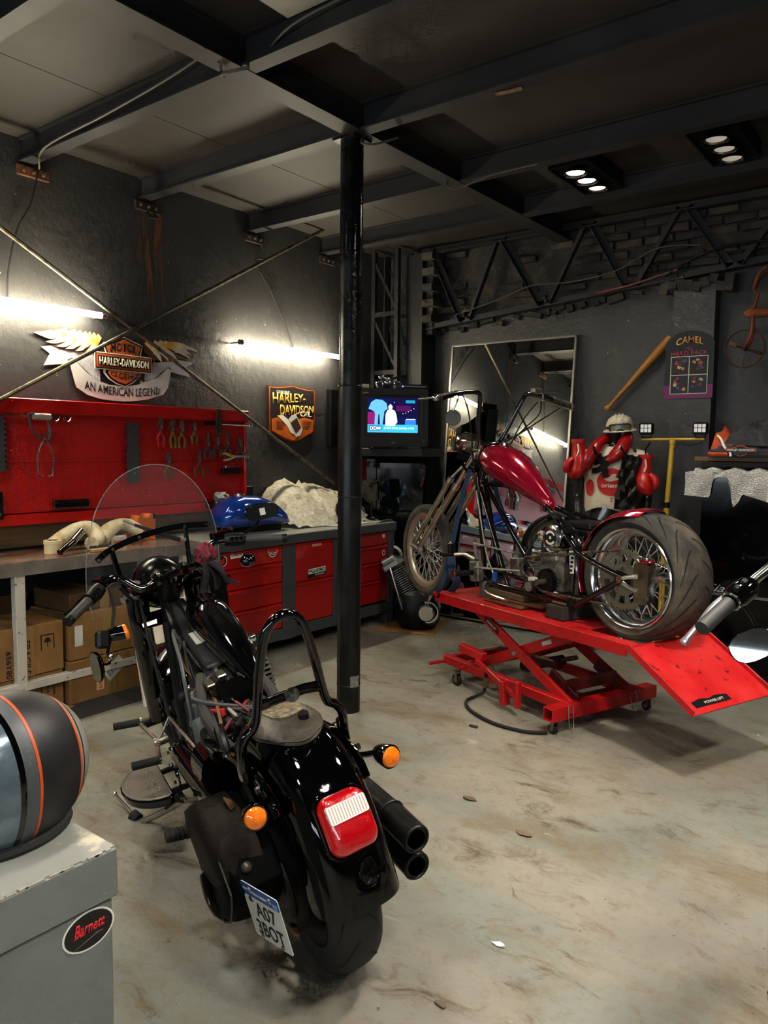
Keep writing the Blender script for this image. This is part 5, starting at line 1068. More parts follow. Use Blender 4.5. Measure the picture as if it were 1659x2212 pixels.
# ------------------------------------------------------------------ black refrigerator and what lies on it
fg = thing('refrigerator', 'glossy black vintage refrigerator at the right edge', 'refrigerator', (-1.05, 5.57, 0))
fb = pm('fridge black', '#030304', .14, coat=.15, spec=.15)
def rbar(x0, x1, y0, y1, z0, z1, r):
    return [[V((u, v, z)) for u, v in rrect(x0+k, y0+k, x1-k, y1-k, r)] for z, k in ((z0, .01), (z0+.015, 0), (z1-.03, 0), (z1-.008, .012), (z1, .03))]
B().loft(rbar(-.37, .37, -.25, .30, .06, 1.365, .05)).build('body', fb, fg); B().span((-.35, -.24, 0), (.35, .28, .06)).build('plinth', black_satin, fg)
B().prism(rrect(-.355, .57, .36, 1.33, .04), lambda u, v, d: V((u, d, v)), -.272, -.245).build('upper_door', fb, fg); B().prism(rrect(-.355, .09, .36, .545, .04), lambda u, v, d: V((u, d, v)), -.272, -.245).build('lower_door', fb, fg)
B().span((-.35, -.262, .548), (.355, -.25, .567)).build('trim_strip', pm('dull chrome', '#8f8f8c', .25, .9), fg); B().tube([(.30, -.27, .75), (.31, -.31, .78), (.31, -.31, .95), (.30, -.27, .98)], .011, 8).build('handle', chrome, fg)
text('Siam', 'script_badge', chrome, fg, (-.30, -.2735, .575), (1, 0, 0), UZ, .20, .05, shear=.5, depth=.003); B().tube([(-.32, -.274, .583), (-.2, -.274, .577), (-.06, -.274, .583)], .0025, 6, smooth=3).build('badge_underline', chrome, fg)
# bubble wrap over the fridge
def drop(x):          # lower edge of the wrap over the front, by x
    pts = [(-.48, .17), (-.40, .175), (-.34, .18), (-.30, .18), (-.285, .06), (-.24, .045), (-.20, .05), (-.175, .12), (-.16, .24), (-.12, .20), (-.10, .15), (.0, .18), (.15, .23), (.38, .22)]
    for (a, b_), (c_, d) in zip(pts[:-1], pts[1:]):
        if a <= x <= c_: return b_+(d-b_)*(x-a)/(c_-a)
    return .18
g = []; rnd = random.Random(12)
NX = 84
for i in range(14):
    row = []
    for j in range(NX):
        x = -.46+.84*j/(NX-1); k = i/13; j = j*.52
        if i < 5: p = V((x, .22-(i/4)*.50, 1.375+.01*sin(j*.9)+.004*rnd.random()-(.03 if x < -.40 else 0)))
        else: d = drop(x)*(i-4)/9; p = V((x, -.285-.012*sin(j*.7+i*.5)*((i-4)/9)-.006, 1.372-d))
        row.append(p+V((-1.05, 5.57, 0)))
    g.append(row)
tag(recentre(B().sheet(g, .003).build('bubble_wrap', bub, sharp=70)), 'torn bubble wrap draped over the black refrigerator', 'bubble wrap')
one(B().span((-1.42, 5.30, 1.392), (-.70, 5.80, 1.425), .004), 'dark_cloth', pm('dark folded cloth', '#1e1a1b', .9, bump=.4, bscale=30), 'dark folded cloth on the bubble wrap on the refrigerator', 'cloth')
t = thing('wooden_board', 'brown wooden board with rounded end under the jacket', 'board', (-1.05, 5.50, 1.43)); B().prism([(-.43, -.13), (.38, -.16), (.38, .2), (-.40, .2), (-.45, .03), (-.455, -.06)], lambda u, v, d: V((u, v, d)), 0, .028).build('board', pm('brown varnished wood', '#74502a', .5, 0, '#5d3d1e', 4, stretch=(.4, 4, 4)), t)
jk = thing('jacket', 'black and orange riding jacket folded on the refrigerator', 'jacket', (-1.0, 5.50, 1.46))
jb = pm('black textile', '#333236', .85, bump=.4, bscale=40); jo = pm('orange textile', '#b4481c', .8, bump=.2, bscale=40)
def mound(x0, x1, y0, y1, h, seed, nx=18, ny=12, z0=0.0, amp=.02):
    rnd = random.Random(seed); g = []
    for j in range(ny):
        row = []
        for i in range(nx):
            u, v = i/(nx-1), j/(ny-1); e = min(1, 4*u, 4*(1-u), 3.2*v, 3.2*(1-v)); e = max(0, e)**.5
            row.append(V((x0+(x1-x0)*u, y0+(y1-y0)*v, z0+h*e*(1+.25*sin(u*5+seed)+.12*sin(v*9+u*7))+rnd.uniform(-amp, amp)*e)))
        g.append(row)
    return g
B().sheet(mound(-.36, .38, -.22, .2, .125, 3), .01).build('folded_body', jb, jk, 60); B().sheet(mound(-.30, .36, -.16, .2, .15, 5, z0=.07, amp=.035), .01).build('upper_fold', jb, jk, 60)
B().sheet(mound(-.375, -.22, -.20, .15, .15, 7, 8, 10, .004, .01), .01).build('orange_sleeve', jo, jk, 60); B().sheet(mound(.10, .39, -.235, .1, .10, 8, 10, 8, .02, .012), .01).build('orange_panel', jo, jk, 60)
B().span((-.37, -.232, .0), (.38, -.20, .05), .012).build('lower_hem', jb, jk); B().span((-.375, -.236, .002), (-.24, -.20, .035), .012).build('orange_hem', jo, jk)
for pts in ([(-.335, -.15, .135), (-.30, -.20, .11), (-.27, -.232, .06), (-.235, -.238, .03), (-.23, -.238, .002)], [(.09, -.16, .14), (.085, -.215, .10), (.085, -.242, .05), (.08, -.244, .004)]): B().tube(pts, .008, 6, smooth=4).build('white_piping', white_paint, jk)
q8 = [(-.09, .018), (-.04, .016), (-.028, .0), (0, -.012), (.028, 0), (.04, .016), (.09, .018), (.09, .044), (.04, .046), (.015, .062), (-.015, .062), (-.04, .046), (-.09, .044)]
bsd = B().prism(q8, lambda u, v, d: V((u-.17, d, v+.012)), -.246, -.238).build('shield_patch', jo, jk); B().prism([(u*.93, .022+(v-.022)*.86) for u, v in q8], lambda u, v, d: V((u-.17, d, v+.012)), -.247, -.246).build('patch_field', black_print, bsd); text('HARLEY-DAVIDSON', 'lettering', white_paint, bsd, (-.25, -.2485, .035), (1, 0, 0), UZ, .16, .015, bold=.02)
B().sheet(mound(.02, .34, -.14, .16, .085, 9, z0=.18, amp=.04), .008).build('blue_cloth', pm('dark blue cloth', '#232a45', .85), jk, 60); B().sheet(mound(.20, .38, -.16, .02, .06, 10, 9, 9, .17, .03), .006).build('pale_cloth', pm('patterned pale cloth', '#8a7a70', .85, 0, '#4a3a36', 30), jk, 60)
# ================================================================== shared wheel builder (axle along y)
tyre_m = pm('dusty tyre', '#2a2724', .8, 0, '#5c5243', 4.5, .42, .68, bump=.1, bscale=60)
tyre_b = pm('black tyre', '#1a1a1a', .72, 0, '#282725', 6, .45, .7)
groove_m = pm('tread groove', '#0a0a0a', .9)
def tyre_prof(R, W, rim, n=12):
    p = []
    for k in range(n+1):
        t = -pi/2+pi*k/n; s = abs(sin(t))**.75*(1 if sin(t) > 0 else -1); q = abs(cos(t))**.62
        p.append((rim+(R-rim)*q, W/2*s*(1.0 if q > .25 else .80+.8*q)))
    return p
def wheel(thing_, ctr, R, W, rim, tm, rm, name='wheel', spokes=40, spm=None, hubm=None, grooves=0, width_rim=None, rot=(0, 0, 0)):
    """the rim is the part, tyre, hub, spokes and tread are its sub-parts"""
    wr = (width_rim or W*.86)/2; Z0 = (0, 0, 0); cx = cy = cz = 0
    rp = [(rim+.004, -wr), (rim+.010, -wr+.004), (rim+.002, -wr+.012), (rim-.022, -wr*.72), (rim-.034, -wr*.4), (rim-.036, 0), (rim-.034, wr*.4), (rim-.022, wr*.72), (rim+.002, wr-.012), (rim+.010, wr-.004), (rim+.004, wr), (rim-.004, wr-.002), (rim-.014, wr*.9), (rim-.030, wr*.72), (rim-.042, wr*.4), (rim-.044, 0), (rim-.042, -wr*.4), (rim-.030, -wr*.72), (rim-.014, -wr*.9), (rim-.004, -wr+.002)]
    ri = B().lathe(rp, Z0, (0, 1, 0), 56, closed=True).build(name, rm, thing_); ri.location = ctr; ri.rotation_euler = rot
    B().lathe(tyre_prof(R, W, rim), Z0, (0, 1, 0), 56).build('tyre', tm, ri)
    B().lathe([(.018, -W*.34), (.042, -W*.33), (.042, -W*.28), (.026, -W*.2), (.026, W*.2), (.042, W*.28), (.042, W*.33), (.018, W*.34)], Z0, (0, 1, 0), 24).build('hub', hubm or rm, ri)
    if spokes:
        b = B()
        for k in range(spokes):
            s = 1 if k % 2 else -1; a = 2*pi*k/spokes; da = radians(32)*(1 if (k//2) % 2 else -1); yh = s*W*.30
            b.tube([(.040*cos(a-da), yh, .040*sin(a-da)), ((rim-.036)*cos(a), s*wr*.12, (rim-.036)*sin(a))], .0030, 5, cap=False)
        b.build('spokes', spm or rm, ri)
    if grooves:
        b = B(); prof = tyre_prof(R, W, rim, 40)
        def at(lat):               # lat -1..1 across the tread
            k = (lat+1)/2*40; i = max(0, min(39, int(k))); f = k-i
            return prof[i][0]*(1-f)+prof[i+1][0]*f, prof[i][1]*(1-f)+prof[i+1][1]*f
        for g_ in range(grooves):
            a0 = 2*pi*g_/grooves
            for s in (-1, 1):
                vs = []; N = 9
                for k in range(N+1):
                    t = k/N; ang = a0+(.0 if s > 0 else pi/grooves)+.55*t**1.3; wd = .0085*(1-.7*abs(2*t-1)**2)
                    r, h = at(s*(.06+.60*t)); r += .0012
                    for q in (-1, 1): vs.append(V((r*cos(ang+q*wd/R), h, r*sin(ang+q*wd/R))))
                b.add(vs, [(2*k, 2*k+1, 2*k+3, 2*k+2) for k in range(N)])
        b.build('tread_grooves', groove_m, ri)
    return ri

# ================================================================== red scissor lift
CO, CH = (-1.411, 3.978, 0), radians(159.518)
CM = Matrix.Translation(CO) @ Matrix.Rotation(CH, 4, 'Z')
def CW(*p): return CM @ V(p)
lred = pm('lift red', '#b01015', .36, 0, '#7a0c0f', 7, .5, .75, coat=.1, rvar=.2)
ramp_m = bpy.data.materials.new('oily red deck'); ramp_m.use_nodes = True; nt = ramp_m.node_tree; bs = nt.nodes['Principled BSDF']; co = nt.nodes.new('ShaderNodeTexCoord').outputs['Object']
col = mx(nt, c('#b8161a'), c('#c92a2a'), nz(nt, co, 5, 5, .4, .6)); col = mx(nt, col, c('#5a0f10'), nz(nt, co, 22, 6, .60, .68)); col = mx(nt, col, c('#3a0d0c'), nz(nt, co, 4, 7, .62, .78)); nt.links.new(col, bs.inputs['Base Color']); bs.inputs['Roughness'].default_value = .38
lf = thing('motorcycle_lift', 'red scissor lift table with a drooping ramp carrying the chopper', 'lift', CO, (0, 0, CH))
b = B().span((.16, -.30, .545), (1.31, .30, .555)); b.build('deck', ramp_m, lf)
for y in (-.295, .295): B().span((.155, y-.006, .495), (1.31, y+.006, .56), .002).build('deck_flange', lred, lf)
B().span((.155, -.26, .48), (1.15, -.22, .545), .003).build('deck_channel', lred, lf); B().span((.155, .22, .48), (1.15, .26, .545), .003).build('deck_channel', lred, lf)
B().span((1.30, -.30, .53), (1.335, .30, .553), .002).build('front_lip', lred, lf)
for s in (-1, 1): B().span((-.265, s*.19, .54), (.158, s*.30, .550)).build('rear_deck_strip', ramp_m, lf); B().span((-.26, s*.292, .50), (.158, s*.302, .562), .002).build('rear_flange', lred, lf)
B().span((.10, -.20, .54), (.158, .20, .55)).build('rear_deck_bridge', ramp_m, lf)
ra = math.atan2(.555-.335, .38); L_ = .44; Rm = rotm(0, -ra, 0); mid = V((-.265, 0, .545))+Rm @ V((-L_/2, 0, 0))
B().box(mid, (L_, .61, .008), Rm).build('ramp', ramp_m, lf)
for s in (-1, 1): B().box(mid+V((0, s*.302, .010)), (L_, .008, .035), Rm, .002).build('ramp_flange', lred, lf)
B().cyl((-.265, -.3, .54), (-.265, .3, .54), .010).build('hinge', lred, lf)
plate([(-.13, -.022), (.13, -.022), (.13, .012), (.05, .022), (.0, .012), (-.06, .022), (-.13, .012)], V((-.265, .12, .551))+Rm @ V((-.39, 0, 0)), (0, -1, 0), Rm @ V((1, 0, 0)), 0, .001, 'ramp_sticker', stb, lf)
text('POWER LIFT', 'print', stw, lf, V((-.265, .17, .5525))+Rm @ V((-.402, 0, 0)), (0, -1, 0), Rm @ V((1, 0, 0)), .14, .014, depth=.0004)
def bar(p, q, wd, tk, name, m_=lred, ch=.003):
    p, q = V(p), V(q); d = (q-p).normalized(); n = V((0, 1, 0)); R = Matrix((d, n, d.cross(n))).transposed()
    return B().box((p+q)/2, ((q-p).length, tk, wd), R, ch).build(name, m_, lf)
for s in (-1, 1):
    a1 = bar((.95, s*.235, .50), (.15, s*.235, .125), .062, .022, 'scissor_arm'); a2 = bar((1.03, s*.205, .12), (.18, s*.205, .495), .062, .022, 'scissor_arm')
    B().cyl((.585, s*.19, .312), (.585, s*.262, .312), .014, seg=10).build('pivot_bolt', dirty_steel, lf)
    B().span((.10, s*.262-.022, .10), (1.235, s*.262+.022, .155), .003).build('base_rail', lred, lf)
    for x, z in ((.95, .50), (.18, .495)): B().cyl((x, s*.18, z), (x, s*.255, z), .012, seg=10).build('pin', dirty_steel, lf)
# hollow rear crossbar
cbm = B(); o4 = [(.105, .075), (.175, .075), (.175, .145), (.105, .145)]; i4 = [(.112, .082), (.168, .082), (.168, .138), (.112, .138)]
vs = [V((x, y, z)) for y in (-.41, .41) for pl4 in (o4, i4) for x, z in pl4]
fs = []
for e in range(4):
    f = (e+1) % 4; fs += [(e, f, 8+f, 8+e), (4+e, 4+f, 12+f, 12+e), (e, f, 4+f, 4+e), (8+e, 8+f, 12+f, 12+e)]
cbm.add(vs, fs).build('rear_crossbar', lred, lf)
B().span((.14, -.22, .105), (.30, .22, .112)).build('arm_foot_plate', pm('oily dark red', '#4a1012', .45), lf)
bar((.15, .18, .14), (.36, .18, .245), .06, .02, 'foot_gusset', MATS['oily dark red']); bar((.15, -.18, .14), (.36, -.18, .245), .06, .02, 'foot_gusset', MATS['oily dark red'])
B().span((.22, -.2, .17), (.235, .2, .235)).build('cross_plate', MATS['oily dark red'], lf); B().cyl((1.0, -.26, .13), (1.0, .33, .13), .012).build('front_rod', lred, lf); B().cyl((1.22, -.3, .115), (1.22, .40, .115), .011).build('release_bar', lred, lf)
B().span((1.18, -.28, .10), (1.225, .28, .15), .003).build('front_crossbar', lred, lf); B().cyl((.93, -.24, .49), (.93, .24, .49), .012).build('top_rod', lred, lf)
B().tube([(.78, 0, .15), (.45, 0, .27)], .03, 14).build('hydraulic_cylinder', pm('oily cylinder', '#1c1614', .4, .3), lf); B().cyl((.45, 0, .27), (.34, 0, .31), .014).build('hydraulic_rod', steel, lf)
bar((.95, .05, .22), (.42, .05, .25), .04, .05, 'pump_body', MATS['oily dark red']); bar((.86, .31, .21), (.42, .36, .10), .03, .02, 'pedal_arm'); bar((.43, .36, .20), (.43, .36, .05), .03, .03, 'pedal_post'); B().box((.56, .345, .10), (.045, .05, .14), rotm(0, .12, 0), .004).build('pedal_guard', lred, lf)
bar((1.02, .30, .255), (.82, .28, .235), .05, .045, 'release_pedal')
def caster(x, y, r=.026):
    cs = B().cyl((x, y-.011, r), (x, y+.011, r), r, seg=18).build('caster', black_rubber, lf); B().cyl((x, y-.013, r), (x, y+.013, r), r*.5, seg=12).build('caster_hub', steel, cs); B().span((x-.018, y-.016, r), (x+.006, y-.013, r*2+.025)).span((x-.018, y+.013, r), (x+.006, y+.016, r*2+.025)).span((x-.018, y-.016, r*2+.018), (x+.015, y+.016, r*2+.025)).build('caster_fork', steel, cs)
for x, y in ((.14, .37), (.14, -.37), (1.06, .30), (1.06, -.30)): caster(x, y, .036 if x > 1 else .026)
plate(rect(-.07, -.016, .07, .016), (.80, .2465, .432), V((-.80, 0, -.375)), V((-.375, 0, .80)), 0, .001, 'arm_sticker', stb, lf); text('POWER LIFT', 'print', stw, lf, V((.845, .248, .445)), V((-.80, 0, -.375)), V((-.375, 0, .80)), .09, .015, depth=.0004)
plate(rect(-.04, -.012, .04, .012), (.36, .2465-.029, .42), V((-.85, 0, .375)), V((.375, 0, .85)), 0, .001, 'arm_label', MATS['paper'], lf); plate(rect(-.075, -.012, .075, .012), (.66, .340, .165), V((-.44, .05, -.11)), V((-.11, 0, .44)), 0, .001, 'pedal_sticker', MATS['paper'], lf)
B().tube([(.10, .30, .15), (.09, .31, .10), (.085, .30, .03), (.09, .27, .035), (.10, .27, .15)], .0025, 5, smooth=3).build('wire_loop', dirty_steel, lf); B().tube([(.10, -.22, .15), (.09, -.23, .08), (.085, -.2, .03), (.10, -.17, .15)], .0025, 5, smooth=3).build('wire_loop', dirty_steel, lf)
# hose with gauge on the floor
t = thing('air_hose', 'black air hose with a brass coupling looped on the floor by the lift', 'hose', CW(.5, .5, 0))
def rel(p): return V(p)-t.location
hp = [CW(.14, .41, .015), CW(.22, .50, .012), CW(.40, .56, .012), CW(.62, .54, .012), CW(.76, .46, .012), CW(.80, .36, .012), CW(.79, .31, .03), CW(.785, .295, .07)]
B().tube([rel(p) for p in hp], .0095, 8, smooth=5).build('hose', black_rubber, t); B().cyl(rel(CW(.785, .295, .06)), rel(CW(.785, .292, .12)), .016, seg=10).build('coupling', pm('dirty brass', '#6a5a3a', .5, .6), t); B().cyl(rel(CW(.785, .292, .12)), rel(CW(.79, .295, .17)), .009, seg=8).build('valve_stem', dark_metal, t)
# timber under the frame
tim = pm('old timber', '#5f4c33', .85, 0, '#3d3122', 8, .4, .65, stretch=(.5, 6, 6)); tim2 = pm('brown plank', '#6d4526', .8, 0, '#4a2d18', 8, stretch=(.5, 6, 6)); tim3 = pm('black timber', '#232120', .85, 0, '#322f2c', 8)
def block(lo, hi, m_, label, rz=0.0):
    cx, cy = (lo[0]+hi[0])/2, (lo[1]+hi[1])/2; a, b_, h = (hi[0]-lo[0])/2, (hi[1]-lo[1])/2, hi[2]-lo[2]
    o = B().span((-a, -b_, 0), (a, b_, h), .005).build('timber_block', m_); o.location = CW(cx, cy, lo[2]); o.rotation_euler = (0, 0, CH+rz); tag(o, label, 'timber', 'timber under the chopper frame')
block((.26, -.20, .557), (.395, .20, .635), tim3, 'black timber block across the lift under the rear frame'); block((.27, -.14, .637), (.38, .17, .652), tim2, 'thin brown shim on the black timber block')
block((.60, -.16, .557), (.94, .20, .575), tim2, 'bottom plank of the timber stack on the lift deck'); block((.50, -.10, .576), (.90, .17, .592), tim2, 'middle plank of the timber stack on the lift deck', .15); block((.62, -.02, .594), (.95, .16, .632), tim, 'thick weathered plank on top of the timber stack')
o = B().prism([(-.05, 0), (.05, 0), (.045, .05), (.05, .10), (-.05, .10), (-.045, .05)], lambda u, v, d: V((u, d, v)), -.05, .05).build('stand_block', pm('grey cast block', '#5b5a57', .6, .3)); o.location = CW(1.02, .08, .557); o.rotation_euler = (0, 0, CH); tag(o, 'grey metal stand block beside the timber stack', 'block')

# ================================================================== the red chopper
ch = thing('chopper', 'stripped red chopper with chrome spoked wheels on the lift', 'motorcycle', CO, (0, 0, CH))
candy = pm('candy red', '#a30a2b', .16, .4, coat=1.0)
def tb(name, m_, pts, r, seg=10, sm=0, par=ch, **k): return B().tube(pts, r, seg, smooth=sm, **k).build(name, m_, par)
RA, FA = V((-.116, 0, .848)), V((1.82, 0, .755))
chrome_rim = pm('bright rim chrome', '#dadad8', .16, 1.0)
wheel(ch, RA, .330, .29, .250, tyre_m, chrome_rim, 'rear_wheel', grooves=17, spokes=44, width_rim=.27, spm=pm('bright spoke', '#dcdcd8', .28, .6))
wf_ = wheel(ch, FA, .332, .092, .272, tyre_m, pm('aged rim', '#cfc3ad', .28, .75), 'front_wheel', grooves=26, spokes=44, width_rim=.065, spm=MATS['bright spoke'], hubm=dirty_steel, rot=(0, 0, radians(-6)))
B().lathe([(.095, -.003), (.145, -.003), (.145, .003), (.095, .003)], (0, -.06, 0), (0, 1, 0), 32, closed=True).build('brake_disc', steel, wf_); B().cyl((0, -.12, 0), (0, .12, 0), .011).build('axle', steel, wf_)
# rear sprocket with lightening holes (built as a ring of webs)
sp = B().lathe([(.125, .0), (.152, .0), (.152, .006), (.125, .006)], RA+V((0, .165, 0)), (0, 1, 0), 48, closed=True); sp.lathe([(.02, .0), (.085, .0), (.085, .006), (.02, .006)], RA+V((0, .165, 0)), (0, 1, 0), 32, closed=True)
for k in range(10):
    a = 2*pi*k/10; sp.box(RA+V((.105*cos(a), .168, .105*sin(a))), (.05, .006, .024), rotm(0, -a, 0))
for k in range(48): a = 2*pi*k/48; sp.box(RA+V((.155*cos(a), .168, .155*sin(a))), (.009, .005, .009), rotm(0, -a, 0))
sp.build('rear_sprocket', pm('sprocket steel', '#857f70', .4, .7, '#6a6353', 9), ch)
for k in range(5): a = 2*pi*k/5+.3; B().cyl(RA+V((.055*cos(a), .168, .055*sin(a))), RA+V((.055*cos(a), .182, .055*sin(a))), .009, seg=6).build('sprocket_bolt', steel, ch)
# chains as link runs
rusty = pm('rusty chain', '#5b4c3c', .7, .5, '#3a2e22', 20)
def chain(p, q, name='chain_run', y=.172):
    b = B(); p, q = V((p[0], y, p[1])), V((q[0], y, q[1])); n = int((q-p).length/.016); d = (q-p).normalized(); ang = math.atan2(d.z, d.x)
    for k in range(n): b.box(p+d*(.016*k+.008), (.0175, .014 if k % 2 else .008, .013), rotm(0, -ang, 0), .003)
    b.build(name, rusty, ch)
chain((.60, .868), (-.10, .995)); chain((.46, .690), (-.08, .700)); chain((.66, .80), (.46, .69)); chain((.60, .868), (.66, .80)); chain((.52, .905), (.24, .925), y=.20)
# rear fender strip
g = []
for k in range(26):
    a = radians(-22+118*k/25); row = []
    for j in range(11):
        u = -1+2*j/10; r = .352-.035*abs(u)**3; row.append(V((RA.x+r*cos(a), .158*u*(1-.10*(k > 22)*(k-22)), RA.z+r*sin(a))))
    g.append(row)
B().sheet(g, .004).build('rear_fender', candy, ch, 50)
# frame
FR = black_frame
for s in (-1, 1):
    tb('lower_rail', FR, [(1.10, s*.06, .73), (1.06, s*.11, .685), (.96, s*.13, .66), (.60, s*.14, .655), (.27, s*.15, .652), (.20, s*.165, .66), (.05, s*.175, .745), (-.12, s*.18, .85)], .0165, 12, 5)
    tb('upper_stay', FR, [(.60, s*.02, 1.165), (.48, s*.06, 1.105), (.27, s*.14, .985), (.19, s*.17, .945), (.05, s*.178, .90), (-.12, s*.18, .858)], .0165, 12, 5)
    tb('downtube', FR, [(1.235, s*.03, 1.31), (1.10, s*.06, .73)], .0165, 12); tb('brace_tube', FR, [(1.20, s*.03, 1.24), (.79, s*.13, .665)], .015, 12)
    tb('upright', FR, [(.235, s*.145, .66), (.22, s*.145, .80), (.245, s*.14, .97)], .018, 10, 3); B().box((-.12, s*.18, .853), (.10, .012, .06), rotm(0, -.2, 0), .01).build('axle_plate', FR, ch); B().cyl((-.116, s*.185, .848), (-.116, s*.205, .848), .020, seg=6).build('axle_nut', pm('rusty bolt', '#6b4a3a', .6, .6), ch)
    tb('seat_rail', FR, [(.60, s*.02, 1.165), (.42, s*.10, 1.11), (.25, s*.15, 1.06), (.19, s*.17, 1.0), (.18, s*.17, .945)], .012, 10, 4)
tb('backbone', FR, [(1.24, 0, 1.36), (1.0, 0, 1.31), (.60, 0, 1.165)], .022, 12); B().cyl((1.235, 0, 1.30), (1.175, 0, 1.44), .032, seg=18).build('steering_head', FR, ch); tb('cross_tube', FR, [(1.20, .0, 1.265), (.96, 0, 1.265)], .014); tb('rear_axle', steel, [(-.116, -.19, .848), (-.116, .19, .848)], .010)
B().box((.23, .150, .80), (.055, .006, .27), rotm(0, .06, 0), .002).build('side_plate', FR, ch)
st_ = B().box((.245, .160, .885), (.035, .002, .125), rotm(0, .10, 0)).build('white_sticker', stw, ch)
for k in range(5): B().box((.245+.010*(2-k)*.25, .1615, .885+(k-2)*.023), (.02, .001, .014), rotm(0, .10, 0)).build('print', stb, st_)
# springer style fork (turned slightly right)
fk = B().box((1.275, 0, 1.365), (.075, .22, .024), rotm(0, radians(-41), 0), .008).build('fork', FR, ch)
ag = pm('aged chrome', '#c2b8a7', .22, .85, '#9a8d77', 10)
for s in (-1, 1):
    dx = -s*.010
    tb('slider', ag, [(1.80+dx*-1, s*.085, .775), (1.385, s*.085, 1.245)], .0215, 14, par=fk); B().cyl((1.40, s*.085, 1.225), (1.37, s*.085, 1.262), .027, seg=16).build('slider_cap', chrome, fk); tb('upper_tube', chrome, [(1.385, s*.085, 1.245), (1.18, s*.085, 1.475)], .0175, 14, par=fk); B().sph((1.80, s*.085, .765), (.03, .022, .035), 12, 8).build('axle_clamp', dirty_steel, fk)
B().box((1.20, 0, 1.455), (.075, .22, .024), rotm(0, radians(-41), 0), .008).build('triple_clamp', chrome, fk)
for s in (-1, 1): tb('spring', chrome, [V((1.355-.095*k/48+.014*cos(k*.9), s*.045+.014*sin(k*.9), 1.28+.10*k/48)) for k in range(49)], .0035, 5, par=fk)
for s in (-1, 1):
    tb('front_leg', ag, [(1.875, s*.085, .80), (1.455, s*.085, 1.285)], .0185, 14, par=fk); B().cyl((1.468, s*.085, 1.27), (1.44, s*.085, 1.302), .024, seg=16).build('leg_cap', chrome, fk); tb('rocker', dirty_steel, [(1.80, s*.095, .765), (1.885, s*.095, .79)], .016, 10, par=fk); tb('spring_link', chrome, [(1.45, s*.085, 1.29), (1.30, s*.07, 1.40)], .010, 8, par=fk)
for s in (-1, 1): B().cyl((1.20, s*.05, 1.46), (1.165, s*.05, 1.535), .016, seg=12).build('riser', chrome, fk)
hbm = pm('worn black bar', '#0d0d0e', .14, 0, '#2a2724', 20, .6, .7, coat=.7)
tb('handlebar', hbm, [(1.10, .42, 1.80), (1.10, .30, 1.835), (1.09, .16, 1.845), (1.105, .125, 1.80), (1.15, .10, 1.66), (1.165, .075, 1.55), (1.16, .03, 1.525), (1.15, -.03, 1.525), (1.13, -.075, 1.55), (1.08, -.11, 1.66), (1.015, -.145, 1.80), (.995, -.18, 1.845), (.955, -.30, 1.825), (.92, -.42, 1.785)], .0145, 12, 4, par=fk)
def grip(p, q, n=6):
    p, q = V(p), V(q); b = B()
    for k in range(n): b.tube([p+(q-p)*(k/n), p+(q-p)*((k+.7)/n)], .0205, 12)
    b.tube([p, q], .0175, 12); b.build('grip', pm('aged grip', '#4a4640', .45, .3), fk); B().sph(q, .022, 12, 8).build('grip_end', chrome, fk)
grip((1.11, .335, 1.828), (1.115, .46, 1.80)); grip((.945, -.345, 1.815), (.905, -.475, 1.778))
B().box((1.11, .295, 1.836), (.03, .05, .035), None, .006).build('lever_clamp', chrome, fk); B().box((.962, -.29, 1.828), (.035, .06, .04), None, .006).build('lever_clamp', chrome, fk); B().box((.985, -.24, 1.868), (.045, .075, .03), None, .006).build('master_cylinder', ag, fk)
tb('lever', chrome, [(1.12, .30, 1.828), (1.165, .36, 1.818), (1.17, .48, 1.80), (1.165, .56, 1.79)], .006, 8, 4, par=fk); tb('lever', chrome, [(.975, -.30, 1.815), (1.0, -.36, 1.80), (.96, -.46, 1.77), (.93, -.52, 1.755)], .006, 8, 4, par=fk)
mrr = B().lathe([(0, -.02), (.035, -.015), (.05, 0), (.05, .006)], (1.15, .30, 1.685), (-.75, .65, .05), 24).build('mirror', ag, ch); B().lathe([(0, .005), (.046, .005)], (1.15, .30, 1.685), (-.75, .65, .05), 24).build('mirror_glass', pm('dull mirror', '#8f8a80', .2, 1.0), mrr); tb('mirror_stem', ag, [(1.11, .29, 1.83), (1.13, .285, 1.79), (1.15, .30, 1.73)], .005, 8, 3, par=mrr)
hl = B().lathe([(0, -.11), (.035, -.10), (.062, -.05), (.07, 0), (.066, .02)], (1.40, 0, 1.535), (.97, 0, -.1), 28).build('headlamp', pm('stained chrome', '#b7ada2', .12, 1.0), ch); B().lathe([(.066, .02), (.04, .03), (0, .034)], (1.40, 0, 1.535), (.97, 0, -.1), 28).build('lens', MATS['lamp glass'], hl); tb('bracket', ag, [(1.33, 0, 1.50), (1.26, 0, 1.46)], .012, 8, par=hl)
for pts in ([(1.10, .27, 1.83), (1.13, .20, 1.74), (1.15, .15, 1.58), (1.20, .10, 1.45), (1.18, .08, 1.25)], [(.98, -.25, 1.80), (1.06, -.20, 1.68), (1.10, -.12, 1.50), (1.12, -.06, 1.38)], [(.97, -.27, 1.80), (1.02, -.30, 1.72), (1.08, -.22, 1.62), (1.13, -.13, 1.50), (1.10, -.05, 1.33)]): tb('control_cable', dark_metal, pts, .0045, 6, 5, par=fk)
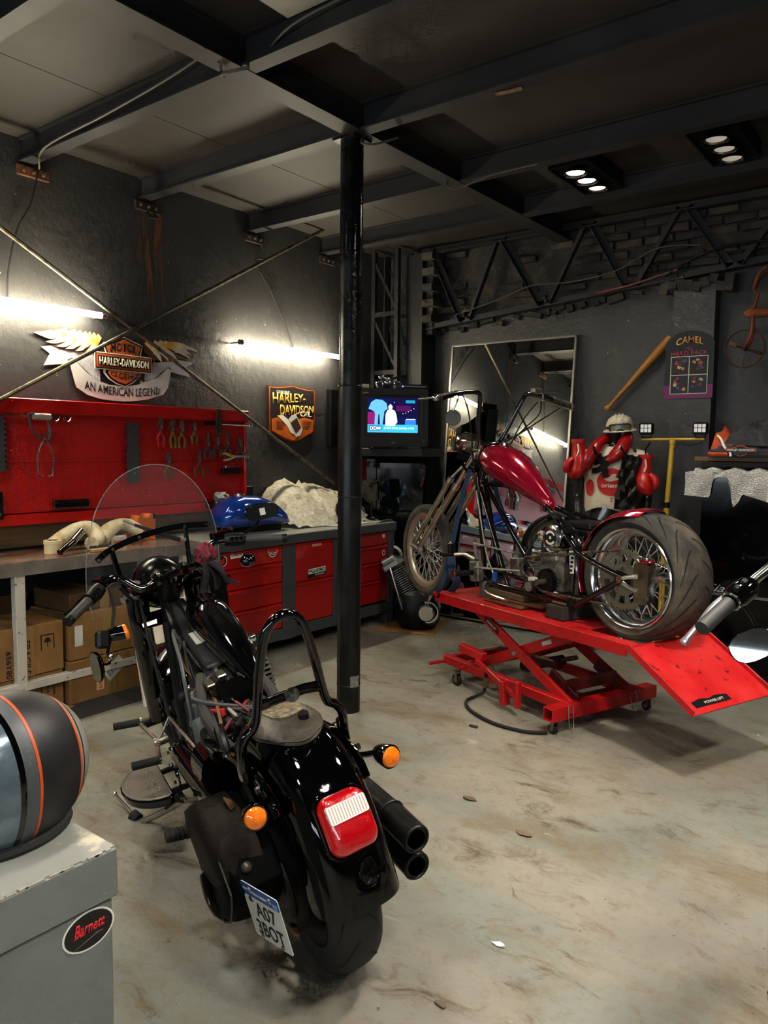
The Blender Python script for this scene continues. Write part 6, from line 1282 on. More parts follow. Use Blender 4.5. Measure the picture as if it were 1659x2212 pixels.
# tank
prof = [(1.165, 1.425, .03, .03), (1.15, 1.425, .085, .075), (1.09, 1.42, .125, .10), (1.0, 1.405, .142, .115), (.90, 1.37, .135, .115), (.80, 1.32, .112, .098), (.71, 1.265, .082, .075), (.64, 1.215, .056, .052), (.585, 1.178, .036, .034), (.56, 1.165, .02, .02)]
prof = [(x, z, a, b_) for x, z, a, b_ in prof]
b = B(); rings = []
for x, z, a, h in prof:
    rg_ = []
    for k in range(28):
        t_ = 2*pi*k/28; yy = a*abs(cos(t_))**.9*(1 if cos(t_) > 0 else -1); zz = h*sin(t_)*(1.0 if sin(t_) > 0 else 1.12); rg_.append(V((x-.25*zz*0, yy*(1-.18*max(0, -sin(t_))), z+zz)))
    rings.append(rg_)
b.loft(rings).build('fuel_tank', candy, ch, 60); B().cyl((1.0, 0, 1.515), (1.0, 0, 1.532), .026, seg=16).build('filler_cap', chrome, ch); tb('fuel_tap', dirty_steel, [(.84, .04, 1.235), (.80, .05, 1.20), (.80, .06, 1.175)], .010, 8); tb('fuel_line', black_rubber, [(.92, .03, 1.26), (.88, .05, 1.20), (.80, .06, 1.185)], .006, 6, 4)
# gearbox, starter drum, clutch gear, forward controls
gb = dirty_steel
B().loft([[V((x, y_, z_)) for y_, z_ in rrect(-.09, .68+d, .10, .90-d, .03)] for x, d in ((.36, .02), (.38, 0), (.50, 0), (.56, .01), (.60, .04))]).build('gearbox', gb, ch); B().box((.47, .11, .88), (.14, .03, .06), rotm(0, .2, 0), .008).build('gearbox_plate', gb, ch); B().cyl((.50, .10, .87), (.50, .16, .87), .032, seg=18).build('bearing_boss', gb, ch); B().cyl((.50, .14, .87), (.50, .20, .872), .013, seg=12).build('main_shaft', rusty, ch)
gear = B().cyl((.46, .12, .745), (.46, .15, .745), .062, seg=30)
for k in range(22): a = 2*pi*k/22; gear.box((.46+.066*cos(a), .135, .745+.066*sin(a)), (.012, .03, .009), rotm(0, -a, 0))
gear.build('clutch_gear', dark_metal, ch); B().cyl((.46, .15, .745), (.46, .215, .745), .017, seg=14).build('clutch_shaft', rusty, ch); B().box((.525, .18, .75), (.05, .04, .025), rotm(.2, .2, 0), .006).build('tape_wrap', MATS['paper'], ch)
B().lathe([(.0, .0), (.05, .0), (.072, -.01), (.078, -.025), (.078, -.10), (.06, -.12), (.0, -.12)], (.42, .155, 1.0), (0, 1, 0), 32).build('starter_drum', chrome, ch)
dsk = B().lathe([(.0, .0012), (.044, .0012)], (.42, .155, 1.0), (0, 1, 0), 28).build('round_sticker', stb, ch)
B().lathe([(.028, .0018), (.040, .0018)], (.42, .155, 1.0), (0, 1, 0), 28, a0=.5, a1=2.6).lathe([(.028, .0018), (.040, .0018)], (.42, .155, 1.0), (0, 1, 0), 28, a0=3.6, a1=5.8).lathe([(.0, .0018), (.009, .0018)], (.42, .155, 1.0), (0, 1, 0), 16).build('print', stw, dsk)
B().loft([[V((x, y_, z_)) for y_, z_ in rrect(-.10, .93+d, .06, 1.07-d, .03)] for x, d in ((.26, .03), (.28, 0), (.40, 0), (.42, .02))]).build('starter_body', chrome, ch); B().span((.16, -.14, 1.03), (.44, .13, 1.06), .006).build('battery_tray', black_satin, ch); B().span((.18, -.12, 1.06), (.40, .10, 1.095), .008).build('electronics_box', dark_metal, ch); B().span((.22, -.10, .86), (.36, .10, .93), .01).build('oil_tank', black_satin, ch)
B().cyl((.50, .10, .935), (.50, .10, .965), .02, seg=12).build('white_cap', MATS['paper'], ch); B().loft([[V((x, y_, z_)) for y_, z_ in rrect(.02, .66, .16, .735, .02)] for x in (.52, .62)]).build('pump_housing', dark_metal, ch); B().cyl((.57, .16, .70), (.57, .175, .70), .03, seg=8).build('pump_cap', gb, ch)
for k in range(3): B().box((.60, .07, .80+k*.02), (.09, .08, .008), rotm(0, .1, 0)).build('cooling_fin', gb, ch)
tb('hose', black_rubber, [(.50, .10, 1.10), (.47, .13, 1.12), (.40, .13, 1.14), (.36, .10, 1.12)], .009, 8, 4); tb('hose', black_rubber, [(.56, .12, 1.0), (.60, .14, .92), (.63, .15, .86), (.60, .15, .82)], .008, 8, 4); tb('hose', black_rubber, [(.46, .15, 1.10), (.57, .15, 1.02), (.60, .13, .90), (.65, .13, .84)], .007, 8, 4); tb('wire', dark_metal, [(.75, .1, .66), (.7, .14, .64), (.66, .12, .70), (.64, .1, .76)], .004, 6, 4)
tb('shift_rod', dirty_steel, [(1.06, .19, .90), (.70, .17, .88)], .006, 8); tb('shift_rod', dirty_steel, [(1.00, .22, .755), (.64, .17, .78)], .007, 8); tb('brake_cable', MATS['pale steel'], [(1.19, .07, 1.22), (1.02, .12, .85), (.93, .13, .72), (.92, .12, .66)], .005, 6, 4); B().box((.93, .12, .70), (.03, .03, .06), None, .005).build('blue_connector', pm('blue plastic', '#2a4f9c', .5), ch)
for s in (-1, 1):
    B().box((1.05, s*.17, .72), (.09, .05, .13), rotm(0, .1, 0), .008).build('control_mount', gb, ch); tb('control_arm', ag, [(1.05, s*.19, .80), (1.09, s*.24, .83), (1.12, s*.30, .825)], .012, 8, 3); tb('peg', dark_metal, [(1.05, s*.20, .715), (1.06, s*.34, .715)], .0165, 12); B().cyl((1.06, s*.34, .715), (1.062, s*.352, .715), .022, seg=16).build('peg_cap', chrome, ch); tb('shift_peg', dark_metal, [(1.12, s*.29, .825), (1.13, s*.38, .83)], .012, 10); tb('linkage', gb, [(1.05, s*.17, .80), (1.06, s*.18, .91), (1.05, s*.18, .92)], .012, 8)
    for k in range(5): B().torus((1.05+.01*k/5, s*(.24+k*.022), .715), (0, 1, 0), .0165, .003, 14, 6).build('peg_rib', black_rubber, ch)
tb('side_stand', ag, [(.98, .15, .66), (.93, .20, .615), (.72, .22, .60), (.68, .22, .612)], .011, 8, 3)
# caliper on the rear
B().loft([[RA+V((-.13, .14, 0))+V((x, y_, z_)) for x, z_ in rrect(-.04, -.105, .045, .10, .02)] for y_ in (.0, .055)]).build('caliper_bracket', pm('polished bracket', '#bdb7ae', .16, 1.0, '#8a8278', 10), ch); tb('caliper_arm', chrome, [RA+V((-.02, .195, .01)), RA+V((-.10, .195, .03))], .012, 8); tb('caliper_arm', chrome, [RA+V((-.02, .195, -.015)), RA+V((-.10, .195, -.04))], .012, 8)
B().sph(RA+V((-.135, .17, .105)), (.05, .035, .018), 16, 8, rotm(0, .1, 0)).build('marker_lamp', pm('dark red lens', '#5a0a12', .12, coat=1.0), ch); B().sph(RA+V((-.125, .165, .112)), (.054, .032, .016), 16, 8, rotm(0, .1, 0)).build('marker_rim', chrome, ch)
# tie-down strap
for nm, pts in (('a', [CW(1.22, .10, 1.36), CW(1.23, .16, 1.16), CW(1.235, .23, .85), CW(1.25, .29, .62), CW(1.28, .305, .56)]), ('b', [CW(1.20, -.09, 1.36), CW(1.19, -.12, 1.15), CW(1.10, -.22, .85), CW(1.05, -.285, .57)])):
    t = thing('tie_strap', ['blue tie-down strap on the near side of the chopper fork', 'blue tie-down strap on the far side of the chopper fork'][nm == 'b'], 'strap', pts[-1], group='tie-down straps'); q = [V(p)-pts[-1] for p in pts]
    blu = pm('blue webbing', '#1d3352', .8); B().tube(q, .016, 4, smooth=4, sq=(1.3, .16)).build('webbing', blu, t); B().box(q[2], (.03, .045, .07), rotm(0, 0, CH), .006).build('ratchet', dark_metal, t); B().sph(q[2]+V((0, 0, .03)), (.016, .02, .016), 10, 6).build('ratchet_knob', chrome, t); B().tube([q[-1]+V((0, 0, .02)), q[-1]+V((.02, -.01, -.01)), q[-1]+V((.0, .0, -.035))], .006, 6, smooth=3).build('hook', black_satin, t)
    if nm == 'a': B().tube([q[2]+V((.0, 0, -.04)), q[2]+V((.02, -.02, -.14)), q[2]+V((.04, .01, -.22)), q[2]+V((-.01, .02, -.29))], .030, 4, smooth=4, sq=(1.3, .14)).build('loose_end', blu, t)
# ================================================================== black cruiser in the foreground
bk = thing('cruiser', 'partly dismantled black cruiser motorcycle leaning on its stand', 'motorcycle', (-1.384, 1.625, 0), (-.2085, 0, 2.7402), None, .959)
def kb(name, m_, pts, r, seg=10, sm=0, par=bk, **k): return B().tube(pts, r, seg, smooth=sm, **k).build(name, m_, par)
GB, SB, DM = black_gloss, black_satin, dark_metal
wheel(bk, (.05, 0, .312), .312, .165, .212, tyre_b, black_satin, 'rear_wheel', grooves=13, spokes=0)
for k in range(9): a = 2*pi*k/9; kb('wheel_spoke', SB, [(.05+.03*cos(a), 0, .312+.03*sin(a)), (.05+.19*cos(a), 0, .312+.19*sin(a))], .012, 8)
wheel(bk, (1.60, 0, .30), .300, .13, .205, tyre_b, black_satin, 'front_wheel', grooves=13, spokes=0)
for k in range(9): a = 2*pi*k/9; kb('wheel_spoke', SB, [(1.60+.03*cos(a), 0, .30+.03*sin(a)), (1.60+.18*cos(a), 0, .30+.18*sin(a))], .012, 8)
# rear fender: curved shell swept along its spine
spine = [(-.335, .375), (-.330, .45), (-.300, .55), (-.248, .645), (-.168, .725), (-.06, .778), (.05, .792), (.16, .772), (.26, .722), (.335, .655)]
def cr(P, n):
    P = [V((p[0], 0, p[1])) for p in P]; o = []
    for i in range(len(P)-1):
        p0, p1, p2, p3 = P[max(i-1, 0)], P[i], P[i+1], P[min(i+2, len(P)-1)]
        for k in range(n): t = k/n; o.append(.5*((2*p1)+(p2-p0)*t+(2*p0-5*p1+4*p2-p3)*t*t+(3*p1-p0-3*p2+p3)*t**3))
    return o+[P[-1]]
sp_ = cr(spine, 4); g = []; sect = []
for i, p in enumerate(sp_):
    t = (sp_[min(i+1, len(sp_)-1)]-sp_[max(i-1, 0)]).normalized(); nrm = V((-t.z, 0, t.x))
    f = i/(len(sp_)-1); hw = .122; dp = .14 if .1 < f < .9 else .14-.03*(abs(f-.5)-.4)/.1
    row = []
    for j in range(25):
        a = pi*j/24; y = hw*abs(cos(a))**.62*(1 if cos(a) > 0 else -1); d = -dp*(1-abs(sin(a))**.75); row.append(p+nrm*d+V((0, y, 0)))
    g.append(row); sect.append((p, t, nrm))
fd = B().sheet(g, .004).build('rear_fender', pm('fender black', '#020203', .06, coat=.65, spec=.05), bk, 70)
def fsurf(f, y):        # a point just above the fender shell
    i = f*(len(sp_)-1); k = min(int(i), len(sp_)-2); q = i-k; p = sp_[k]*(1-q)+sp_[k+1]*q; n = sect[k][2]*(1-q)+sect[k+1][2]*q
    c_ = min(1, abs(y)/.122)**(1/.62); s_ = math.sqrt(max(0, 1-c_*c_)); return p+n*(-.14*(1-s_**.75))+V((0, y, 0)), n
for (f, y) in ((.455, .0), (.44, .028), (.425, -.006)):
    p, n = fsurf(f, y); B().cyl(p-n*.002, p+n*.0015, .008, seg=14).build('mount_hole', pm('hole shade black', '#020202', .95, spec=0), fd)  # flat black discs paint the darkness of the mount holes
# leather pad on the fender
leath = pm('brown black leather', '#2e2923', .42, 0, '#474036', 8, bump=.2, bscale=60)
g = []
for i in range(13):
    row = []
    for j in range(13):
        u, v = -1+2*i/12, -1+2*j/12; uu, vv = u*math.sqrt(1-v*v/2), v*math.sqrt(1-u*u/2); p, n = fsurf(.665+.150*uu, .098*vv); row.append(p+n*(.008 if u*u+v*v < 1.9 else .004))
    g.append(row)
pad = B().sheet(g, .006).build('fender_bib', leath, bk, 60)
edge_pts = []
for k in range(40): a = 2*pi*k/40; p, n = fsurf(.665+.150*cos(a), .098*sin(a)); edge_pts.append(p+n*.005)
B().tube(edge_pts, .005, 6, closed=True).build('bib_welt', leath, pad)
g = []
for i in range(9):
    row = []
    for j in range(9):
        u, v = -1+2*i/8, -1+2*j/8; uu, vv = u*math.sqrt(1-v*v/2.4), v*math.sqrt(1-u*u/2.4); p, n = fsurf(.70+.075*uu, .055*vv-.01); row.append(p+n*.013)
    g.append(row)
B().sheet(g, .004).build('embossed_panel', pm('tooled leather', '#7a6c50', .5, 0, '#3a3226', 60, .42, .6, bump=1.0, bscale=90), pad, 60)
p, n = fsurf(.60, -.035); B().cyl(p, p+n*.028, .016, seg=18).build('fixing_knob', pm('dark knob', '#2a2326', .3, .6), pad)
# tail lamp
TO, TN, TU = V((-.262, 0, .60)), V((-.87, 0, .49)).normalized(), V((.49, 0, .87)).normalized()
def TP(y, u, d): return TO+TN*d+TU*u+V((0, y, 0))
def tring(w_, u0, u1, d, r=.03): return [TP(a, b_, d) for a, b_ in rrect(-w_, u0, w_, u1, r, 5)]
tl = B().loft([tring(.073, -.088, .082, -.03, .04), tring(.076, -.090, .085, .012, .04), tring(.072, -.086, .080, .022, .036)]).build('tail_lamp', GB, bk)
B().loft([tring(.067, -.080, .074, .018, .033), tring(.065, -.077, .070, .045, .033), tring(.056, -.066, .058, .060, .03), tring(.03, -.035, .03, .066, .02)]).build('red_lens', pm('red lens', '#8a0008', .08, coat=1.0, emit='#d00008', estr=.22, bump=.25, bscale=160), tl, 60)
ww = B().loft([tring(.056, .002, .050, .050, .006), tring(.055, .003, .049, .0690, .006)]).build('white_window', pm('clear ribbed lens', '#d9d2d0', .15), tl)
lrm = pm('lens rib', '#a08a88', .2)
for k in range(13): y = -.048+k*.008; B().add([TP(y-.0012, .006, .0694), TP(y+.0012, .006, .0694), TP(y+.0012, .046, .0694), TP(y-.0012, .046, .0694)], [(0, 1, 2, 3)]).build('lens_rib', lrm, tl)
# turn signals
amber = pm('amber lens', '#d86a08', .08, coat=1.0, emit='#ff7a10', estr=.10, bump=.3, bscale=150)
def signal(ctr, axis, stem, nm='turn_signal'):
    o = B().lathe([(0, -.062), (.018, -.055), (.029, -.03), (.034, .0), (.034, .010), (.031, .011)], ctr, axis, 24).build(nm, GB, bk)
    B().lathe([(.031, .008), (.027, .018), (.012, .026), (0, .027)], ctr, axis, 24).build('amber_lens', amber, o); ax = V(axis).normalized(); B().lathe([(.0, .0), (.009, .0), (.008, .004), (0, .005)], V(ctr)+ax*.026, axis, 12).build('lens_centre', amber, o); B().torus(V(ctr)+ax*.009, axis, .032, .0028, 24, 6).build('lens_ring', GB, o); B().tube(stem, .009, 8).build('stem', GB, o); return o
signal((-.155, .198, .655), (-.93, .1, .12), [(-.12, .19, .655), (-.115, .15, .66), (-.10, .13, .665)]); signal((-.15, -.215, .652), (-.93, -.15, .05), [(-.11, -.21, .652), (-.10, -.16, .66), (-.09, -.13, .665)])
# struts along the fender
for s in (-1, 1):
    B().tube([(.32, s*.138, .60), (.20, s*.140, .655), (.05, s*.140, .69), (-.10, s*.138, .665), (-.15, s*.135, .62)], .020, 8, smooth=3, sq=(1.2, .55)).build('fender_strut', GB, bk)
    for x, z in ((.22, .665), (.06, .70), (-.08, .68)): B().cyl((x, s*.15, z), (x, s*.162, z), .010, seg=8).build('strut_bolt', chrome, bk)
    kb('strut_trim', chrome, [(.24, s*.152, .66), (.02, s*.152, .695)], .006, 6)
# sissy bar
SBp = [(.005, .160, .70), (-.010, .158, .77), (-.020, .140, .81), (-.032, .108, .845), (-.072, .085, .98), (-.100, .060, 1.085), (-.112, .035, 1.128), (-.117, .0, 1.142), (-.112, -.035, 1.128), (-.100, -.060, 1.085), (-.066, -.085, .965), (-.028, -.108, .835), (-.015, -.140, .80), (-.004, -.160, .76), (.012, -.162, .69)]
kb('sissy_bar', GB, SBp, .0135, 14, 4)
cbx = B().tube([(-.046, .092, .89), (-.050, .04, .895), (-.050, -.04, .895), (-.046, -.092, .885)], .016, 8, sq=(1.0, .45)).build('sissy_crossbar', GB, bk); B().cyl((-.058, 0, .895), (-.066, 0, .897), .021, seg=20).build('emblem', pm('emblem steel', '#6c6a66', .4, .8, '#2b2a28', 60, .4, .6), cbx)
for s in (-1, 1): B().box((.015, s*.160, .70), (.05, .02, .07), None, .006).build('sissy_dock', GB, bk)
# licence plate on its side mount
p_tl, p_tr, p_bl = V((-.118, .262, .487)), V((-.262, .214, .480)), V((-.118, .250, .312)); ux = (p_tr-p_tl).normalized(); uy = (p_tl-p_bl).normalized(); nW = .150; nH = .172
lpz = plate(rrect(0, 0, nW, nH, .008), p_bl, ux, uy, 0, .002, 'licence_plate', pm('plate white', '#d6d6d2', .35), bk); nrm = ux.cross(uy)
plate(rrect(.001, .134, nW-.001, nH-.001, .007), p_bl+nrm*.002, ux, uy, 0, .0005, 'blue_band', pm('plate blue', '#1b4f9c', .4), lpz)
pkk = dict(depth=.0008)
text('A07', 'number', black_print, lpz, p_bl+ux*.036+uy*.074+nrm*.0022, ux, uy, .082, .048, bold=.015, **pkk); text('3BOT', 'number', black_print, lpz, p_bl+ux*.022+uy*.014+nrm*.0022, ux, uy, .108, .048, bold=.015, **pkk)
text('REPUBLICA ARGENTINA', 'band_print', white_paint, lpz, p_bl+ux*.030+uy*.146+nrm*.0026, ux, uy, .09, .008, **pkk); plate(rect(.124, .138, .144, .152), p_bl+nrm*.0026, ux, uy, 0, .0004, 'band_flag', pm('flag pale blue', '#7fb4d8', .4), lpz); text('MERCOSUR', 'band_print', white_paint, lpz, p_bl+ux*.006+uy*.150+nrm*.0026, ux, uy, .018, .006, **pkk)
for a, b_ in ((.035, .158), (.115, .158), (.115, .012), (.035, .012)): B().cyl(p_bl+ux*a+uy*b_+nrm*.002, p_bl+ux*a+uy*b_+nrm*.007, .006, seg=10).build('plate_screw', dirty_steel, lpz)
kb('plate_bracket', DM, [(-.15, .245, .44), (-.05, .19, .40), (.05, .15, .34)], .014, 8); B().sph((-.10, .235, .495), .016, 12, 8).build('plate_light', pm('plate lamp', '#4a4640', .3, .5), bk)
# swingarm, belt pulley and guard
for s in (-1, 1): kb('swingarm', SB, [(.60, s*.11, .37), (.35, s*.125, .33), (.05, s*.13, .312)], [.026, .024, .024], 10); B().cyl((.05, s*.13, .312), (.05, s*.165, .312), .022, seg=6).build('axle_nut', DM, bk)
pul = B().cyl((.05, .100, .312), (.05, .125, .312), .135, seg=48)
for k in range(40): a = 2*pi*k/40; pul.box((.05+.137*cos(a), .1125, .312+.137*sin(a)), (.006, .025, .010), rotm(0, -a, 0))
pul.build('belt_pulley', DM, bk); kb('belt', black_rubber, [(.05, .112, .452), (.60, .112, .42)], .014, 4, sq=(.35, 1.0)); kb('belt', black_rubber, [(.05, .112, .172), (.60, .112, .28)], .014, 4, sq=(.35, 1.0))
g = [[V((.05+.165*cos(a), y, .312+.165*sin(a))) for y in (.095, .135)] for a in [radians(70+k*10) for k in range(15)]]; B().sheet(g, .004).build('belt_guard', SB, bk)
kb('belt_guard_bar', SB, [(-.12, .14, .31), (-.14, .142, .40), (-.10, .142, .46)], .012, 8, 3); B().sph((-.125, .15, .27), (.03, .012, .012), 10, 6).build('guard_tip', pm('scuffed tan', '#7a5a38', .6), bk)
for s in (-1, 1): kb('shock', DM, [(.12, s*.10, .40), (.30, s*.09, .50)], .024, 10)
# saddlebag on the left
bagm = pm('black bag leather', '#070708', .55, bump=.25, bscale=40, spec=.03)
prof = [(-.13, .45), (-.07, .53), (.04, .558), (.20, .555), (.275, .52), (.285, .46), (.25, .33), (.17, .255), (.06, .245), (-.03, .30), (-.10, .39)]
def bag(y, k, cx=.08, cz=.43): return [V((cx+(x-cx)*k, y, cz+(z-cz)*k)) for x, z in prof]
sb = B().loft([bag(.14, .90), bag(.15, .98), bag(.245, 1.0), bag(.280, .96), bag(.298, .82), bag(.302, .5)]).build('saddlebag', bagm, bk, 50)
flap = [(-.10, .47), (-.06, .545), (.04, .569), (.20, .565), (.28, .525), (.28, .47), (.20, .39), (.10, .355), (.0, .39), (-.07, .45)]
B().loft([[V((x, y, z)) for x, z in [(.09+(a-.09)*k, .49+(b_-.49)*k) for a, b_ in flap]] for y, k in ((.18, 1.03), (.270, 1.03), (.300, .93), (.310, .7), (.312, .3))]).build('bag_flap', pm('worn bag flap', '#14110f', .5, 0, '#1e1a17', 6, bump=.3, bscale=40, spec=.06), sb, 50)
B().tube([(.12, .312, .40), (.12, .314, .33), (.11, .302, .27), (.10, .27, .235)], .016, 4, smooth=3, sq=(.25, 1.3)).build('bag_strap', leath, sb); B().torus((.12, .316, .31), (0, 1, 0), .016, .003, 16, 6).build('buckle', chrome, sb)
B().tube([(V((x, .294, z))) for x, z in [(.08+(a-.08)*.93, .43+(b_-.43)*.93) for a, b_ in prof]], .003, 5, closed=True).build('bag_seam', pm('seam thread', '#3a3834', .6), sb); kb('tan_strap', pm('tan leather', '#6d4a2c', .6), [(.08, .19, .555), (.09, .20, .585), (.12, .20, .585), (.14, .205, .555)], .013, 4, 3, sq=(.35, 1.0))
# rear foot peg
pg = kb('passenger_peg', black_rubber, [(.30, .25, .425), (.30, .365, .45)], .019, 14)
for k in range(8): B().torus((.30, .262+k*.0135, .428+k*.003), (0, 1, .2), .0195, .0025, 16, 6).build('peg_rib', black_rubber, pg)
# engine, primary, oil tank
st2 = [(.40+.13*cos(a) if cos(a) < 0 else .86+.14*cos(a), .345+.125*sin(a)) for a in [2*pi*k/40 for k in range(40)]]
pr = B().loft([[V((.63+(x-.63)*k, y, .345+(z-.345)*k)) for x, z in st2] for y, k in ((.08, 1.0), (.17, 1.0), (.192, .96), (.20, .85), (.203, .4))]).build('primary_cover', GB, bk, 50)
B().lathe([(0, .01), (.075, .008), (.085, 0)], (.44, .20, .35), (0, 1, 0), 28).build('derby_cover', GB, pr); B().lathe([(0, .008), (.035, .006), (.04, 0)], (.86, .20, .35), (0, 1, 0), 20).build('inspection_cover', GB, pr)
for k in range(10): a = 2*pi*k/10; x = .40+.115*cos(a) if cos(a) < 0 else .86+.125*cos(a); B().cyl((x, .195, .345+.110*sin(a)), (x, .204, .345+.110*sin(a)), .007, seg=8).build('cover_screw', chrome, pr)
B().loft([[V((x, y_, z_)) for y_, z_ in rrect(-.12, .22+d, .10, .50-d, .05)] for x, d in ((.40, .03), (.44, 0), (.95, 0), (1.02, .04))]).build('crankcase', SB, bk)
for d_, bx in ((V((.38, 0, .92)), .80), (V((-.38, 0, .92)), .62)):
    d_.normalize(); base = V((bx, -.01, .46)); cy_ = B().cyl(base, base+d_*.20, .055, seg=20).build('cylinder', SB, bk); fins(B(), base+d_*.02, d_, .078, 11, .17).build('cylinder_fins', pm('black fin', '#1a1a1b', .3, .3), cy_); R3 = Matrix((d_.cross(V((0, 1, 0))), V((0, 1, 0)), d_)).transposed()
    B().box(base+d_*.24, (.13, .15, .08), R3, .02).build('cylinder_head', SB, bk); B().box(base+d_*.295, (.12, .14, .045), R3, .016).build('rocker_cover', GB, bk); B().cyl(V((.71+(bx-.71)*.5, -.11, .42)), base+d_*.24+V((0, -.075, 0)), .012, seg=10).build('pushrod_tube', chrome, bk)
for sgn_, x in ((1, .93), (1, .52)): B().sph((x, .10, .62), (.02, .02, .02), 10, 6).build('spark_lead', black_rubber, bk)
B().loft([[V((x, y_, z_)) for y_, z_ in rrect(-.135+d, .44, .135-d, .66-d, .05)] for x, d in ((.33, .03), (.35, 0), (.50, 0), (.53, .02))]).build('oil_tank', GB, bk); B().loft([[V((x, .17+.055*cos(a), .585+.075*sin(a))) for a in [2*pi*k/24 for k in range(24)]] for x in (.28, .30, .40)]).build('side_canister', GB, bk)
B().span((.40, -.08, .60), (.56, .075, .685), .008).build('battery', pm('battery grey', '#3b3a39', .6), bk); B().prism([(-.02, 0), (.025, .0), (.03, .035), (.01, .05), (-.012, .04), (-.025, .02)], lambda u, v, d: V((.47+u, .06+v, .69+d)), 0, .025).build('red_terminal_cover', pm('red plastic', '#c0242c', .45), bk)
# frame and wiring spine
for s in (-1, 1): kb('frame_rail', SB, [(1.20, s*.03, .92), (1.0, s*.05, .80), (.75, s*.07, .745), (.50, s*.10, .70), (.33, s*.125, .64), (.34, s*.125, .45), (.55, s*.12, .22), (1.0, s*.11, .20), (1.15, s*.08, .45), (1.22, s*.04, .85)], .019, 10, 4)
kb('backbone', black_rubber, [(1.22, 0, .90), (1.05, 0, .81), (.75, 0, .72), (.52, 0, .68)], .032, 12, 4); B().cyl((1.28, 0, .83), (1.215, 0, 1.02), .042, seg=20).build('steering_head', SB, bk); B().box((.86, .0, .788), (.30, .075, .055), rotm(0, -.22, 0), .008).build('electrics_tray', pm('black plastic', '#1b1b1c', .5), bk)
tr2 = B().box((.70, .0, .722), (.13, .085, .075), rotm(0, -.2, 0), .008).build('relay_box', MATS['black plastic'], bk); B().cyl((.70, 0, .757), (.70, 0, .777), .013, seg=6).build('relay_bolt', steel, tr2); B().cyl((.70, 0, .754), (.70, 0, .763), .020, seg=16).build('relay_washer', steel, tr2); B().box((.92, .0, .833), (.10, .035, .003), rotm(0, -.22, 0)).build('paper_label', MATS['paper'], bk)
rw = random.Random(31); wm = [black_rubber, pm('grey sleeve', '#3d3d3d', .7), pm('red wire', '#5e1417', .5), pm('orange wire', '#5a3d1c', .5), black_rubber, MATS['grey sleeve'], pm('pale wire', '#8f8b80', .6)]
for k in range(16):
    y0, y1 = rw.uniform(-.09, .09), rw.uniform(-.11, .13); kb('wire', wm[k % 7], [(rw.uniform(.95, 1.1), y0, .80+rw.uniform(0, .04)), (.80, y0+rw.uniform(-.05, .05), .75+rw.uniform(0, .05)), (.62, y1, .70+rw.uniform(0, .05)), (.50, y1+rw.uniform(-.03, .03), .70+rw.uniform(0, .04)), (.38, rw.uniform(-.12, .12), .66+rw.uniform(0, .05))], rw.uniform(.003, .008), 6, 4)
kb('wrapped_loom', pm('loom tape', '#2b2926', .8), [(.66, .075, .77), (.55, .115, .735), (.46, .13, .70), (.38, .12, .66), (.34, .10, .62)], .020, 10, 4); kb('wrapped_loom', MATS['loom tape'], [(.66, -.06, .78), (.55, -.09, .755), (.44, -.10, .72), (.36, -.08, .69)], .019, 10, 4); kb('grey_hose', pm('grey hose', '#4a4c4c', .5), [(1.02, .06, .86), (.92, .085, .86), (.82, .10, .80), (.74, .12, .70), (.70, .13, .60), (.70, .13, .50)], .0075, 8, 4)
for x, y, z in ((.60, .02, .775), (.55, -.05, .765), (.585, .07, .76)): B().box((x, y, z), (.045, .035, .02), rotm(0, -.2, rw.uniform(-.4, .4)), .004).build('clamp', steel, bk)
for k in range(14): B().sph((rw.uniform(.45, 1.05), rw.uniform(-.13, .13), rw.uniform(.55, .74)), rw.uniform(.008, .014), 8, 6).build('fastener', chrome, bk)
B().loft([[V((x, y_, z_)) for y_, z_ in rrect(.05, .52, .14, .62, .02)] for x in (.58, .68)]).build('throttle_body', pm('grey casting', '#5f6664', .5, .4), bk); B().box((.74, .10, .60), (.08, .05, .09), rotm(.3, .3, 0), .01).build('sensor_bracket', MATS['grey casting'], bk)
# loose half tank panel lying over the frame
tpn = [(1.03, .885, .085, .080), (1.00, .89, .095, .09), (.86, .865, .09, .085), (.70, .825, .075, .07), (.56, .775, .05, .05), (.50, .75, .03, .03)]
B().loft([[V((x, -.075+ry*cos(a)*.85, z+rz*(abs(sin(a))**.8)*(1 if sin(a) > 0 else -1))) for a in [2*pi*k/24 for k in range(24)]] for x, z, ry, rz in tpn]).build('tank_half', GB, bk, 50); kb('tank_seam', chrome, [(1.0, -.155, .90), (.86, -.152, .87), (.70, -.139, .825), (.55, -.118, .775)], .006, 6, 3); B().cyl((.72, -.14, .83), (.72, -.165, .83), .018, seg=14).build('tank_bolt', chrome, bk)
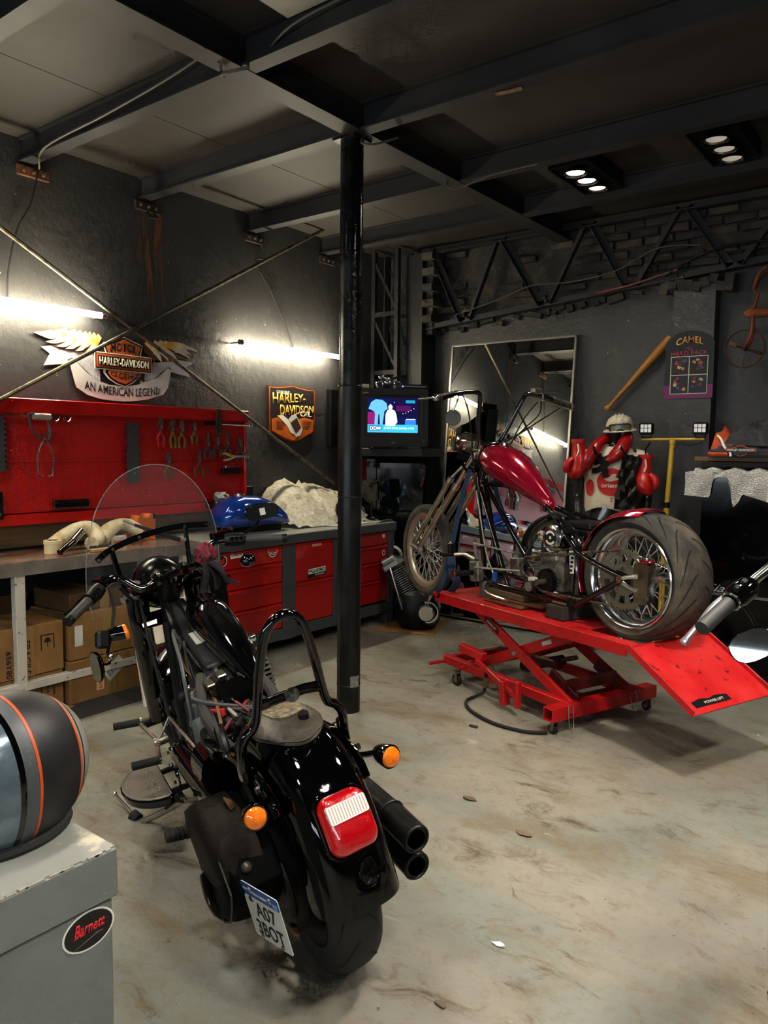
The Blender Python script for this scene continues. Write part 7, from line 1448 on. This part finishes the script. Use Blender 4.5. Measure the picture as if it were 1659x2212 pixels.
# air cleaner on the right, exhaust
ac = B().lathe([(.0, .0), (.06, .0), (.105, -.01), (.115, -.03), (.115, -.075), (.09, -.085), (0, -.085)], (.84, -.20, .63), (0, -1, 0), 36); acx = B().lathe([(.0, .09), (.07, .09), (.095, .08), (.10, .0), (0, 0)], (.84, -.13, .63), (0, -1, 0), 36).build('air_cleaner', GB, bk)
fb_ = B()
for k in range(34): a = 2*pi*k/34; fb_.box((.84+.098*cos(a), -.19, .63+.098*sin(a)), (.008, .05, .010), rotm(0, -a, 0))
fb_.build('filter_pleats', pm('filter grey', '#3a3835', .7), acx); B().sph((.84, -.16, .735), (.05, .05, .014), 12, 6).build('red_cap', pm('oxblood cap', '#5a1512', .4), acx)
for (z0, z1, xe) in ((.395, .44, -.19), (.290, .36, -.16)):
    mu = kb('muffler', pm('muffler black', '#141414', .28), [(.45, -.225, z1), (xe+.12, -.235, z0+.012), (xe, -.235, z0)], [.040, .043, .043], 20); B().cyl((xe-.004, -.235, z0-.0004), (xe-.0015, -.235, z0), .029, seg=18).build('muffler_bore', pm('hole shade black', '#020202', .95, spec=0), mu); B().torus((xe, -.235, z0), (1, 0, .1), .0385, .005, 24, 6).build('muffler_lip', DM, mu); B().torus((xe+.14, -.235, z0+.014), (1, 0, .1), .044, .003, 24, 6).build('muffler_band', DM, mu); kb('exhaust_pipe', SB, [(.45, -.225, z1), (.75, -.21, .40), (.95, -.17, .42), (.92, -.12, .52)], .024, 12, 4)  # black end disc paints the dark inside of each muffler
kb('right_floorboard', black_rubber, [(.85, -.29, .33), (1.08, -.30, .34)], .055, 4, sq=(.25, 1.0))
# left floorboard
fbp = [(.78+.0, .245), (1.13, .235)]+[(.955+.185*cos(a), .245+.15*sin(a)) for a in [radians(4+k*14.3) for k in range(13)]]
fo = B().prism([(x, y) for x, y in fbp], lambda u, v, d: V((u, v, .325+d)), -.028, .0).build('floorboard', GB, bk); B().prism([(.955+(x-.955)*.93, .25+(y-.245)*.93) for x, y in fbp], lambda u, v, d: V((u, v, .325+d)), .0, .006).build('board_pad', pm('worn pad', '#5a5048', .55, 0, '#3f3831', 12), fo)
rim_pts = [V((.955+(x-.955)*.96, .248+(y-.245)*.96, .331)) for x, y in fbp]; B().tube(rim_pts, .004, 6, closed=True).build('pad_bead', pm('bead grey', '#8b8478', .4, .5), fo); B().tube([V((.955+(x-.955), .245+(y-.245), .322)) for x, y in fbp], .006, 6, closed=True).build('board_edge', GB, fo)
text('HARLEY-DAVIDSON', 'embossed_print', MATS['bead grey'], fo, (1.08, .288, .3315), (-1, 0, 0), (0, -1, 0), .24, .018, depth=.0015); kb('board_hinge', DM, [(1.05, .24, .30), (1.05, .14, .30)], .012, 8); kb('board_hinge', DM, [(.86, .24, .30), (.86, .14, .30)], .012, 8)
# shifter
kb('shift_lever', ag, [(1.27, .235, .445), (1.16, .215, .42), (1.07, .21, .42), (.95, .235, .45), (.86, .25, .44)], .010, 8, 4)
for p, q in (((1.27, .23, .447), (1.30, .335, .455)), ((.86, .25, .44), (.86, .35, .455))):
    k_ = kb('shift_peg', black_rubber, [p, q], .016, 12); B().cyl(V(p)+(V(p)-V(q))*.06, p, .018, seg=14).build('peg_cap', chrome, k_)
kb('shift_rod', chrome, [(1.07, .20, .43), (1.03, .15, .52), (.70, .14, .50)], .007, 8); B().cyl((1.07, .17, .42), (1.07, .225, .42), .018, seg=14).build('shift_pivot', ag, bk); kb('clutch_cable', black_rubber, [(1.25, .12, 1.0), (1.2, .13, .8), (1.1, .14, .5), (1.0, .15, .38)], .007, 8, 4)
# side stand
kb('side_stand', ag, [(1.02, .16, .17), (1.10, .25, .11), (1.20, .36, .055), (1.27, .42, .028), (1.31, .445, .03)], [.016, .014, .013, .011, .007], 10, 4); B().box((1.03, .17, .18), (.09, .05, .05), rotm(0, 0, .6), .008).build('stand_bracket', DM, bk); kb('stand_tab', steel, [(1.20, .345, .06), (1.28, .365, .10), (1.37, .39, .135)], .006, 8); B().sph((1.37, .39, .137), .011, 10, 6).build('stand_ball', chrome, bk); B().cyl((1.20, .34, .07), (1.23, .355, .085), .024, seg=16).build('stand_rubber', black_rubber, bk); kb('stand_spring', DM, [(1.02, .19, .2), (1.08, .24, .13)], .008, 6)
# fork, yokes, headlamp shell
for s in (-1, 1):
    kb('fork_cover', GB, [(1.275, s*.125, 1.00), (1.365, s*.125, .74)], .046, 20); kb('fork_slider', GB, [(1.365, s*.125, .74), (1.555, s*.115, .33)], [.043, .037], 18); kb('fork_cap', chrome, [(1.268, s*.125, 1.015), (1.262, s*.125, 1.035)], .026, 16)
    B().box((1.50, s*.115, .40), (.05, .03, .16), rotm(0, -.4, 0), .01).build('fork_lug', GB, bk)
kb('axle', DM, [(1.60, -.17, .30), (1.60, .19, .30)], .022, 14); B().box((1.262, 0, 1.008), (.09, .31, .03), rotm(0, -.33, 0), .012).build('top_yoke', GB, bk); B().box((1.315, 0, .85), (.09, .30, .035), rotm(0, -.33, 0), .012).build('lower_yoke', GB, bk)
hd = B().lathe([(0, -.10), (.05, -.092), (.09, -.06), (.108, -.01), (.112, .04), (.105, .06)], (1.385, 0, .985), (.97, 0, -.12), 32).build('headlamp', pm('lamp shell black', '#060607', .22, spec=.35), bk, 60); B().lathe([(.105, .06), (.06, .078), (0, .085)], (1.385, 0, .985), (.97, 0, -.12), 28).build('headlamp_lens', MATS['lamp glass'], hd); B().torus((1.39, 0, .985), (.97, 0, -.12), .110, .005, 32, 6).build('headlamp_ring', GB, hd)
kb('steering_stem_cap', GB, [(1.21, 0, 1.02), (1.20, 0, 1.05)], .03, 16)
g = []
for i in range(14):
    row = []; a = radians(-70+140*i/13)
    for u in (0, .33, .66, 1): row.append(V((1.62+.335*cos(a+radians(75)), (-1+2*u)*.075, .30+.335*sin(a+radians(75))-.03*abs(-1+2*u)**2)))
    g.append(row)
B().sheet(g, .004).build('front_fender', GB, bk, 60)
# wind deflector panels beside the fork
B().prism([(0, 0), (.06, .01), (.07, .22), (.03, .27), (-.01, .24)], lambda u, v, d: V((1.19+.10*(.27-v)*1.0+u*.1, -.17-u, .74+v)), -.004, .004).build('fork_guard', SB, bk)
# handlebar
HB = [(1.005, .405, 1.035), (1.09, .315, 1.065), (1.155, .235, 1.095), (1.165, .185, 1.085), (1.12, .125, 1.035), (1.115, .07, 1.045), (1.115, 0, 1.06), (1.115, -.07, 1.07), (1.125, -.125, 1.075), (1.155, -.185, 1.12), (1.15, -.235, 1.138), (1.11, -.315, 1.125), (1.06, -.46, 1.098)]
kb('handlebar', GB, HB, .0155, 14, 5)
for s, z in ((1, 1.05), (-1, 1.065)):
    rs_ = kb('riser', GB, [(1.20, s*.055, 1.01), (1.12, s*.055, z)], .022, 12); B().box((1.11, s*.055, z+.006), (.05, .045, .045), rotm(0, -.3, 0), .01).build('riser_clamp', GB, rs_)
    for q in (-.014, .014): B().cyl((1.105+q*1.6, s*.055, z+.026), (1.104+q*1.6, s*.055, z+.036), .008, seg=8).build('clamp_bolt', chrome, rs_)
def bargrip(p, q, sw0, sw1, label):
    g_ = kb('grip', pm('grip rubber', '#2c2a29', .6), [p, q], .0195, 16); B().cyl(q, V(q)+(V(q)-V(p)).normalized()*.02, .0205, seg=16).build('grip_end', SB, g_)
    d = (V(q)-V(p)).normalized(); s_ = B().tube([V(sw0), V(sw0)*.6+V(sw1)*.4, V(sw1)], [.026, .031, .026], 14).build('switch_housing', SB, bk)
    for k in range(3): B().box(V(sw0)*(1-.25-.22*k)+V(sw1)*(.25+.22*k)+V((-.028, 0, .008)), (.014, .02, .016), None, .004).build('switch_button', GB, s_)
bargrip((1.075, .332, 1.058), (.995, .415, 1.028), (1.125, .275, 1.082), (1.08, .328, 1.060), 'l'); bargrip((1.105, -.335, 1.122), (1.055, -.475, 1.095), (1.14, -.255, 1.135), (1.108, -.33, 1.124), 'r')
B().box((1.16, .26, 1.10), (.06, .06, .03), rotm(0, 0, .6), .008).build('clutch_perch', GB, bk); B().box((1.17, -.245, 1.155), (.05, .075, .035), None, .006).build('master_cylinder', GB, bk)
kb('clutch_lever', GB, [(1.165, .285, 1.075), (1.15, .33, 1.065), (1.09, .395, 1.04), (1.06, .43, 1.03)], .008, 8, 4); kb('brake_lever', GB, [(1.175, -.27, 1.125), (1.175, -.33, 1.11), (1.13, -.44, 1.085), (1.11, -.48, 1.08)], .008, 8, 4); B().sph((1.03, -.30, 1.05), (.034, .034, .028), 14, 8).build('throttle_signal', GB, bk)
# mirrors
def mirror(ctr, axis, w_, h_, stem, nm='mirror', glass=None):
    ax = V(axis).normalized(); u = V((0, 0, 1)).cross(ax).normalized(); v_ = ax.cross(u); o = V(ctr)
    P = lambda k, d: [o+ax*d+u*(a*k)+v_*(b_*k) for a, b_ in [(w_*abs(cos(t))**.75*(1 if cos(t) > 0 else -1), h_*abs(sin(t))**.75*(1 if sin(t) > 0 else -1)) for t in [2*pi*k_/28 for k_ in range(28)]]]
    m_ = B().loft([P(.35, -.026), P(.8, -.02), P(1, -.006), P(1, .003), P(.95, .004)]).build(nm, GB, bk, 60); B().add(P(.94, .0045), [tuple(range(28))]).build('mirror_glass', glass or pm('mirror glass', '#c9cdce', .03, 1.0), m_); B().tube(stem, .006, 8, smooth=3).build('mirror_stem', GB, m_); return m_
mirror((1.10, -.425, 1.222), (-1, .25, .05), .072, .036, [(1.115, -.42, 1.195), (1.12, -.385, 1.16), (1.13, -.30, 1.135)]); B().add([V((1.088, -.437, 1.208)), V((1.089, -.413, 1.208)), V((1.089, -.413, 1.238)), V((1.088, -.437, 1.238))], [(0, 1, 2, 3)]).build('sticker_reflection', MATS['paper'], bk)  # pale patch on the glass paints the reflection of a sticker
mirror((1.095, .362, .792), (-.55, .83, .05), .026, .062, [(1.10, .35, .80), (1.11, .31, .785), (1.12, .305, .83), (1.12, .285, .87)], glass=pm('aged mirror', '#b3ada2', .06, 1.0)); B().sph((1.10, .30, .815), .013, 10, 8).build('mirror_joint', chrome, bk)
sg_ = B().lathe([(0, -.055), (.02, -.05), (.031, -.02), (.034, .015), (.034, .022)], (1.10, .255, .893), (-.35, -.93, .05), 24).build('loose_turn_signal', GB, bk); B().lathe([(.034, .022), (.033, .036), (.02, .042), (0, .043)], (1.10, .255, .893), (-.35, -.93, .05), 24).build('amber_lens', amber, sg_); B().box((1.10, .315, .888), (.05, .05, .07), rotm(.3, .2, .2), .01).build('signal_bracket', SB, sg_)
kb('brake_line', black_rubber, [(1.15, .24, 1.07), (1.13, .24, 1.0), (1.11, .265, .93), (1.10, .27, .89)], .006, 8, 4); kb('cable', black_rubber, [(1.16, .20, 1.06), (1.2, .16, .98), (1.24, .17, .93), (1.28, .15, .85), (1.2, .1, .75)], .008, 8, 4); kb('cable', black_rubber, [(1.15, -.20, 1.10), (1.22, -.16, 1.0), (1.2, -.12, .92), (1.05, -.06, .88)], .008, 8, 4); B().tube([(1.22, .19, .985), (1.235, .16, .99), (1.24, .125, .985)], .017, 10).build('chrome_fitting', chrome, bk)
# bandana knotted on the bar
band = pm('red printed cotton', '#6e1526', .85, 0, '#141014', 45, .48, .56)
b = B().sph((1.125, -.155, 1.10), (.035, .05, .05), 14, 10); rnd = random.Random(6); b.v = [(x+rnd.uniform(-.008, .008), y+rnd.uniform(-.008, .008), z+rnd.uniform(-.008, .008)) for x, y, z in b.v]; bd = b.build('bandana', band, bk, 25)
for pts in ([(1.11, -.17, 1.07), (1.09, -.20, 1.03), (1.10, -.215, .98), (1.08, -.26, .955)], [(1.11, -.15, 1.07), (1.10, -.14, 1.02), (1.12, -.125, .97), (1.11, -.115, .92)], [(1.12, -.165, 1.07), (1.11, -.18, 1.01), (1.12, -.175, .95)]): B().tube(pts, [.028, .024, .020, .006][:len(pts)], 6, smooth=4, sq=(.35, 1.2)).build('bandana_tail', pm('black printed cotton', '#17141a', .85, 0, '#3a1a24', 40, .55, .6), bd)
# windscreen
def wx(y, z): return 1.385-.30*(z-1.1)-.35*y*y
out = [(.296, .90), (.300, 1.0), (.285, 1.12), (.248, 1.25), (.190, 1.375), (.110, 1.460), (.015, 1.500), (-.085, 1.495), (-.170, 1.445), (-.235, 1.355), (-.272, 1.24), (-.285, 1.12), (-.280, 1.0), (-.270, .90)]
N = len(out); half = N//2; g = []
for i in range(half):
    l_, r_0 = out[i], out[N-1-i]; row = []
    for j in range(13):
        t = j/12; y, z = l_[0]*(1-t)+r_0[0]*t, l_[1]*(1-t)+r_0[1]*t; row.append(V((wx(y, z), y, z)))
    g.append(row)
acr = bpy.data.materials.new('clear acrylic'); acr.use_nodes = True; nt = acr.node_tree; bs = nt.nodes['Principled BSDF']; bs.inputs['Base Color'].default_value = (.5, .5, .5, 1); bs.inputs['Roughness'].default_value = .04; bs.inputs['Alpha'].default_value = .03; MATS['clear acrylic'] = acr
ws = B().sheet(g, .003).build('windscreen', acr, bk, 60); edge_ = []
for y, z in out: edge_.append(V((wx(y, z), y, z)))
B().tube(edge_, .0022, 6, smooth=4).build('screen_edge', pm('acrylic edge', '#8f918e', .15, alpha=.55), ws)
def brp(y, z): return V((wx(y, z)-.012, y, z))
B().tube([brp(.236, 1.150), brp(.19, 1.178), brp(.10, 1.20), brp(0, 1.211), brp(-.10, 1.212), brp(-.18, 1.203), brp(-.246, 1.190)], .014, 4, smooth=4, sq=(1.3, .3)).build('screen_bracket', GB, ws)
for a, b_ in (((.170, 1.180), (.152, .99)), ((-.150, 1.205), (-.142, 1.03))): B().tube([brp(*a)+V((-.004, 0, 0)), brp(*b_)+V((-.02, 0, 0)), (1.28, b_[0]*.85, .96)], .018, 4, sq=(.3, 1.1)).build('screen_arm', GB, ws)
for y, z in ((.228, 1.155), (.165, 1.186), (.05, 1.208), (-.145, 1.207), (-.235, 1.192), (.155, 1.03), (-.143, 1.08)): p = brp(y, z); B().cyl(p+V((-.006, 0, 0)), p+V((-.016, 0, 0)), .007, seg=10).build('bracket_bolt', chrome, ws)
# ================================================================== grey cabinet with the helmet
gc = thing('grey_cabinet', 'grey steel cabinet with an oval sticker in the near left corner', 'cabinet', (-1.50, .38, 0))
gm = pm('grey cabinet paint', '#6a6f6d', .42, 0, '#5f6462', 3, rvar=.1)
B().span((-.33, -.75, .0), (.315, .378, .683), .004).build('body', gm, gc)
topm = pm('worn grey top', '#7d7f7a', .35, 0, '#b3aa97', 9, .55, .62, rvar=.1)
B().span((-.335, -.76, .687), (.322, .386, .78), .004).build('lid', gm, gc); B().span((-.332, -.755, .7801), (.319, .382, .7815)).build('lid_top', topm, gc)
ec = B(); rnd = random.Random(13)
for k in range(70): y = -.7+1.08*k/70; ec.box((.3205, y+rnd.uniform(-.006, .006), .7795), (.003, rnd.uniform(.006, .02), rnd.uniform(.002, .004)))
ec.build('chipped_edge', pm('bare metal chips', '#b4b0a6', .4, .4), gc)
UYn = (0, 1, 0)
st = plate(ell(.050, .036), (.3155, .329, .648), V((0, 1, 0)), V((0, 0, 1)), 0, .0008, 'oval_sticker', stw, gc); plate(ell(.0465, .0325), (.3163, .329, .648), UYn, UZ, 0, .0005, 'sticker_field', stb, st)
text('Barnett', 'lettering', pm('sticker bright red', '#d8222c', .4), st, (.3172, .300, .642), UYn, UZ, .060, .022, shear=.35, bold=.02, depth=.0004, warp=lambda u, t: (u*.060, t*.022*(1.15-.3*u)+u*.003)); text('EQUIPPED', 'lettering', stw, st, (.3172, .300, .624), UYn, UZ, .056, .013, shear=.25, bold=.01, depth=.0004)
B().box((.3158, .24, .735), (.001, .003, .016)).build('scratch', pm('bare metal chips') if False else MATS['bare metal chips'], gc)
hm = thing('helmet', 'matt black helmet with orange stripes on the grey cabinet', 'helmet', (-1.385, .655, .7815), (0, 0, radians(-84)))
A_, Bw, Ch = .172, .130, .142; zc = .120
def hring(u, sc=1.0):
    k = math.sqrt(max(1e-4, 1-(u/A_)**2)); o = []
    for i in range(44):
        t = 2*pi*i/44; cq = cos(t) if sin(t) >= 0 else (abs(cos(t))**.62)*(1 if cos(t) > 0 else -1); y = Bw*k*cq*sc; z = Ch*k*sin(t)*(1.0 if sin(t) > 0 else .95)*sc; o.append(V((u, y, max(.004+.02*abs(u)/A_*0, zc+z))))
    return o
def band_(u0, u1, m_, nm, sc=1.0, n=10, cap=False): 
    return B().loft([hring(u0+(u1-u0)*k/n, sc) for k in range(n+1)], cap=cap).build(nm, m_, hm, 60)
mb = pm('matt black shell', '#17171a', .48, coat=.0); band_(-.098, -.004, mb, 'shell')
hs = pm('pearl silver shell', '#8f8d84', .3, .25); band_(-.1715, -.104, hs, 'rear_shell', cap=True); band_(.002, .026, pm('graphite band', '#45494d', .4), 'front_band')
og = pm('orange stripe', '#b8471a', .45); band_(-.004, .002, og, 'orange_stripe', 1.004, 3); band_(-.104, -.098, og, 'orange_stripe', 1.004, 3); band_(-.114, -.110, mb, 'pinstripe', 1.004, 2); band_(.026, .036, black_gloss, 'visor_seal', 1.004, 3)
band_(.036, .1705, pm('smoked visor', '#5a6a75', .14, .35, coat=.6), 'visor', 1.0, 12, True)
B().tube([V((u, y, .008)) for u, y in [(A_*.72*cos(t), Bw*.78*sin(t)) for t in [2*pi*k/40 for k in range(40)]]], .010, 8, closed=True).build('bottom_trim', black_rubber, hm)
bx_ = B().loft([[V((u, Bw*math.sqrt(max(.01, 1-(u/A_)**2-((z-zc)/Ch)**2))+.003, z)) for u, z in rrect(-.055, .030, -.005, .042, .004)], [V((u, Bw*math.sqrt(max(.01, 1-(u/A_)**2-((z-zc)/Ch)**2))+.001, z)) for u, z in rrect(-.055, .030, -.005, .042, .004)]]).build('maker_badge', pm('badge grey', '#5a5a5c', .4), hm)

# ================================================================== third motorcycle, only its left bar end reaches into the picture
b3 = thing('parked_motorcycle', 'parked motorcycle at the right edge showing only grip, lever and mirror', 'motorcycle', (-.05, 2.45, 0))
def g3(name, m_, pts, r, seg=12, sm=0, **k): return B().tube([V(p)-V((-.05, 2.45, 0)) for p in pts], r, seg, smooth=sm, **k).build(name, m_, b3)
g3('handlebar', chrome, [(-.500, 2.245, 1.090), (-.447, 2.38, 1.161), (-.38, 2.52, 1.215), (-.25, 2.60, 1.20), (-.12, 2.56, 1.11), (-.05, 2.55, 1.09), (.02, 2.56, 1.11), (.15, 2.60, 1.20), (.28, 2.52, 1.215), (.36, 2.36, 1.15), (.43, 2.12, 1.03)], .0145, 14, 4)
g3('grip', pm('grip rubber') if False else MATS['grip rubber'], [(-.545, 2.115, 1.027), (-.507, 2.23, 1.082)], .0205, 18); g3('grip', MATS['grip rubber'], [(.38, 2.28, 1.11), (.435, 2.11, 1.025)], .0205, 18)
sw = g3('switch_housing', GB, [(-.505, 2.232, 1.083), (-.495, 2.262, 1.098), (-.478, 2.30, 1.118), (-.470, 2.32, 1.128)], [.024, .034, .034, .022], 16)
for k in range(2): B().box(V((-.494+k*.012, 2.256+k*.03, 1.124+k*.014))-V((-.05, 2.45, 0))+V((.004, -.018, 0)), (.014, .022, .018), rotm(.5, 0, -.3), .004).build('switch_button', black_satin, sw)
B().torus(V((-.503, 2.238, 1.086))-V((-.05, 2.45, 0)), (.30, .87, .42), .024, .005, 20, 6).build('switch_collar', chrome, sw)
g3('clutch_lever', pm('satin alloy', '#b5bcc2', .3, .9), [(-.508, 2.30, 1.105), (-.548, 2.25, 1.070), (-.575, 2.20, 1.020), (-.600, 2.160, .975)], [.010, .009, .007, .009], 10, 4); g3('lever_ball', MATS['satin alloy'], [(-.597, 2.164, .979), (-.603, 2.155, .970)], .011, 10); g3('brake_lever', MATS['satin alloy'], [(.37, 2.33, 1.10), (.44, 2.26, 1.06), (.49, 2.15, .98)], .008, 10, 4)
# mirror hanging under the bar
mo = V((-.462, 2.33, .952))-V((-.05, 2.45, 0)); ax = V((.16, -.97, .166)).normalized(); u = V((0, 0, 1)).cross(ax).normalized(); v_ = ax.cross(u)
def mp3(k, d): return [mo+ax*d+(u*cos(.55)+v_*sin(.55))*(a*k)+(v_*cos(.55)-u*sin(.55))*(b_*k) for a, b_ in [(.064*abs(cos(t))**.8*(1 if cos(t) > 0 else -1), .044*abs(sin(t))**.8*(1 if sin(t) > 0 else -1)) for t in [2*pi*q/32 for q in range(32)]]]
m3 = B().loft([mp3(.3, -.028), mp3(.8, -.02), mp3(1, -.004), mp3(1, .004), mp3(.95, .005)]).build('mirror', GB, b3, 60); B().add(mp3(.945, .0055), [tuple(range(32))]).build('mirror_glass', MATS['mirror glass'], m3); B().tube([mo-ax*.02, mo+V((.0, .03, .05)), V((-.487, 2.29, 1.075))-V((-.05, 2.45, 0))], .006, 8, smooth=3).build('mirror_stem', DM, m3)
wheel(b3, (-.01, .62, .31), .31, .12, .22, tyre_b, chrome, 'front_wheel', spokes=36, spm=chrome, rot=(0, 0, radians(90))); wheel(b3, (.02, -.95, .31), .31, .15, .22, tyre_b, chrome, 'rear_wheel', spokes=36, spm=chrome, rot=(0, 0, radians(90)))
for s in (-1, 1): B().tube([(s*.10, .10, 1.02), (s*.10, .62, .31)], .025, 14).build('fork_leg', chrome, b3); B().tube([(s*.06, .15, .85), (s*.12, -.3, .30), (s*.12, -.95, .31)], .018, 10).build('frame_rail', SB, b3)
B().box((0, .12, 1.0), (.26, .07, .05), None, .01).build('yoke', chrome, b3); B().loft([[V((.13*k*cos(a), y, .86+.09*k*sin(a))) for a in [2*pi*q/20 for q in range(20)]] for y, k in ((.05, .5), (0, .9), (-.15, 1.0), (-.35, .8), (-.48, .35))]).build('fuel_tank', GB, b3, 60); B().loft([[V((.14*k*cos(a), y, .70+.05*k*sin(a))) for a in [2*pi*q/20 for q in range(20)]] for y, k in ((-.45, .5), (-.55, .9), (-.75, 1.0), (-.9, .6))]).build('seat', black_rubber, b3, 60)
B().loft([[V((x, y_, z_)) for x, z_ in rrect(-.12, .22, .12, .66, .05)] for y_ in (-.42, -.05)]).build('engine', dirty_steel, b3); B().lathe([(0, -.09), (.05, -.08), (.08, -.02), (.085, .02)], (0, .22, .95), (0, 1, 0), 24).build('headlamp', chrome, b3)
B().tube([(-.12, -.30, .25), (-.30, -.22, .015)], .012, 8).build('side_stand', DM, b3)

# ================================================================== litter on the floor
rnd = random.Random(17)
lit = [((-1.30, 2.62), .055, '#6b5a45', 'dry brown leaf on the floor in front of the lift', 'dry_leaf'), ((-1.05, 1.97), .03, '#c9cdd2', 'small white paper scrap on the open floor', 'paper_scrap'), ((-1.62, 2.75), .05, '#57493a', 'brown scrap near the lift hose', 'cardboard_scrap'), ((-.92, 1.55), .035, '#8a6a4a', 'tan scrap on the floor right of the cruiser wheel', 'cardboard_scrap'), ((-1.05, 1.65), .03, '#5d5040', 'small dark chip on the floor beside the cruiser', 'chip'), ((-2.05, 3.50), .045, '#2d2620', 'dark scrap of rubber between the post and the lift', 'rubber_scrap')]
for (x, y), s, h, lab, nm in lit:
    pts = [(x+s*(.4+.5*rnd.random())*cos(a), y+s*.5*(.4+.5*rnd.random())*sin(a)) for a in [2*pi*k/7 for k in range(7)]]
    one(B().prism(pts, lambda u, v, d: V((u, v, d+.006*rnd.random())), .0005, .003), nm, pm('litter '+h, h, .8), lab, 'scrap', 'floor litter')
